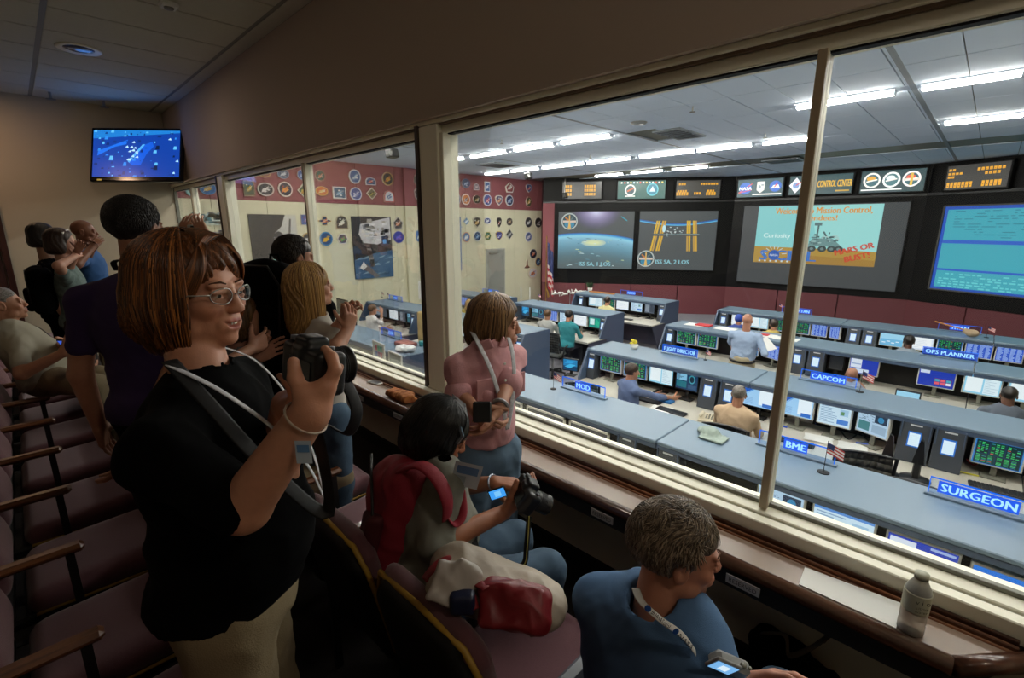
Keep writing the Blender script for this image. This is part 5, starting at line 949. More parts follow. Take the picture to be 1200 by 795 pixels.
# ================================================================ office chairs
def office_chair(x, y, a, label, mesh_c='#2c2d2c', backh=1.02):
    f = hv(a); R = np.stack([-left_of(f), f, UP], 1); t = thing('office_chair', label, 'chair', (x, y, CF), M=m4(R), group='office chairs at the consoles'); fm = m_cam; mm = mat('chair_mesh_'+mesh_c, mesh_c, .8, var=.2, vscale=60)
    MB().box((-.24, -.22, .43), (.24, .24, .5), .035).put('seat', mm, t); V = MB(); n = 8
    for i in range(n):
        for k in range(n):
            g = lambda u, v: (-.23*(1-.12*v*v)+.46*u*(1-.12*v*v), -.25-.06*v+.05*(2*u-1)**2*-1+.05, .56+(backh-.56)*v)
            u0, u1, v0, v1 = i/n, (i+1)/n, k/n, (k+1)/n; V.add([g(u0, v0), g(u1, v0), g(u1, v1), g(u0, v1)], [(0, 1, 2, 3)])
    o = V.put('backrest', mm, t, True); md = o.modifiers.new('s', 'SOLIDIFY'); md.thickness = .015
    pts = [(-.23+.46*u*1, -.25+.05*(1-(2*u-1)**2)-.06, backh) for u in np.linspace(0, 1, 7)]; MB().tube([(-.23, -.2, .56), (-.235, -.24, .8)]+pts+[(.235, -.24, .8), (.23, -.2, .56)], .016, 6).put('back_frame', fm, t, True)
    for g in (-1, 1): MB().tube([(g*.26, -.1, .46), (g*.3, -.1, .66), (g*.29, .12, .67)], .018, 6).put('armrest', fm, t, True)
    MB().tube([(0, 0, .1), (0, 0, .43)], .03, 8).put('gas_post', m_metal, t)
    b = MB(); [b.tube([(0, 0, .11), (.3*math.cos(q*1.2566), .3*math.sin(q*1.2566), .07)], [.03, .02], 6).lathe([(.0, .0), (.03, .005), (.03, .05), (0, .055)], 8, (.3*math.cos(q*1.2566), .3*math.sin(q*1.2566), 0)) for q in range(5)]; b.put('wheel_base', fm, t)
office_chair(5.45, 3.85, 65, 'grey mesh office chair left of the man in blue', '#6a6f68', 1.08); office_chair(5.38, 1.8, 80, 'black mesh office chair under the man in tan', backh=1.08); office_chair(5.45, .62, 70, 'empty black mesh office chair right of the BME plate', '#4a4740', 1.16); office_chair(5.35, .02, 100, 'dark chair back by the monitor arms', '#3c4446', 1.05)
office_chair(7.9, 6.5, 70, 'black office chair under the man in teal', backh=1.0); office_chair(8.15, -.45, 90, 'dark office chair under the man in grey', backh=.95); office_chair(5.2, 10.5, 90, 'dark office chair under the man in white')

# ================================================================ badges and posters on the side wall
def wallbox(px, py, w, h, yy):
    a = onY(px-w/2, py, yy); b = onY(px+w/2, py, yy); c = onY(px, py-h/2, yy); d_ = onY(px, py+h/2, yy); return (a+b)/2, abs(b[0]-a[0]), abs(c[2]-d_[2])
def badge(px, py, w, h, shape, cols, label, yy=None):
    yy = SY-(.10 if onY(px, py, SY)[0] > XJ and onY(px, py, SY)[0] < XJ+.35 else .015)
    c, W_, H_ = wallbox(px, py, w, h, yy); t = thing('mission_badge', label, 'badge', (c[0], yy, c[2])); a, b = W_/2, H_/2; n = 20
    sh = {'round': [(a*math.cos(2*PI*k/n), b*math.sin(2*PI*k/n)) for k in range(n)], 'diamond': [(0, -b), (a, 0), (0, b), (-a, 0)], 'square': [(-a, -b), (a, -b), (a, b), (-a, b)], 'hex': [(a*math.cos(PI*k/3), b*math.sin(PI*k/3)) for k in range(6)],
          'shield': [(0, -b), (a*.75, -b*.35), (a, b*.6), (a*.5, b), (-a*.5, b), (-a, b*.6), (-a*.75, -b*.35)], 'penta': [(-a*.7, -b), (a*.7, -b), (a, .1*b), (0, b), (-a, .1*b)], 'arch': [(-a, -b), (a, -b), (a, .1*b), (a*.7, b*.75), (0, b), (-a*.7, b*.75), (-a, .1*b)],
          'shuttle': [(-a, -b*.8), (-a*.3, -b*.3), (-a*.2, b*.6), (0, b), (a*.2, b*.6), (a*.3, -b*.3), (a, -b*.8), (a*.2, -b*.9), (-a*.2, -b*.9)], 'wings': [(-a, -.15*b), (-a*.4, -.3*b), (-a*.3, -b), (a*.3, -b), (a*.4, -.3*b), (a, -.15*b), (a, .1*b), (a*.4, .3*b), (a*.3, b), (-a*.3, b), (-a*.4, .3*b), (-a, .1*b)]}[shape]
    MB().prism(sh, -.02, .012, 1).put('plaque', mat('badge_edge', '#cfc9b8', .6), t); A = Art(.0025, -.02); rg2 = random.Random(int(px*7+py))
    A.poly([(x*.97, z*.97) for x, z in sh], cols[0], 0); A.poly([(x*.82, z*.82) for x, z in sh], cols[1], 1); c2 = cols[2] if len(cols) > 2 else cols[0]; c3 = cols[3] if len(cols) > 3 else '#e8e6dc'
    if shape != 'shuttle':
        A.poly([(-a*.5, -b*.35), (-a*.1, -b*.45), (a*.5, -b*.05), (a*.25, b*.1), (a*.35, b*.5), (0, b*.2), (-a*.35, b*.1)], c2, 2)
        for k in range(4): x, z = rg2.uniform(-.45, .4)*a, rg2.uniform(-.5, .45)*b; A.ell(x, z, a*rg2.uniform(.07, .16), b*rg2.uniform(.05, .13), c3 if k % 2 else cols[1-k//3], 3, 8)
        A.line((-a*.6, -b*.5), (a*.55, b*.35), b*.07, c3, 4)
    A.put('emblem', PRINT, t)
B_ = [(309, 203, 16, 10, 'round', ('#c8a860', '#8c5a50', '#d8b870'), 'cream and gold round badge cut by the window head, left pane'), (243, 221, 20, 15, 'round', ('#2c78b8', '#1f5c98', '#d8a838'), 'round blue badge with yellow bird, leftmost on the frieze'), (222, 223, 11, 13, 'round', ('#5aa8b0', '#8ac4c4', '#3c7c88'), 'pale teal badge at the far left edge of the glass'),
 (291.5, 221, 13, 18, 'square', ('#7a6a48', '#4c5a48', '#c8a040', '#d8d0a8'), 'dark green and brown square badge beside the white post'), (311, 222, 20, 16, 'round', ('#c8c4b4', '#20222c', '#e4e2da', '#e4e2da'), 'dark oval badge with white shuttle outline'), (331.6, 204, 14, 11, 'round', ('#5c7890', '#2c4868', '#c8d0d0'), 'dark blue badge with white cross lines, upper row'),
 (334, 222, 17, 18, 'round', ('#d8d4c4', '#1c2438', '#e09830', '#c85038'), 'round dark badge with orange shuttle, lower row'), (354, 205, 12, 12, 'round', ('#6c88b0', '#2c5088', '#b8c8d8'), 'small blue badge above the green diamond'), (355.7, 223.5, 15, 17, 'diamond', ('#dcdcc8', '#1c4a34', '#d8b840', '#b84838'), 'green and yellow diamond badge beside the thin mullion'),
 (375, 206, 12, 13, 'round', ('#8c5a48', '#2c6058', '#c87040'), 'teal and red badge at left of the second pane'), (376.7, 224, 15, 11, 'round', ('#d0a040', '#c86838', '#e0c880'), 'oval gold badge at left of the second pane'), (397.5, 226, 15.5, 14, 'square', ('#e4e4e0', '#2c5878', '#6c9cb8'), 'white square plaque with blue picture on the frieze'),
 (415.3, 207, 14, 17, 'round', ('#c8d0d4', '#2c5890', '#8cb0c8'), 'upper round blue badge with white rim'), (416.7, 227.3, 14, 15.5, 'round', ('#c8ccd8', '#344c94', '#9ca8cc'), 'lower round blue badge with white rim'), (434, 212.5, 12, 9, 'arch', ('#c8ccd4', '#3c5c88', '#c85848'), 'small wide white and blue badge above the diamond'),
 (435.4, 227, 13, 14, 'diamond', ('#dcd8c4', '#7c7458', '#303428', '#c8b848'), 'white edged diamond badge below the small wide one'), (454, 209.8, 13, 16, 'round', ('#b89850', '#20242c', '#d8a838', '#c8503c'), 'round black badge with gold rays'), (455.6, 230.3, 12, 14, 'arch', ('#c83c3c', '#dce4e8', '#3c78b0'), 'red edged badge with white centre'),
 (488.8, 211, 8, 13, 'round', ('#4c5048', '#2c302c', '#7c8478'), 'dark oval badge left of the post, upper'), (490, 229, 10, 16, 'shield', ('#c8c8bc', '#181c24', '#3c88c8'), 'black and blue shield badge left of the post, lower'),
 (380, 259, 16, 11, 'wings', ('#b89850', '#1c3c68', '#c87040'), 'blue badge with gold wings on the beige wall'), (400, 260.5, 15, 17, 'arch', ('#a89c80', '#3c3c38', '#d8d4c4'), 'arched tan and black badge on the beige wall'), (381.7, 280, 16, 17, 'round', ('#3c88b8', '#1c4878', '#e0b030', '#e0b030'), 'round blue badge with yellow bird on the beige wall'),
 (401, 280, 13, 14, 'hex', ('#d8d4d0', '#4c4858', '#48a04c', '#c85878'), 'white edged hexagon badge with green centre'), (466, 261.5, 12, 15, 'penta', ('#b8b4b0', '#2c2c38', '#d87838'), 'pointed badge with orange flame right of the big poster'), (466.6, 278, 13, 14, 'round', ('#3040a8', '#1c2c90', '#4860d0', '#c84868'), 'round royal blue badge right of the big poster'),
 (491.8, 276.6, 13, 15, 'round', ('#3c8cc8', '#2c70b0', '#e4ecf0'), 'round light blue badge just left of the post'), (359, 257.6, 13, 12, 'square', ('#4c68a8', '#3c5490', '#a8b8d8', '#c84858'), 'square blue badge by the thin mullion'), (360.7, 280.5, 14, 16, 'round', ('#c8a048', '#2c2c34', '#dcdcd4'), 'round black and gold badge by the thin mullion'), (270, 284, 10, 14, 'round', ('#d8c040', '#2c6ca8', '#d8c040'), 'round yellow and blue badge left of the wide post'),
 (536, 215, 6, 11, 'round', ('#4c8084', '#3c686c'), 'small teal badge touching the post, upper row'), (545.6, 215, 10, 11, 'round', ('#3c5078', '#1c3058', '#8ca0b8'), 'dark blue badge, second on upper frieze right of the post'), (558, 219, 6, 8, 'arch', ('#d8d4d4', '#8c8c98'), 'tiny white badge on the upper frieze'), (570.6, 219, 6, 12, 'square', ('#e4e8ec', '#3c68a0', '#e4e8ec'), 'tall narrow white and blue badge'),
 (597, 219.8, 10, 12, 'penta', ('#dcd8d0', '#8c3c40', '#dcd8d0'), 'white edged pentagon badge on the upper frieze'), (619.4, 221, 7, 10, 'shield', ('#8ca0b8', '#2c4880', '#c84848'), 'small blue badge near the frieze corner'), (536, 233.5, 7, 12, 'round', ('#c8ccd4', '#5c6c90'), 'pale badge touching the post, lower row'), (545.6, 233.8, 10, 13, 'round', ('#dcd8d0', '#c87830', '#1c3868'), 'white and orange badge, lower frieze row'),
 (558.5, 233.8, 9, 10, 'round', ('#3c3828', '#181810', '#a89038'), 'black and gold badge, lower frieze row'), (570.9, 234.5, 10, 14, 'round', ('#c8c8d4', '#2c4888', '#c84848'), 'blue and white oval badge, lower frieze row'), (584.5, 235, 9, 12, 'shield', ('#d8d4d0', '#5c5c78', '#c88858'), 'white shield badge, lower frieze row'), (596.7, 235, 9, 13, 'round', ('#c8ccd8', '#1c2c58', '#8ca8d8'), 'oval dark blue badge, lower frieze row'), (619.4, 236.6, 7, 13, 'hex', ('#8c4838', '#384828', '#c8a048'), 'red and green badge near the frieze corner'),
 (546, 259.5, 7, 9, 'diamond', ('#8ca8c0', '#4c80b0', '#c8d8e4'), 'light blue diamond badge above the door row'), (558.5, 260.6, 10, 13, 'shield', ('#b8b4a0', '#20242c', '#c8a048'), 'black shield badge, upper wall row'), (570.9, 259, 8, 8, 'round', ('#d8dce4', '#3c4c90', '#d8dce4'), 'small white and blue badge, upper wall row'), (584.5, 261, 6, 12, 'shield', ('#3c3c3c', '#202020', '#8c3c38'), 'narrow black badge, upper wall row'), (596.7, 260, 7, 9, 'round', ('#3c3c38', '#5c5450', '#a88858'), 'small dark badge, upper wall row'),
 (546, 278, 9, 12, 'round', ('#c87040', '#3c7cb0', '#dce4e8'), 'orange rimmed badge, lower wall row'), (559, 277, 9, 12, 'round', ('#c8d0d8', '#1c3c68', '#3c88c0'), 'blue and white badge, lower wall row'), (571.3, 276.8, 8, 11, 'hex', ('#a8a048', '#386858', '#c8b868'), 'green and yellow badge, lower wall row'), (584.5, 276.6, 9, 11, 'shield', ('#c8a850', '#3c3c80', '#6870b8'), 'purple shield badge, lower wall row'), (596.7, 274.7, 9, 13, 'diamond', ('#b8b8b0', '#282c30', '#8c9098'), 'dark diamond badge, lower wall row'),
 (619, 260.8, 8, 12, 'round', ('#4c4c50', '#24282c', '#b8bcc0'), 'dark round badge, left of two by the wall corner'), (630.5, 261, 8, 12, 'round', ('#3c3c3c', '#181818', '#5c6070'), 'black round badge, right of two by the wall corner'), (619, 277.7, 8, 12, 'round', ('#b8bcd0', '#4c5888', '#b8bcd0'), 'white and blue badge below the two dark ones'), (624.5, 297.5, 8, 11, 'round', ('#3c4868', '#141c30', '#c86848'), 'dark blue badge above the shuttle shape'), (630.3, 307, 7, 11, 'round', ('#c8a048', '#1c3c68', '#3c88b8'), 'blue and gold badge right of the shuttle shape'),
 (617.2, 309.3, 7, 12, 'shuttle', ('#4c3830', '#7c5040'), 'brown shuttle shaped badge near the corner'), (624, 320, 11, 13, 'round', ('#e4d4b8', '#d8d8d8', '#e08838', '#3c5ca8'), 'white and orange round badge lowest near the corner')]
for b in B_: badge(*b)
def poster(px0, px1, py0, py1, label, fn, yy=SY-.02):
    a = onY(px0, py0, yy); b = onY(px1, py0, yy); c = onY(px0, py1, yy); w = b[0]-a[0]; h = a[2]-c[2]; t = thing('poster', label, 'poster', (a[0], yy, c[2])); MB().box((0, -.02, 0), (w, .018, h), .004).put('board', m_black, t); A = Art(.0025, -.02); fn(A, w, h, random.Random(5)); A.put('print', PRINT, t)
def eva2(A, w, h, rg):
    A.rect(0, 0, w, h, '#26262c', 0); A.poly([(0, 0), (w, 0), (w, h*.45), (w*.5, h*.4), (0, h*.3)], '#3a5c80', 1); [A.poly([(x, z), (x+rg.uniform(.1, .4), z+.03), (x+.2, z+.08)], rg.choice(['#6c88a4', '#8ca4b4', '#2c4868']), 2) for x, z in [(rg.uniform(0, w*.8), rg.uniform(0, h*.35)) for _ in range(18)]]
    A.poly([(w*.15, h*.72), (w*.2, h*.88), (w*.97, h*.99), (w*.97, h*.62), (w*.6, h*.55), (w*.25, h*.58)], '#c8c8cc', 3)
    for k in range(34): x = rg.uniform(.2, .85)*w; z = h*rg.uniform(.6, .9); A.rect(x, z, x+rg.uniform(.05, .2), z+rg.uniform(.02, .12), rg.choice(['#e4e4e8', '#8c8c94', '#a8a49c', '#5c5c64', '#d4d0c8']), 4)
    A.poly([(w*.72, h*.52), (w*.9, h*.52), (w*.9, h*.7), (w*.72, h*.68)], '#24304c', 5); A.rect(w*.75, h*.56, w*.84, h*.63, '#58a0e0', 6)
    for k in range(7): A.poly([(w*(.3+.02*k), h*(.56-.05*k)), (w*(.42+.015*k), h*(.56-.05*k)), (w*(.44+.01*k), h*(.49-.05*k)), (w*(.32+.01*k), h*(.49-.05*k))], ['#5c4c48', '#8c8484', '#3c3434'][k % 3], 5)
    A.poly([(w*.12, h*.18), (w*.3, h*.24), (w*.62, h*.02), (w*.5, h*.0), (w*.3, h*.12)], '#6c6464', 5); A.poly([(w*.12, h*.18), (w*.22, h*.28), (w*.3, h*.2), (w*.2, h*.14)], '#e4e0dc', 6)
def eva1(A, w, h, rg):
    A.rect(0, 0, w, h, '#2a2a2e', 0); A.poly([(w*.75, h), (w, h), (w, h*.3), (w*.9, h*.5)], '#c8c4b8', 1); A.poly([(0, 0), (w*.3, 0), (w*.25, h*.35), (0, h*.4)], '#8c9cb8', 1); [A.line((w*.02, h*(.05+.06*k)), (w*.26, h*(.1+.06*k)), .03, '#b8c4d8', 2) for k in range(5)]
    A.poly([(w*.42, h*.3), (w*.4, h*.6), (w*.5, h*.78), (w*.66, h*.86), (w*.74, h*.98), (w*.98, h*.98), (w*.95, h*.3)], '#c8c8c2', 2); A.ell(w*.58, h*.66, w*.15, h*.14, '#33343c', 3); A.ell(w*.6, h*.48, w*.2, h*.08, '#9cc8c0', 4); A.line((w*.86, h*.95), (w*.8, h*.7), .05, '#5c5c60', 4); A.poly([(w*.4, 0), (w*.9, 0), (w*.92, h*.35), (w*.45, h*.32)], '#a8a8a8', 2)
    for k in range(30): x = rg.uniform(.4, .9)*w; z = h*rg.uniform(.02, .7); A.rect(x, z, x+rg.uniform(.05, .18), z+rg.uniform(.03, .12), rg.choice(['#e0e0dc', '#6c6c74', '#c8c8c4', '#8c8890']), 5)
poster(411, 457, 253.5, 328, 'tall poster of an astronaut on a robot arm above blue earth', eva2); poster(290, 346, 251, 352, 'large poster of a white suited astronaut close up, partly behind the visitors', eva1)
def bl(A, w, h, rg): A.rect(0, 0, w, h, '#4c74a8', 0); [A.poly([(x, z), (x+.3, z+.05), (x+.1, z+.12)], rg.choice(['#7c9cc4', '#3c5c88', '#a8bcd0']), 1) for x, z in [(rg.uniform(0, w*.7), rg.uniform(0, h*.9)) for _ in range(16)]]
poster(520, 539.5, 254, 319, 'tall blue poster partly hidden by the white post', bl)
def pc(A, w, h, rg): A.rect(0, 0, w, h, '#c8d4c8', 0); [A.rect(x, z, x+rg.uniform(.05, .2), z+rg.uniform(.04, .12), rg.choice(['#3c7c90', '#5c6c58', '#8ca8b0', '#2c4858']), 1) for x, z in [(rg.uniform(0, w*.85), rg.uniform(0, h*.8)) for _ in range(20)]]
poster(238, 262, 251, 264, 'small wide picture above the raised camera, left pane', pc); poster(223, 231, 251, 262, 'pale narrow picture at the far left behind the glass', pc)
def pp(A, w, h, rg): A.rect(0, 0, w, h, '#584c84', 0); [A.rect(x, z, x+rg.uniform(.08, .3), z+rg.uniform(.04, .12), rg.choice(['#c8c8dc', '#30487c', '#8c84b8', '#d8d8d0']), 1) for x, z in [(rg.uniform(0, w*.8), rg.uniform(0, h*.85)) for _ in range(16)]]
poster(246, 262, 272, 292, 'purple and blue picture behind the raised camera', pp)
# ================================================================ viewing room furniture
m_ledge = wood_mat('dark_ledge_wood', '#3a1f14', '#5c3826', .28, (14, 1, 14), .4); m_ledge2 = wood_mat('brown_ledge_wood', '#4a2a18', '#7a4a2c', .3, (14, 1, 14), .4); m_formica = mat('ledge_laminate', '#8a7464', .28, var=.12, vscale=3, coat=.3)
t = thing('window_ledge', 'long brown writing ledge running under the viewing window', 'ledge', (1.55, -.2, -1.13))
ly = WY+.2
MB().prism([(.035, .10), (.165, -.03), (.165, ly), (.035, ly)], -.02, 0, 2).put('ledge_top', m_formica, t); o = MB().tube([(.018, .095, -.012), (.018, ly, -.012)], .026, 10).tube([(.018, .095, -.012), (.20, -.07, -.012)], .026, 10).put('ledge_nosing', m_ledge, t, True)
MB().prism([(.01, .1), (.39, -.12), (.39, ly), (.01, ly)], -.10, -.02, 2).put('ledge_apron', m_black, t)
for x, z, mm in ((.165, .004, m_ledge2), (.182, .012, m_ledge2), (.20, .022, m_ledge)): MB().box((x, -.03, -.03), (x+.013, ly, z), .003).put('wood_rail', mm, t)
MB().box((.212, -.03, -.04), (.218, ly, -.005)).put('shadow_rail', m_black, t)
m_lab = mat('label_grey', '#8e8a86', .5)
for q, (px, py) in enumerate(((602, 542), (706, 592), (873, 663), (466, 474), (420, 452))):
    p = onX(px, py, 1.53); l = thing('ledge_label', 'small white RESERVED label on the ledge edge, %s' % ('third from the right', 'second from the right', 'rightmost, beside the head in blue', 'under the orange cloth', 'leftmost, below the phone')[q], 'label', (1.527, p[1], -1.175), RZ, 'reserved labels along the ledge')
    MB().box((-.055, 0, -.018), (.055, .004, .018), .002).put('plate', m_lab, l); A = Art(.0006); A.rect(-.052, -.015, .052, .015, '#b4b0aa', 0); A.text('RESERVED', 0, 0, .016, '#201c1a', wmax=.09, l=1); A.put('lettering', PRINT, l)
# paper sheet, bottle, phone, cloth on the ledge
cor = [onZ(px, py, -1.128) for px, py in ((943, 666), (936, 686), (1050, 738), (1055, 708))]; c0 = sum(cor)/4
o = MB().add([tuple(p-c0) for p in cor]+[tuple(p-c0+UP*.004) for p in cor], [(0, 1, 2, 3), (7, 6, 5, 4), (0, 4, 5, 1), (1, 5, 6, 2), (2, 6, 7, 3), (3, 7, 4, 0)]).put('paper_sheet', mat('paper_#e8e8e4', '', .8), None, loc=c0); tag(o, 'long white paper sheet lying on the ledge beside the bottle', 'paper')
m_pet = bpy.data.materials.new('clear_plastic'); m_pet.use_nodes = True; b = m_pet.node_tree.nodes['Principled BSDF']; b.inputs['Transmission Weight'].default_value = .6; b.inputs['Roughness'].default_value = .08; b.inputs['IOR'].default_value = 1.15; b.inputs['Base Color'].default_value = (.93, .92, .85, 1)
p = onZ(1066, 739, -1.13); t = thing('water_bottle', 'clear plastic water bottle with pale label on the ledge at right', 'bottle', p)
MB().lathe([(.0, .0), (.026, .0), (.031, .006), (.031, .03), (.029, .036), (.031, .042), (.031, .13), (.028, .145), (.018, .165), (.015, .172), (.015, .176), (.0, .176)], 28).put('bottle_body', m_pet, t, True); MB().lathe([(.0, .174), (.0165, .174), (.0165, .19), (.0, .191)], 20).put('cap', mat('frosted_cap', '#b8b8a4', .4), t, True)
MB().lathe([(.0316, .075), (.0318, .08), (.0318, .13), (.0316, .134)], 28).put('label_band', mat('pale_label', '#c0bfa6', .5), t, True); A = Art(.0005); A.text('v i o', 0, .118, .014, '#3a3c30'); A.text('citrus', 0, .1, .009, '#5a5c48'); A.text('water', 0, .088, .009, '#5a5c48'); A.put('print', PRINT, t, rz=RZ*0+rad(-62), loc=(-.0315*math.sin(rad(62)), -.0315*math.cos(rad(62)), 0))
p = onZ(440, 449, -1.128); t = thing('mobile_phone', 'white mobile phone lying on the ledge left of the orange cloth', 'phone', p, rad(10)); MB().box((-.032, -.062, 0), (.032, .062, .009), .004).put('body', m_white, t); MB().box((-.028, -.048, .009), (.028, .048, .0096)).put('glass', m_cam, t)
p = onZ(470, 465, -1.11); cloth('folded_cloth', [rbox(p, (.05, .13, .012), .012), rbox(p+np.array([.01, .02, .022]), (.042, .1, .01), .01, R=rotm((1, .2, 0), (0, 0, 1))), rbox(p+np.array([.0, -.06, .02]), (.04, .06, .012), .012, R=rotm((1, -.3, 0), (0, .1, 1)))], .005, wood_mat('striped_orange_cloth', '#7a2c12', '#d08a48', .9, (3, 40, 3), 0), amp=.003, fr=60); tag(bpy.data.objects['folded_cloth'], 'folded orange striped cloth on the ledge behind the black haired head', 'cloth')
# wall television
tc_ = J(160, 181, 8.9*math.cos(rad(5))); tc_ = onY(160, 181, 8.55); Rt = m4(np.stack([unit(RT+HD*.05), unit(HD-RT*.05-UP*.30), unit(np.cross(unit(RT+HD*.05), unit(HD-RT*.05-UP*.30)))], 1))
t = thing('wall_television', 'flat television showing a blue control room picture, high on the far wall', 'television', tc_, M=Rt); dpt = float(np.dot(tc_, FW)); tw = 104*dpt/F_PX; thh = 63*dpt/F_PX*1.02
MB().box((-tw/2, 0, -thh/2), (tw/2, .06, thh/2), .012).put('case', mat('gloss_black', '#08080a', .15), t); A = Art(.0015); rg = random.Random(9); w2, h2 = tw/2-.035, thh/2-.04
A.rect(-w2, -h2+.02, w2, h2, '#0c3c9c', 0); X_ = lambda u: -w2+2*w2*u; Z_ = lambda v: -h2+.02+(2*h2-.02)*v
A.poly([(X_(0), Z_(.82)), (X_(1), Z_(.95)), (X_(1), Z_(1)), (X_(0), Z_(1))], '#1c78c8', 1); A.poly([(X_(.05), Z_(.45)), (X_(.33), Z_(.72)), (X_(.4), Z_(.8)), (X_(.38), Z_(.7)), (X_(.06), Z_(.56))], '#1c6cdc', 1)
A.poly([(X_(.42), Z_(.3)), (X_(.6), Z_(.7)), (X_(.68), Z_(.76)), (X_(.7), Z_(.66)), (X_(.62), Z_(.5)), (X_(.55), Z_(.25)), (X_(.45), Z_(.25))], '#1058d0', 1); A.poly([(X_(.4), Z_(.34)), (X_(.42), Z_(.3)), (X_(.6), Z_(.7)), (X_(.57), Z_(.7))], '#50a8e8', 2)
for k in range(90):
    u, v = rg.random(), rg.random()
    if u > .72 and v < .8 and u < .84: continue
    s = rg.uniform(.01, .05); c = rg.choice(['#0a2870', '#2c84dc', '#082058', '#5cb4e8', '#0c3480', '#061840']); a_ = min(X_(u+s), w2); b_ = min(Z_(v+s*rg.uniform(.5, 2)), h2); A.poly([(X_(u), Z_(v)), (a_, Z_(v)-.0), (a_, b_), (X_(u)+s*.3, b_)], c, 3)
for k in range(16): u, v = rg.choice([(rg.uniform(.86, .96), rg.uniform(.05, .8)), (rg.uniform(.36, .5), rg.uniform(.35, .75))]); A.poly([(X_(u), Z_(v)), (X_(u+.04), Z_(v-.01)), (X_(u+.03), Z_(v+.04))], '#b4dcf4', 4)
A.rect(-tw/2+.1, -thh/2+.008, -tw/2+.16, -thh/2+.03, '#8c7430', 0); A.put('display', TV, t); MB().box((-.06, .06, -.1), (.06, .5, .02)).box((-.2, .48, -.2), (.2, .5, .2)).put('wall_bracket', m_black, t)
area = area_light('television_glow', tuple(tc_-np.array(Rt.col[1][:3])*.12), tw*.8, 2, (.15, .4, 1), sizey=thh*.8); area.matrix_world = Matrix.Translation(Vector(tuple(tc_-np.array(Rt.col[1][:3])*.12))) @ Rt @ Matrix.Rotation(PI/2, 4, 'X') @ Matrix.Rotation(PI, 4, 'X') if False else Matrix.Translation(Vector(tuple(tc_-np.array(Rt.col[1][:3])*.12))) @ Rt @ Matrix.Rotation(-PI/2, 4, 'X')
# ceiling fittings in the viewing room
t = thing('ceiling_speaker', 'round recessed ceiling fitting with bluish reflection tint at upper left', 'ceiling fitting', (.73, 6.5, CZ-.004)); MB().lathe([(.12, 0), (.17, -.008), (.175, 0), (.17, .004)], 28).put('trim_ring', m_cream, t, True); MB().lathe([(.0, -.01), (.08, -.012), (.118, .0), (.118, .004)], 24).put('lens', mat('blue_reflection_glass', '#4c5a80', .15), t, True)  # bluish reflection on the unlit lens is put into its colour
for q, (px, py, nm, lb) in enumerate(((197, 3, 'smoke_detector', 'square white smoke detector at the top of the viewing room ceiling'), (58, 108, 'sprinkler', 'small ceiling sprinkler at far left of the viewing room'), (121, 118, 'sprinkler', 'white ceiling sprinkler above the television'))):
    p = onZ(px, py, CZ); t = thing(nm, lb, 'ceiling fitting', (p[0], p[1], CZ))
    if q == 0: MB().box((-.06, -.06, -.035), (.06, .06, 0), .012).put('case', m_white, t); MB().lathe([(.0, -.045), (.03, -.045), (.035, -.034)], 12).put('sensor', m_grey, t, True)
    else: MB().tube([(0, 0, 0), (0, 0, -.08)], .015, 8).put('stem', m_metal, t); MB().lathe([(.05, -.085), (.05, -.08), (.012, -.07)], 12).put('deflector', m_grey, t)
for q, (x_, y_, lb) in enumerate(((-.5, 8.3, 'by the far door'), (.7, -1.5, 'added behind the photographer near the window'), (-.9, -.6, 'added over the rear seats'), (-1.0, 3.6, 'added over the middle of the left seats'))):  # unseen fittings; all but the door one added for fill lamps
    t = thing('downlight_and_fill_fitting', 'round recessed ceiling downlight %s, outside the picture' % lb, 'ceiling light', (x_, y_, CZ-.004), group='recessed downlights of the viewing room'); MB().lathe([(.12, 0), (.17, -.008), (.175, 0), (.17, .004)], 24).put('trim_ring', m_cream, t, True); MB().lathe([(.0, -.003), (.118, -.002), (.118, .004)], 20).put('lens', emat('downlight_lens', '#ffd9b0', 1.5), t)
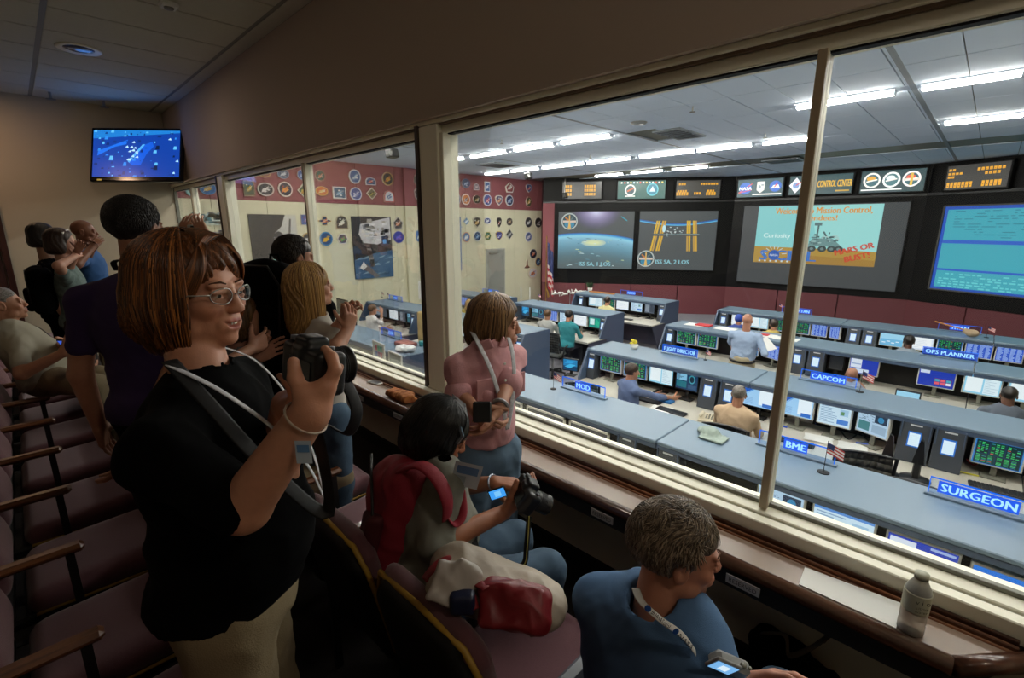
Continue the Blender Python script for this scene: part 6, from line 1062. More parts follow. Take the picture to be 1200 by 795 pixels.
# theatre seats
m_seat = mat('mauve_seat_fabric', '#613a40', .9, bump=.25, bscale=500, var=.12, vscale=90, sheen=.3); m_shell = mat('black_seat_shell', '#0a0a0b', .5); m_gold = mat('yellow_piping', '#a8842c', .5); m_armw = wood_mat('armrest_wood', '#40200e', '#643818', .35, (2, 30, 30), .3); m_armg = mat('grey_armrest', '#5c6068', .4)
def theatre_seat(x, y, z, label, group, arm=None, both=False, bx=-.285, bz=.66, sl=.33, cx=.03, ch=.21, th=.045):
    t = thing('theatre_seat', label, 'seat', (x, y, z), group=group)
    cloth('seat_cushion', [rbox((cx, 0, .405), (ch, .212, .052), .05, R=rotm((1, 0, .05), (0, 0, 1)))], .016, m_seat, t, k=.02, sm=2)
    cloth('backrest', [rbox((bx, 0, bz), (th, .235, .19), th*.9, R=rotm((1, 0, sl), (-sl, 0, 1))), rbox((bx-sl*.06, 0, bz+.06), (th, .185, .19), th*.9, R=rotm((1, 0, sl), (-sl, 0, 1)), k=.06)], .016, m_seat, t, k=.02, sm=2)
    Rb_ = rotm((1, 0, sl), (-sl, 0, 1)); nb_ = np.array([-1, 0, -sl])*(th-.009); cloth('back_shell', [rbox(np.array([bx, 0, bz-.012])+nb_, (.034, .226, .18), .03, R=Rb_), rbox(np.array([bx-sl*.06, 0, bz+.048])+nb_, (.034, .176, .185), .03, R=Rb_, k=.06), rbox(np.array([bx+sl*.2, 0, bz-.2])+nb_, (.03, .22, .08), .02, R=Rb_)], .014, m_shell, t, k=.02, sm=1)
    MB().box((-.3, -.2, .33), (.2, .2, .37), .01).box((-.12, -.06, 0), (.04, .06, .33), .01).put('seat_pan', m_shell, t)
    ring = [(-.16, -.208, .375), (.2, -.208, .37), (.236, -.17, .371), (.236, .17, .371), (.2, .208, .37), (-.16, .208, .375)]; MB().tube(ring, .006, 6).put('cushion_piping', m_gold, t, True)
    rb = lambda u, v: (bx-th*.98-sl*v*.97, u, bz-.004+.965*v); pr = [rb(-.243, -.22), rb(-.243, .05), rb(-.235, .14), rb(-.19, .225), rb(0, .24), rb(.19, .225), rb(.235, .14), rb(.243, .05), rb(.243, -.22)]; MB().tube(pr, .009, 6).put('back_piping', m_gold, t, True)
    for s in ((-.27, .27) if both else (-.27,)):
        MB().box((-.36, s-.026, .597), (.0, s+.026, .628), .012, R=rotm((1, 0, .0), (0, 0, 1))).put('armrest', arm or m_armw, t); MB().box((-.055, s-.012, .3), (-.03, s+.012, .6)).box((-.34, s-.012, .0), (-.31, s+.012, .6)).box((-.34, s-.012, .3), (-.03, s+.012, .33)).put('arm_support', m_shell, t)
    return t
pro = theatre_seat(0, 1.61-.27-.54, TIER, 'mauve theatre seat of the left row nearest the camera', 'theatre seats in the left row')
def put_seat(x, y, z, label, group, src=[pro]): c = clone(src[0]); c.matrix_world = frame((x, y, z)); tag(c, label, None, group); return c
for k in range(0, 13): put_seat(.0, 1.34+.54*k, TIER, 'mauve theatre seat with wood arm, %s in the left row counting from the camera' % oname[k+1], 'theatre seats in the left row')
rl = ['seat holding the white and red bag, right row', 'seat of the woman with the red backpack, right row', 'empty mauve seat left of the red backpack, right row', 'second empty mauve seat beyond the red backpack, right row', 'third empty seat beyond the red backpack, right row', 'fourth empty seat beyond the red backpack, right row', 'fifth seat beyond the red backpack, right row', 'sixth seat beyond the red backpack, right row']
RK = dict(bx=-.355, bz=.675, sl=.22, cx=-.02, ch=.25, th=.026)
pror = theatre_seat(1.02, .93, FL, rl[0], 'theatre seats in the right row', **RK)
for k in range(1, 8): put_seat(1.02, .93+.54*k, FL, rl[k], 'theatre seats in the right row', [pror])
pro2 = theatre_seat(1.02, .39, FL, 'seat of the person in blue, with a grey armrest, right row', 'theatre seats in the right row', m_armg, **RK); 
t = theatre_seat(1.02, .93+.0, FL, 'x', 'x', m_armg, **RK)
for ch in list(t.children):
    if ch.name.startswith('armrest'): arm_keep = ch.data
for ch in list(t.children): bpy.data.objects.remove(ch)
bpy.data.objects.remove(t)
for o in COL.objects:
    if o.get('label', '').startswith('seat holding'):
        for ch in o.children:
            if ch.name.startswith('armrest'): ch.data = arm_keep

# ================================================================ cameras, lanyards, bags
def dslr(name, label, loc, lens, up, s=1., lit=None, lens_l=.09):      # lens direction and up vector
    y = -unit(lens); z = unit(np.array(up, float)-y*(np.array(up, float)@y)); x = np.cross(y, z); t = thing(name, label, 'camera', loc, M=m4(np.stack([x, y, z], 1))); k = s
    cloth('body', [rbox((0, 0, 0), np.array([.065, .022, .042])*k, .012*k), rbox(np.array([-.052, -.015, -.002])*k, np.array([.016, .024, .042])*k, .012*k), rbox(np.array([0, -.004, .045])*k, np.array([.026, .024, .016])*k, .01*k), rbox(np.array([0, .022, .03])*k, np.array([.016, .006, .010])*k, .004*k)], .003, m_cam, t, k=.008*k)
    L = lens_l*k; Rl = np.array([[1, 0, 0], [0, 0, -1], [0, 1, 0]], float)
    MB().lathe([(0, 0), (.034*k, 0), (.036*k, L*.3), (.032*k, L*.35), (.035*k, L*.45), (.035*k, L*.9), (.038*k, L*.92), (.038*k, L), (.03*k, L*1.0), (.027*k, L*.93), (0, L*.92)], 28, (0, -.02*k, -.004*k), Rl).put('lens', m_cam, t, True)
    r = MB(); [r.lathe([(.0355*k, L*(.48+.06*i)), (.0368*k, L*(.49+.06*i)), (.0368*k, L*(.51+.06*i)), (.0355*k, L*(.52+.06*i))], 24, (0, -.02*k, -.004*k), Rl) for i in range(5)]; r.put('zoom_ring', mat('ribbed_rubber', '#26272a', .7), t)
    MB().lathe([(0, .06*k), (.03*k, .06*k)], 20, (0, -.02*k-.0, 0), Rl) and MB().lathe([(0, L*.93), (.026*k, L*.935)], 20, (0, -.02*k, -.004*k), Rl).put('front_glass', mat('coated_glass', '#10182c', .05), t, True)
    MB().lathe([(0, .042*k), (.011*k, .042*k), (.011*k, .051*k), (0, .052*k)], 14, (.045*k, .002*k, 0)).lathe([(0, .042*k), (.006*k, .042*k), (.006*k, .05*k), (0, .05*k)], 10, (-.052*k, -.012*k, 0)).put('dials', mat('dial_grey', '#4c4d50', .4), t, True)
    A = Art(.0006, 0); A.rect(-.036*k, -.03*k, .036*k, .02*k, '#0c1420' if lit is None else lit, 0); Rr = Matrix.Rotation(PI, 4, 'Z'); A.put('rear_screen', SCREEN if lit else MATS['gloss_black'], t, loc=(-.008*k, .023*k, 0), M=Rr); return t
def ribbon(par, org, pts, w, m, name='lanyard', th=.0016, up=None):
    P = np.array(cable(pts, 0, None, '', ''))-np.array(org); return MB().tube(P, w/2, 8, flat=th/(w/2)*1., up=up).put(name, m, par, True)
m_lan = mat('white_lanyard', '#c4c6cc', .6, var=.6, vscale=70); m_strap = mat('black_strap', '#0c0c0e', .7); m_jean = mat('blue_denim', '#3a5064', .9, bump=.3, bscale=500, var=.2, vscale=14); m_jean2 = mat('light_denim', '#5a7288', .9, bump=.3, bscale=500, var=.28, vscale=9)
m_blackcloth = mat('black_cotton', '#030304', .95, spec=.1); m_khaki = mat('khaki_cotton', '#84755a', .9, bump=.25, bscale=300, var=.1, vscale=10); m_shoe = mat('dark_shoe', '#141416', .5); m_blk = m_blackcloth

# ================================================================ visitors
H1 = hair_mat('auburn_hair', '#38200f', '#8a5226', (70, 70, 5)); BR = mat('brow_brown', '#5a3c26', .8)
# woman in black holding the camera
def chain(pts, rs, k=.004): return [cone(J(*pts[i]), J(*pts[i+1]), rs[i], rs[i+1], k=k) for i in range(len(pts)-1)]
HP1 = chain([(366, 486, .80), (383, 453, .80)], [.024, .015], .012)+chain([(366, 486, .80), (386, 449, .83)], [.022, .014], .012)+chain([(366, 486, .80), (376, 450, .86)], [.021, .013], .012)+chain([(366, 486, .80), (355, 461, .79)], [.021, .0155], .012)+chain([(357, 462, .79), (380, 455, .80)], [.013, .013], .015)
HP1 += chain([(355, 461, .79), (346, 444, .79), (344, 425, .795)], [.0145, .0125, .0098])+chain([(383, 453, .80), (393, 434, .80), (389, 419, .81), (381, 410, .83)], [.0125, .0108, .0098, .0082])
HP1 += chain([(387, 449, .82), (395, 430, .84), (388, 417, .87), (377, 412, .89)], [.012, .0106, .0095, .008])+chain([(384, 447, .85), (392, 431, .88), (382, 420, .90), (371, 417, .91)], [.0115, .010, .009, .0078])+chain([(376, 449, .87), (383, 436, .90), (374, 427, .92), (366, 425, .925)], [.0105, .0092, .0082, .0072])
o1 = np.array([.235, 1.16, TIER]); j = pose(o1, 120, 1.68, yaw=-20, nod=3, roll=0, twist=4, shw=1.12, Rw=J(364, 482, .80), Lw=J(336, 474, 1.02), knees={'Re': J(286, 594, .86), 'Le': J(325, 560, 1.12)})
hc = J(226, 341, 1.04); j['hd'] = hc
w1 = person('woman with auburn bob and glasses in a black top, smiling and holding a camera', o1, j, '#c88e72', m_blackcloth, .92, 1.12, 1.2, .035, 1.1, m_khaki, 2, 'bob', H1, shoes=m_shoe, smile=.9, hs=1.02, handR=dict(prims=HP1), strand_cols=['#4a2a14', '#6a3c1c', '#8a5226', '#3a2010', '#a86a34', '#5c3418'], strand_n=3600, sw_=.8, hem=.02, handL=dict(palm=UP-HD*.3, dir=J(376, 446, .93)-J(336, 474, 1.02), curl=.9), vox=.009, hvox=.0028, amp=.005, r=1.05, armr=1.15, waist=.2, hip=.84, lip='#a85a50', brow=BR, fat=1.07, hamp=.0045, hfr=19, sflare=.12, seed=4)
def glasses(par, c, R, org, s=1., m=None):
    tt = T(R, c, s); m = m or m_metal; f = MB(); lens = MB()
    for g in (-1, 1):
        pts = [tt((g*.033+.025*math.cos(a), .1-.012*abs(math.cos(a))*(1 if math.cos(a)*g > 0 else .2), .0+.016*math.sin(a)))-org for a in np.linspace(0, 2*PI, 21)]; f.tube(pts, .0012*s, 6, cap=False); lens.add(pts[:-1], [tuple(range(20))])
        f.tube([tt((g*.058, .088, .004))-org, tt((g*.079, .06, .004))-org, tt((g*.083, .0, .0))-org], .0014*s, 6)
    f.tube([tt((-.009, .104, .002))-org, tt((0, .108, .005))-org, tt((.009, .104, .002))-org], .0012*s, 6); fr_ = f.put('glasses', m, par, True); lens.put('lens', thin_glass('spectacle_glass', .12) if 'spectacle_glass' not in MATS else MATS['spectacle_glass'], fr_)
glasses(w1, hc, j['hR'], o1, 1.03)
tt = T(j['hR'], hc, 1.02); teeth = MB(); [teeth.box((i*.0062-.0028, .0, -.0035), (i*.0062+.0028, .002, .0035), .001, R=np.eye(3), o=(0, -.016*(abs(i)/3)**2, 0)) for i in range(-3, 4)]; te = teeth.mesh('teeth'); te.transform(m4(j['hR'])); link('teeth', te, mat('tooth_white', '#d8d2c4', .3), w1, loc=tt((0, .0915, -.0615))-o1)
f2, l2 = j['f2'], j['l2']; nkf = lambda x, z, y=.14: j['nk']+l2*x+f2*y+UP*z
ribbon(w1, o1, [nkf(-.09, .05, -.02), nkf(-.11, .0, .07), nkf(-.08, -.10, .15), nkf(-.03, -.22, .20), nkf(.0, -.34, .225)], .014, m_lan); ribbon(w1, o1, [nkf(.09, .05, -.02), nkf(.11, .0, .07), nkf(.08, -.10, .15), nkf(.03, -.22, .20), nkf(.0, -.34, .225)], .014, m_lan)
ribbon(w1, o1, [nkf(-.08, .055, -.02), nkf(-.15, -.02, .07), nkf(-.19, -.14, .17), nkf(-.16, -.26, .26), j['Rw']+UP*.03], .03, m_strap, 'camera_strap'); A = Art(.0008); A.rect(-.013, -.02, .013, .02, '#b8c8d8', 0); A.rect(-.01, 0, .01, .013, '#5c88b8', 1); bd = thing('x', None, None); bpy.data.objects.remove(bd)
A.put('name_badge', PRINT, w1, loc=J(356, 530, .78)-o1, M=m4(np.stack([RT, HD, UP], 1)))
MB().tube([j['Rw']+.034*(math.cos(a)*unit(np.cross(unit(j['Rw']-j['Re']), UP))+math.sin(a)*unit(np.cross(unit(j['Rw']-j['Re']), np.cross(unit(j['Rw']-j['Re']), UP))))*1.08-unit(j['Rw']-j['Re'])*.015-o1 for a in np.linspace(0, 2*PI, 19)], .002, 6).put('bracelet', mat('pale_cord', '#b8a898', .5), w1)
dslr('reflex_camera', 'black reflex camera held up by the woman in the black top', J(362, 430, .86), unit(RT*.55+HD*.7-UP*.1), UP*1.+RT*.1, .95, lens_l=.06)
# man in purple, back to the camera
o2 = np.array([*J(160, 262, 1.98)[:2], TIER]); o2 -= hv(30)*.03; H2 = hair_mat('black_hair', '#0c0806', '#201612', (40, 40, 40)); j = pose(o2, 28, 1.80, yaw=-18, shw=1.06, Rw=J(158, 520, 1.95), Lw=None); j['hd'] = J(161, 268, 1.98)
w2 = person('tall man in a dark purple shirt seen from behind, black lanyard at his neck', o2, j, '#a8745a', mat('purple_cotton', '#2a1644', .9), .62, 1.2, 1.15, pants=m_blk, hair='short', hm=H2, shoes=m_shoe, hvox=.004, scalp='#1c120e', hs=1.0, seed=7, hamp=.001, strand_cols=['#120c09', '#1e1511', '#0a0706'], strand_n=2600, strand_L=.025, skind='short')
ribbon(w2, o2, [j['nk']+j['l2']*.1+UP*.03+j['f2']*.04, j['nk']+j['l2']*.06+UP*.075-j['f2']*.055, j['nk']-j['l2']*.06+UP*.07-j['f2']*.055, j['nk']-j['l2']*.1+UP*.03+j['f2']*.04], .022, m_strap)
MB().lathe([(0, 0), (.011, 0), (.009, .003), (0, .003)], 12, J(160, 377, 1.82)-o2, rotm((1, 0, 0), -HD)).put('sleeve_emblem', m_white, w2)
# two teenagers with a backpack, man in blue behind them
def at_floor(px, py, d_, z): q = J(px, py, d_); return np.array([q[0], q[1], z])
ob = at_floor(72, 283, 4.3, TIER); j = pose(ob, 100, 1.62, yaw=-5, Rw=J(88, 300, 4.2), Lw=J(92, 292, 4.2)); j['hd'] = J(72, 283, 4.3)
w3 = person('girl with brown ponytail in a patterned top wearing a black backpack, far left', ob, j, '#b0806a', mat('patterned_teal_cotton', '#5c6c68', .9, var=.8, vscale=25), .5, .95, pants=mat('skin_short', '#2c2622', .9), pl=.9, hair='bob', hm=hair_mat('brown_hair', '#20120a', '#3c2414'), shoes=m_shoe, fine=False, hvox=.006, hamp=.001, hsm=.8)
tt = T(j['hR'], j['hd']); MB().tube([tt((-.07, .03, .07))-ob, tt((0, .06, .105))-ob, tt((.07, .03, .07))-ob], .008, 6).put('sunglasses', m_white, w3)
def backpack(c, R, label, m, s=1., m2=None, cat='backpack', straps=True):
    t = thing('backpack', label, cat, c); c = np.array(c, float); E = lambda q: c+R@(np.array(q, float)*s)
    cloth('main_bag', [rbox(E((0, 0, 0)), np.array([.15, .08, .22])*s, .07*s, R), ell(E((0, -.02, .12)), np.array([.13, .08, .12])*s, R)], .011, m, t, c, k=.04, amp=.005, fr=30)
    cloth('front_pocket', [rbox(E((0, -.09, -.07)), np.array([.11, .035, .11])*s, .03*s, R)], .009, m2 or m, t, c, amp=.003)
    z = MB().tube([E(q)-c for q in ((-.13, -.075, -.1), (-.13, -.08, .12), (-.07, -.085, .2), (.07, -.085, .2), (.13, -.08, .12), (.13, -.075, -.1))], .005*s, 6).put('zip', m_shell, t, True)
    MB().tube([E(q)-c for q in ((-.03, .04, .22), (-.02, .03, .26), (.02, .03, .26), (.03, .04, .22))], .006*s, 6).put('top_loop', m2 or m, t, True)
    if straps: [MB().tube(np.array(cable([E((g*.08, .07, .2)), E((g*.10, .17, .235)), E((g*.11, .26, .16)), E((g*.12, .285, .0)), E((g*.13, .2, -.14)), E((g*.12, .07, -.18))], 0, None, '', ''))-c, .028*s, 8, flat=.3, up=R[:, 0] if False else None).put('shoulder_strap', m, t, True) for g in (-1, 1)]
    return t
def bodyR(j): return np.stack([-j['l2'], j['f2'], j['sp']], 1)
backpack(j['nk']-j['f2']*.19-UP*.2, bodyR(j), 'black backpack on the girl at the far left', m_blk, .95, straps=False)
ob = at_floor(50, 278, 4.6, TIER); j = pose(ob, 90, 1.66); j['hd'] = J(51, 276, 4.6); person('dark haired teenager in black standing behind the girl with the backpack', ob, j, '#a87c64', m_blk, .5, pants=m_blk, hair='bob', hm=H2, shoes=m_shoe, fine=False, hvox=.007, hamp=.001)
ob = at_floor(98, 272, 4.9, TIER); j = pose(ob, 105, 1.76, Rw=J(110, 288, 4.7), Lw=J(108, 292, 4.75)); j['hd'] = J(99, 272, 4.9); wb = person('bald brown skinned man in a blue shirt resting chin on hand', ob, j, '#7c4c34', mat('bright_blue_cotton', '#2c5488', .9), .6, 1.15, 1.1, pants=m_khaki, shoes=m_shoe, hvox=.005, hsm=.85)
# seated man at the far left
ob = np.array([-.05, 4.60, TIER]); j = pose(ob, 90, 1.74, sit=True, seat=.45, lean=-30, nod=-8, Rw=J(74, 414, 3.1), Lw=J(80, 403, 3.3))
j['hd'] = J(4, 357, 3.22); j['nk'] = J(12, 389, 3.25); j['pel'] = J(58, 442, 3.38); j['sp'] = unit(j['nk']-j['pel']); f2, l2 = j['f2'], j['l2']; j['f2'] = f2 = unit(np.cross(j['sp'], -l2) if np.cross(j['sp'], -l2)[0] > 0 else np.cross(j['sp'], l2))
for n, g in (('L', 1), ('R', -1)): j[n+'s'] = j['nk']+l2*g*.19-j['sp']*.07; j[n+'h'] = j['pel']+l2*g*.09
j['Re'] = J(26, 438, 3.05); j['Le'] = J(48, 412, 3.5); j['Rk'] = J(112, 452, 3.15); j['Lk'] = J(116, 441, 3.45)
for n in 'LR': j[n+'a'] = np.array([j[n+'k'][0]+.02, j[n+'k'][1], TIER+.08])
w4 = person('man in a pale shirt and khaki trousers sitting at the far left, phone in hand', ob, j, '#b07c60', mat('pale_shirt_cloth', '#a09a88', .9), .7, 1.15, 1.15, .03, pants=m_khaki, hair='buzz', hm=hair_mat('grey_hair', '#4c4640', '#8c857c', (50, 50, 50)), shoes=m_shoe, hvox=.0045, smile=0)
t = thing('mobile_phone', 'small phone with a blue screen in the hands of the seated man', 'phone', J(78, 402, 3.15), M=m4(rotm(RT, unit(UP-HD*.6)))); MB().box((-.05, -.006, -.03), (.05, .006, .03), .004).put('body', m_cam, t); A = Art(.0006, -.006); A.rect(-.042, -.024, .042, .024, '#3c5cc8', 0); A.put('display', SCREEN, t)
ribbon(w4, ob, [j['nk']+j['l2']*.07+UP*.05, j['nk']+j['f2']*.13-j['sp']*.05+j['l2']*.06, j['nk']+j['f2']*.16-j['sp']*.25, j['nk']+j['f2']*.16-j['sp']*.38], .014, m_strap)
# man in black leaning forward, wearing a black backpack
ob = at_floor(336, 300, 2.75, FL); ob += np.array([-.1, -.12, 0]); j = pose(ob, 62, 1.80, lean=10, yaw=-25, nod=5, Rw=J(335, 470, 2.5), Lw=None, shw=1.05); j['hd'] = J(346, 302, 2.8)
person('man with short dark hair in black, leaning beside the blonde woman', ob, j, '#b8846a', m_blk, .7, 1.2, 1.15, pants=m_blk, hair='short', hm=hair_mat('dark_brown_hair', '#160e0a', '#33231a', (40, 40, 40)), shoes=m_shoe, hvox=.004, scalp='#1f1612', hamp=.001, strand_cols=['#1c130e', '#2c1f17', '#120c09'], strand_n=1600, strand_L=.022, skind='short')
backpack(J(314, 368, 2.62), bodyR(j), 'large black backpack on the man beside the blonde woman', m_blk, 1.25, straps=False)
# blonde woman taking a picture
ob = at_floor(364, 336, 2.5, FL)-np.array([.0, .03, 0]); j = pose(ob, 88, 1.66, yaw=-12, nod=-4, Rw=J(408, 386, 2.35), Lw=J(404, 372, 2.45), shw=.92, knees={'Re': J(394, 408, 2.28)}); j['hd'] = J(364, 335, 2.5)
w5 = person('woman with long straight blonde hair in a white top raising her phone', ob, j, '#c8947a', mat('white_cotton', '#b8b2a8', .9), .55, .88, .92, bust=.8, pants=m_jean, hair='long', hm=hair_mat('blonde_hair', '#6c4c24', '#c09858', (70, 70, 4)), hairL=.34, shoes=m_shoe, strand_cols=['#a87c44', '#c8a060', '#8a6434', '#b89050', '#70502a'], strand_n=1800, strand_L=.33, hvox=.0038, handR=dict(palm=left_of(hv(88)), dir=(UP+RT*.3), curl=.9), hsm=.85, handL=dict(palm=-left_of(hv(88)), dir=(UP*.6+RT*.5), curl=.9), hamp=.003, sflare=.25)
t = thing('mobile_phone', 'dark phone held up by the blonde woman', 'phone', J(412, 373, 2.4), M=m4(rotm(left_of(hv(95)), UP))); MB().box((-.055, -.005, -.03), (.055, .005, .03), .004).put('body', m_cam, t)
o = MB().tube(cable([J(385, 395, 2.35), J(402, 440, 2.3), J(418, 480, 2.28), J(408, 508, 2.3), J(388, 500, 2.35)], 0, None, '', ''), .03, 8, flat=.2).put('bag_strap', m_strap, None, True); tag(o, 'black bag strap hanging behind the blonde woman', 'strap')
# woman in a grey tee seated beyond, mostly hidden
ob = np.array([.98, 2.82, FL]); j = pose(ob, 95, 1.66, sit=True, seat=.45, lean=-4, Rw=J(296, 400, 2.5), Lw=J(288, 408, 2.45)); j['hd'] = J(278, 374, 2.45)
ob = at_floor(276, 430, 2.35, FL); j = pose(ob, 95, 1.64, sit=True, seat=.45, Rw=J(296, 408, 2.3), Lw=J(300, 420, 2.4)); j['hd'] = J(279, 372, 2.4); j['nk'] = j['hd']-UP*.15
w6 = person('woman with brown hair in a grey tee seated behind the smiling woman', ob, j, '#b88870', mat('grey_cotton', '#7c8080', .9), .6, .95, pants=m_khaki, hair='bob', hm=hair_mat('light_brown_hair', '#3c2814', '#6c4c2c'), shoes=m_shoe, fine=False, hvox=.005)
# person raising a compact camera
ob = at_floor(226, 300, 3.6, FL); hp = J(228, 268, 3.5); j = pose(ob, 60, 1.72, Rw=J(241, 275, 3.5), Lw=J(214, 275, 3.55)); j['hd'] = J(228, 300, 3.6)
for n, s_ in (('R', 1), ('L', -1)): j[n+'e'] = (j[n+'s']+j[n+'w'])/2-UP*.12+RT*.12*s_
person('visitor raising a silver compact camera overhead, hidden behind the auburn hair', ob, j, '#b88468', m_blk, .6, pants=m_blk, hair='short', hm=H2, shoes=m_shoe, fine=False, hvox=.005, handR=dict(dir=UP-RT*.5, palm=HD, curl=.6), handL=dict(dir=UP+RT*.5, palm=HD, curl=.6))
t = thing('compact_camera', 'small silver compact camera raised above the auburn hair', 'camera', hp, M=m4(rotm(RT, UP))); m_sil = mat('silver_plastic', '#b0b2b4', .3, .5); MB().box((-.05, -.012, -.028), (.05, .012, .028), .008).put('body', m_sil, t); A = Art(.0008, -.012); A.rect(-.02, -.02, .035, .02, '#18242c', 0); A.ell(.005, 0, .012, .012, '#5c8c9c', 1); A.put('display', PRINT, t)
# woman in pink leaning on the ledge
ob = np.array([1.36, 1.50, FL]); j = pose(ob, 190, 1.64, lean=2, yaw=53, nod=6, twist=2, shw=.78, Rw=J(556, 478, 1.9), Lw=J(586, 476, 1.92), knees={'Re': J(538, 462, 2.0), 'Le': J(596, 448, 2.05)}); j['hd'] = J(581, 378, 2.1)
m_pink = mat('pink_checked_cotton', '#d09a9e', .9, bump=.3, bscale=260, var=.12, vscale=60)
w7 = person('woman with brown bob in a pink shirt and jeans leaning on the ledge', ob, j, '#b8846a', m_pink, .98, .82, .9, .01, .85, m_jean2, 2, 'bob', hair_mat('brown_bob_hair', '#3c2818', '#7c5a34', (70, 70, 5)), shoes=m_shoe, armr=.9, vox=.009, hvox=.0032, handR=dict(dir=unit(RT*.5-UP*.6), palm=left_of(hv(192))*1.-hv(192)*.5, curl=.8), handL=dict(dir=unit(-RT*.5-UP*.7), palm=-left_of(hv(192))-hv(192)*.4, curl=.6), hamp=.004, smile=.2, amp=.006, brow=BR, hem=.07, waist=.12, strand_cols=['#5c4028', '#7c5a38', '#8f6c46', '#3c2818', '#a07c50'], strand_n=2200)
f2, l2 = j['f2'], j['l2']; nkf = lambda x, z, y=.12: j['nk']+l2*x+f2*y+UP*z
for g in (-1, 1):
    ribbon(w7, ob, [nkf(g*.06, .06, -.03), nkf(g*.075, .03, .05), nkf(g*.055, -.08, .125), nkf(g*.025, -.22, .155), nkf(0, -.33, .16)], .02, m_lan)
    cloth('collar', [rbox(nkf(g*.05, .012, .055), (.038, .006, .024), .005, rotm(l2*g-f2*.7-UP*.5, f2*.3+UP))], .005, m_pink, w7, ob)
    MB().box((-.045, -.004, -.045), (.045, .004, .045), .003, R=rotm(l2, UP)).put('pocket', m_pink, w7, loc=nkf(g*.075, -.155, .112)-ob)
    cloth('cuff', [cone(j['Re' if g < 0 else 'Le']*.97+.03*j['Rs' if g < 0 else 'Ls'], j['Re' if g < 0 else 'Le'], .062)], .008, m_pink, w7, ob)
bt = MB(); [bt.lathe([(0, 0), (.006, 0), (.005, .003), (0, .003)], 8, nkf(0, -.05-.07*i, .139+.004*min(i, 3))-ob, rotm(l2, f2)) for i in range(5)]; bt.put('shirt_buttons', m_white, w7)
MB().tube([j['Lw']+.031*(math.cos(a)*unit(np.cross(unit(j['Lw']-j['Le']), UP))+math.sin(a)*unit(np.cross(unit(j['Lw']-j['Le']), np.cross(unit(j['Lw']-j['Le']), UP))))-ob for a in np.linspace(0, 2*PI, 17)], .008, 6).put('wristwatch', mat('watch_steel', '#a4a8ac', .3, .6), w7)
t = thing('mobile_phone', 'black phone hanging at the hands of the woman in pink', 'phone', J(565, 480, 1.8), M=m4(rotm(RT, UP+HD*.2))); MB().box((-.035, -.006, -.05), (.035, .006, .03), .006).put('body', m_cam, t)
# woman in grey with the red backpack, seated and looking at her camera
ob = np.array([.93, 1.40, FL]); j = pose(ob, 120, 1.64, sit=True, seat=.47, lean=14, yaw=-6, nod=30, shw=1.0, Rw=J(590, 601, 1.66), Lw=J(578, 566, 1.85), knees={'Re': J(508, 640, 1.5), 'Le': J(535, 572, 1.95)}, tucked=.05)
j['hd'] = J(516, 506, 1.72); j['nk'] = J(503, 560, 1.72); f2, l2 = j['f2'], j['l2']
for n, g in (('L', 1), ('R', -1)): j[n+'s'] = j['nk']+l2*g*.165-UP*.05
j['Rk'] = J(640, 668, 1.80); j['Lk'] = J(604, 632, 1.98); j['Ra'] = np.array([j['Rk'][0], j['Rk'][1], FL+.08]); j['La'] = np.array([j['Lk'][0], j['Lk'][1], FL+.08]); j['pel'] = J(505, 680, 1.66); j['Rh'] = j['pel']-l2*.08; j['Lh'] = j['pel']+l2*.08; j['sp'] = unit(j['nk']-j['pel'])
H8 = hair_mat('raven_hair', '#050405', '#15100f', (50, 50, 8), .3)
w8 = person('black haired woman in a grey top sitting and looking down at her camera', ob, j, '#9c6448', mat('sage_grey_knit', '#76766c', .95, bump=.2, bscale=500, var=.08, vscale=40), 1.12, 1.05, 1.08, .02, .9, m_jean, 2, 'bob', H8, shoes=m_shoe, vox=.009, hvox=.003, handR=dict(dir=unit(RT*.8+UP*.35+HD*.3), palm=UP*.6+HD*.5, curl=.7, thumb=.5), handL=dict(dir=unit(RT+UP*.1-HD*.3), palm=-UP, curl=.55), strand_cols=['#070606', '#0d0b0b', '#14100f'], strand_n=2400, strand_L=.10, hamp=.0022, amp=.006, lip='#7c3c34', sflare=.1, brow=mat('brow_black', '#120c0a', .8), hs=1.0)
dslr('reflex_camera', 'black reflex camera with long lens held by the seated woman in grey', J(614, 578, 1.62), unit(RT*.75-UP*.55+HD*.25), unit(UP*.8+RT*.6), .92, lens_l=.095)
t = thing('camera_screen', 'small lit blue camera display beside the thumb of the seated woman', 'screen', J(583, 579, 1.58), M=m4(rotm(unit(RT+UP*.35), unit(UP-RT*.3)))); MB().box((-.03, 0, -.02), (.03, .006, .02), .002).put('case', m_cam, t); A = Art(.0006); A.rect(-.026, -.016, .026, .016, '#3c9cf0', 0); A.rect(-.01, -.01, .012, .01, '#78c4f8', 1); A.put('display', SCREEN, t)
o = MB().tube(cable([J(620, 605, 1.6), J(617, 640, 1.58), J(613, 662, 1.56), J(590, 668, 1.55), J(565, 652, 1.56), J(556, 628, 1.6), J(570, 600, 1.66)], 0, None, '', ''), .012, 8, flat=.2).put('camera_strap', m_strap, None, True); tag(o, 'black camera strap with yellow edge looping below the seated woman\'s camera', 'strap')
MB().tube(cable([J(620, 605, 1.595), J(618, 640, 1.575), J(613.5, 663, 1.555), J(590, 669, 1.545), J(566, 653, 1.555)], 0, None, '', ''), .0022, 6).put('yellow_edge', mat('strap_yellow', '#a8a050', .7), o)
nkf = lambda x, z, y=.12: j['nk']+l2*x+f2*y+j['sp']*z
for g in (-1, 1): ribbon(w8, ob, [nkf(g*.06, .04, -.03), nkf(g*.07, .0, .06), nkf(g*.05, -.08, .125), nkf(g*.02, -.16, .15)], .016, m_lan)
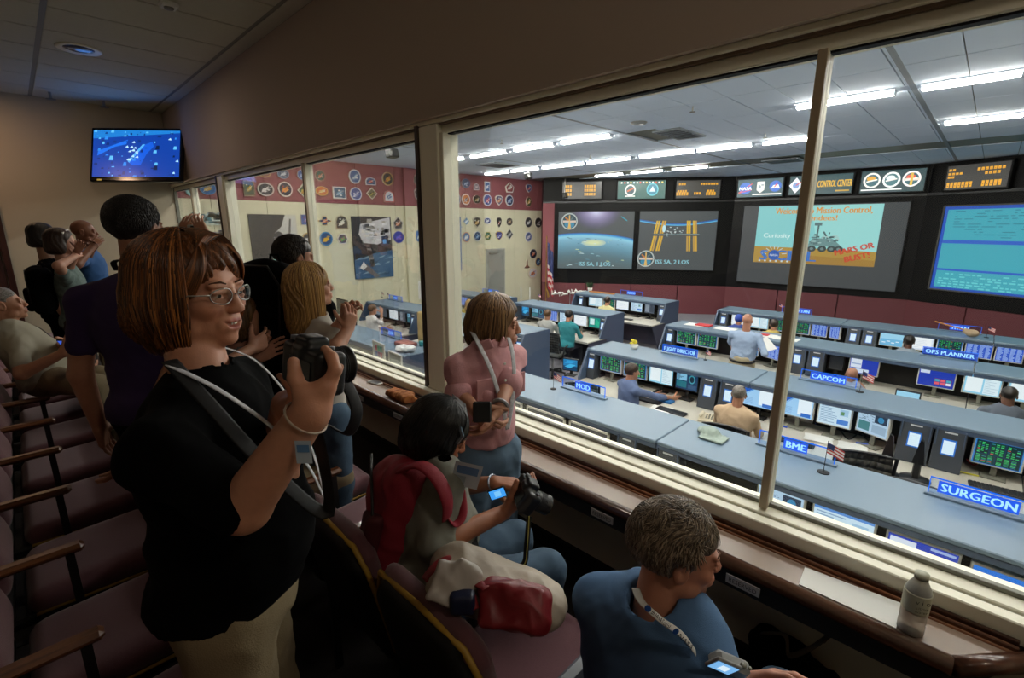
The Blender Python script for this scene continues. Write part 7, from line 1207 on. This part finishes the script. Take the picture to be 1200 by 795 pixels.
A = Art(.001); A.rect(-.045, -.06, .045, .05, '#b4bcc4', 0); A.rect(-.035, -.0, .035, .035, '#5478a4', 1); A.rect(-.035, -.05, .0, -.01, '#8c9aa0', 1); A.put('name_badge', PRINT, w8, loc=J(547, 556, 1.56)-ob, M=m4(rotm(unit(RT-UP*.25), unit(UP*.9+RT*.3-HD*.3))))
MB().tube([j['Lw']+.03*(math.cos(a)*unit(np.cross(unit(j['Lw']-j['Le']), UP))+math.sin(a)*unit(np.cross(unit(j['Lw']-j['Le']), np.cross(unit(j['Lw']-j['Le']), UP))))-ob for a in np.linspace(0, 2*PI, 17)], .004, 6).put('bracelet', mat('beaded_steel', '#8c94a4', .3, .5), w8)
m_red = mat('crimson_nylon', '#8a1a2c', .7, bump=.2, bscale=300); m_dred = mat('dark_red_nylon', '#4c0e18', .75, bump=.2, bscale=300)
bR = bodyR(j); backpack(J(463, 612, 1.70), bR, 'crimson backpack worn by the seated woman in grey', m_red, .98, m_dred, straps=False)
rs = MB().tube(cable([J(470, 552, 1.56), J(492, 545, 1.5), J(512, 560, 1.47), J(524, 585, 1.47), J(524, 606, 1.5)], 0, None, '', ''), .028, 8, flat=.3).put('shoulder_strap', m_red, None, True); tag(rs, 'crimson padded strap over the near shoulder of the woman in grey', 'strap'); r2 = MB().tube(cable([J(524, 606, 1.5), J(533, 615, 1.52), J(543, 600, 1.55), J(537, 560, 1.62), J(527, 540, 1.68)], 0, None, '', ''), .014, 8, flat=.3).put('strap_tail', m_red, rs, True)
# clip and tiara in her hair
MB().tube([j['hd']+q for q in (j['hR'][:, 0]*.07+j['hR'][:, 2]*.075+j['hR'][:, 1]*.03-ob, j['hR'][:, 0]*.085+j['hR'][:, 2]*.05+j['hR'][:, 1]*.055-ob, j['hR'][:, 0]*.09+j['hR'][:, 2]*.02+j['hR'][:, 1]*.05-ob)], .008, 6).put('hair_clip', mat('glitter_clip', '#6c7078', .25, .6), w8)
# person in blue in the right foreground
ob = np.array([.98, .43, FL]); j = pose(ob, 100, 1.66, sit=True, seat=.45, lean=14, yaw=-40, nod=6, shw=1.12, Rw=J(838, 815, 1.05), Lw=J(868, 800, 1.15)); j['hd'] = J(793, 645, 1.2); j['nk'] = J(765, 722, 1.2); f2, l2 = j['f2'], j['l2']
for n, g in (('L', 1), ('R', -1)): j[n+'s'] = j['nk']+l2*g*.175-UP*.075-f2*.01; j[n+'e'] = ik(j[n+'s'], j[n+'w'], .28, .25, -UP*.9+l2*g*.4-f2*.3)
j['sp'] = unit(j['nk']-j['pel']); m_blue = mat('steel_blue_knit', '#456488', .95, bump=.15, bscale=500)
w9 = person('person with short grey hair in a blue sweater in the right foreground', ob, j, '#b47c64', m_blue, 1.6, 1.3, 1.15, .03, trap=1.3, pants=m_jean, hair='short', hm=hair_mat('ash_grey_hair', '#3c332a', '#86786a', (90, 90, 30)), shoes=m_shoe, vox=.009, hvox=.003, scalp='#4c4036', hamp=.002, hfr=9, brow=BR, strand_cols=['#5c4e40', '#7c6c5a', '#9c8c78', '#463a2e', '#8a7a66'], strand_n=5200, strand_L=.045, skind='short', sw_=.8)
nkf = lambda x, z, y=.0: j['nk']+l2*x+f2*y+UP*z
ribbon(w9, ob, [J(745, 690, 1.13), J(752, 706, 1.07), J(775, 727, 1.04), J(800, 745, 1.045), J(815, 765, 1.06)], .019, mat('white_band', '#b8b4ac', .6))
for q_, (pa, pb, s_) in enumerate(((J(757, 711, 1.052), J(785, 735, 1.03), '#NASASocial'), (J(790, 738, 1.028), J(812, 760, 1.04), 'NASA'))):
    A = Art(.0005); L_ = float(np.linalg.norm(pb-pa)); A.text(s_, L_/2+.006, 0, .010, '#20242c', wmax=L_*.75); A.ell(.004, 0, .007, .007, '#1c4c98'); A.put('lanyard_print', PRINT, w9, loc=pa-ob-FW*.003, M=m4(rotm(pb-pa, unit(np.cross(FW, pb-pa))*-1)))
t = thing('compact_camera', 'silver compact camera with lit flip screen at the bottom right foreground', 'camera', J(858, 786, 1.02), M=m4(rotm(unit(RT-UP*.5), unit(UP+RT*.4-HD*.5)))); MB().box((-.04, 0, -.03), (.045, .03, .012), .008).put('body', m_sil, t); MB().box((-.062, -.008, -.012), (-.0, .0, .034), .003).put('flip_screen', m_sil, t); A = Art(.0006, -.008); A.rect(-.057, -.008, -.006, .028, '#7ab4e8', 0); A.rect(-.04, 0, -.02, .02, '#d8ecf8', 1); A.put('display', SCREEN, t); MB().lathe([(0, 0), (.007, 0), (.006, .005), (0, .005)], 12, (.02, .012, .012)).lathe([(0, 0), (.004, 0), (.004, .004), (0, .004)], 10, (.036, .012, .012)).put('buttons', m_grey, t, True)
# white and red bag lying on the seat
c = J(600, 690, 1.28); t = thing('tote_bag', 'white and red shoulder bag lying on the seat in front', 'bag', c); m_cb = mat('cream_vinyl', '#a89c8c', .5, bump=.1, bscale=60); m_rb = mat('red_vinyl', '#7c1820', .42, bump=.1, bscale=60)
S_ = lambda px, py, d_=1.28: J(px, py, d_)
cloth('bag_body', [cone(S_(545, 668, 1.38), S_(630, 705, 1.34), .075, .07), cone(S_(560, 690, 1.3), S_(640, 715, 1.3), .06, .05), cone(S_(525, 690, 1.3), S_(560, 700, 1.28), .055), ell(S_(535, 668, 1.4), (.07, .09, .05))], .007, m_cb, t, c, k=.05, amp=.010, fr=22, seed=5)
nB = unit(-FW*.75+UP*.5+RT*.1)
cloth('red_panel', [rbox(S_(600, 712, 1.2), (.085, .05, .026), .018, rotm(RT-UP*.05+nB*.1, nB)), rbox(S_(622, 717, 1.2), (.05, .048, .024), .016, rotm(RT-UP*.3, nB)), cone(S_(575, 690, 1.24), S_(635, 700, 1.24), .03, .028)], .005, m_rb, t, c, k=.03, amp=.007, fr=34, seed=8)
cloth('white_flap', [rbox(S_(530, 686, 1.22), (.055, .05, .014), .01, rotm(RT-UP*.4, nB)), rbox(S_(545, 676, 1.23), (.04, .035, .012), .01, rotm(RT-UP*.9, nB-RT*.3))], .005, mat('white_vinyl', '#b4aca4', .45), t, c, amp=.006, fr=30); cloth('blue_patch', [rbox(S_(542, 706, 1.2), (.032, .02, .028), .01, rotm(RT, UP))], .006, mat('navy_vinyl', '#141c3c', .5), t, c)
for pp_ in ([(497, 680, 1.3), (512, 662, 1.32), (530, 655, 1.34), (540, 668, 1.32)], [(545, 662, 1.3), (556, 680, 1.24), (570, 690, 1.2)], [(552, 700, 1.2), (556, 715, 1.19)]): MB().tube(np.array(cable([S_(*q) for q in pp_], 0, None, '', ''))-c, .014, 8, flat=.25).put('handle', m_rb, t, True)
# black bag on the floor below the ledge
c = np.array([1.80, .02, FL+.2]); c = onX(925, 770, 1.82); t = thing('shoulder_bag', 'black bag with tan strap on the floor against the wall below the ledge', 'bag', c); cloth('bag_body', [rbox(c+np.array([0, .04, -.03]), (.07, .1, .09), .04), rbox(c+np.array([.0, -.1, -.05]), (.07, .07, .06), .04), rbox(c+np.array([0, 0, -.25]), (.07, .13, .15), .04)], .01, m_blk, t, c, amp=.008)
MB().tube(np.array(cable([onX(893, 742, 1.73), onX(920, 745, 1.7), onX(925, 768, 1.7), onX(950, 760, 1.7), onX(972, 745, 1.72), onX(966, 752, 1.72)], 0, None, '', ''))-c, .012, 8, flat=.3).put('tan_strap', mat('tan_webbing', '#5c4c3a', .8), t, True)

# ================================================================ flight controllers
hs_ = hair_mat('short_dark_hair', '#1c120c', '#3c2a1c', (40, 40, 40)); hg_ = hair_mat('grey_hair', '', '')
def controller(px, py, X0, a, label, shirt, skin='#b8846a', hair='short', hm=None, sit=True, H=1.74, yaw=0, Rw=None, Lw=None, lean=4, w=1.1, sl=1.5, scalp=None, pants=None, zoff=0, fx=None):
    q = onX(px, py, X0) if fx is None else np.array(fx); ob = np.array([q[0]-.05, q[1], CF]); f = hv(a); l = left_of(f)
    if Rw is None: Rw = ob+f*.42-l*.16+UP*.74
    if Lw is None: Lw = ob+f*.42+l*.16+UP*.74
    j = pose(ob, a, H, sit=sit, seat=.47, lean=lean, yaw=yaw, Rw=Rw, Lw=Lw, nod=6); d_ = q-j['hd']
    if sit:
        for k in ('hd', 'nk', 'Ls', 'Rs'): j[k] = j[k]+d_
        j['pel'] = j['pel']+np.array([d_[0], d_[1], 0]); 
        for k in 'LR': j[k+'h'] = j[k+'h']+np.array([d_[0], d_[1], 0]); j[k+'e'] = ik(j[k+'s'], j[k+'w'], .175*H, .148*H, -UP*.8+l*(.5 if k == 'L' else -.5)-f*.4)
    m = shirt if not isinstance(shirt, str) else mat('shirt_'+shirt, shirt, .9); return person(label, ob, j, skin, m, sl, w, 1.08, .02, pants=pants or mat('dark_trousers', '#2c2e36', .9), hair=hair, hm=hm or hs_, shoes=m_shoe, fine=False, vox=.016, hvox=.008, amp=.006, scalp=scalp, group='flight controllers at work', hamp=.001)
controller(741, 436, 5.95, 115, 'man in a blue shirt at the console behind the MOD plate, facing right', '#5c6c90', Rw=np.array([6.45, 3.0, -2.47]), Lw=np.array([6.35, 3.25, -2.46]), yaw=-10)
t6 = controller(866, 463, 5.8, 85, 'man in a tan shirt and headset seen from behind beside the mullion', '#c0a688', w=1.25, scalp='#2c221c', hm=hg_, hair='buzz')
controller(998, 440, 8.4, 88, 'mostly hidden bald man behind the CAPCOM plate', '#9ca4b8', skin='#a87860', hair=None); controller(1182, 464, 8.35, 80, 'man in a grey shirt with dark close cropped hair at the right edge', '#5c6470', skin='#6c4a3c', hair='buzz', hm=hair_mat('black_hair', '', ''), scalp='#201814', w=1.15)
controller(1065, 401, 11.1, 82, 'dark haired person before the bright screens in the farthest row', '#8c98a4', skin='#5c3c30', hm=hair_mat('black_hair', '', '')); controller(907, 381, 11.1, 100, 'man in a yellow shirt wearing a headset, farthest row left of the mullion', '#c8b060', yaw=30)
controller(866, 375, 11.25, 85, 'person with a blue cap partly hidden behind the standing bald man', '#3c4c90', hm=mat('blue_cap_cloth', '#2c48a0', .8)); controller(667, 370, 8.5, 80, 'man in a teal shirt left of the aisle, third row', '#2c8088', yaw=-8, hm=hair_mat('black_hair', '', ''), w=1.15)
controller(642, 369, 8.55, 80, 'man in a pale grey shirt beside the man in teal', '#a8a8a4', hm=hair_mat('light_brown_hair', '', '')); controller(712, 353, 11.25, 85, 'man in a cream shirt at the farthest row below the station screen', '#d0c894'); controller(550, 356, 8.5, 85, 'blonde woman in yellow behind the pink shirted woman', '#c8b45c', hair='long', hm=hair_mat('blonde_hair', '', ''))
controller(437, 363, 5.75, 95, 'man in a white shirt with hand at his face, behind the left window', '#dcdcdc', hm=hair_mat('light_brown_hair', '', ''), Rw=onX(447, 367, 6.0), yaw=-6)
q = onX(876, 376, 8.35); ob = np.array([8.3, q[1], CF]); j = pose(ob, 78, 1.80, yaw=-12, Rw=onX(892, 410, 8.45), Lw=np.array([8.75, 3.05, -2.1])); j['hd'] = q; j['nk'] = q-UP*.2
w10 = person('bald man standing in a pale blue shirt holding a white paper', ob, j, '#b8846c', mat('pale_blue_shirt', '#9cb0cc', .9), 1.7, 1.2, 1.15, .03, pants=mat('beige_trousers', '#a89c80', .9), shoes=m_shoe, fine=False, vox=.013, hvox=.007, amp=.008, hem=.08, waist=.12)
MB().tube([ob*0+np.array([.17*math.cos(a), .19*math.sin(a), 1.0]) for a in np.linspace(0, 2*PI, 17)], .018, 6).put('belt', m_shoe, w10)
o = MB().box((-.11, -.002, -.15), (.11, .002, .15), 0, R=rotm(RT*.9+UP*.3, HD*.8+UP*.5)).put('paper_sheet', mat('paper_#e8e8e4', '', .8), None, loc=onX(897, 404, 8.5)); tag(o, 'white paper in the hand of the standing bald man', 'paper')
tt = T(headR(85), onX(866, 463, 5.8)); MB().tube([tt((.085, 0, -.01))-0*t6.location for t6_ in (0,)]+[tt((.05, -.01, .105)), tt((-.05, -.01, .105)), tt((-.085, 0, -.01))], .01, 6).put('headset', m_cam, None, True); hsn = bpy.data.objects['headset']; tag(hsn, 'dark headset on the man in the tan shirt', 'headset')
for o in [x for x in COL.objects if x.get('category') is None and x.parent is None and x.type == 'EMPTY' and not x.get('kind')]: print('UNTAGGED', o.name)
for o in COL.objects:
    if o.get('label') and len(o['label'].split()) > 15: print('LONG', o.name, o['label'])
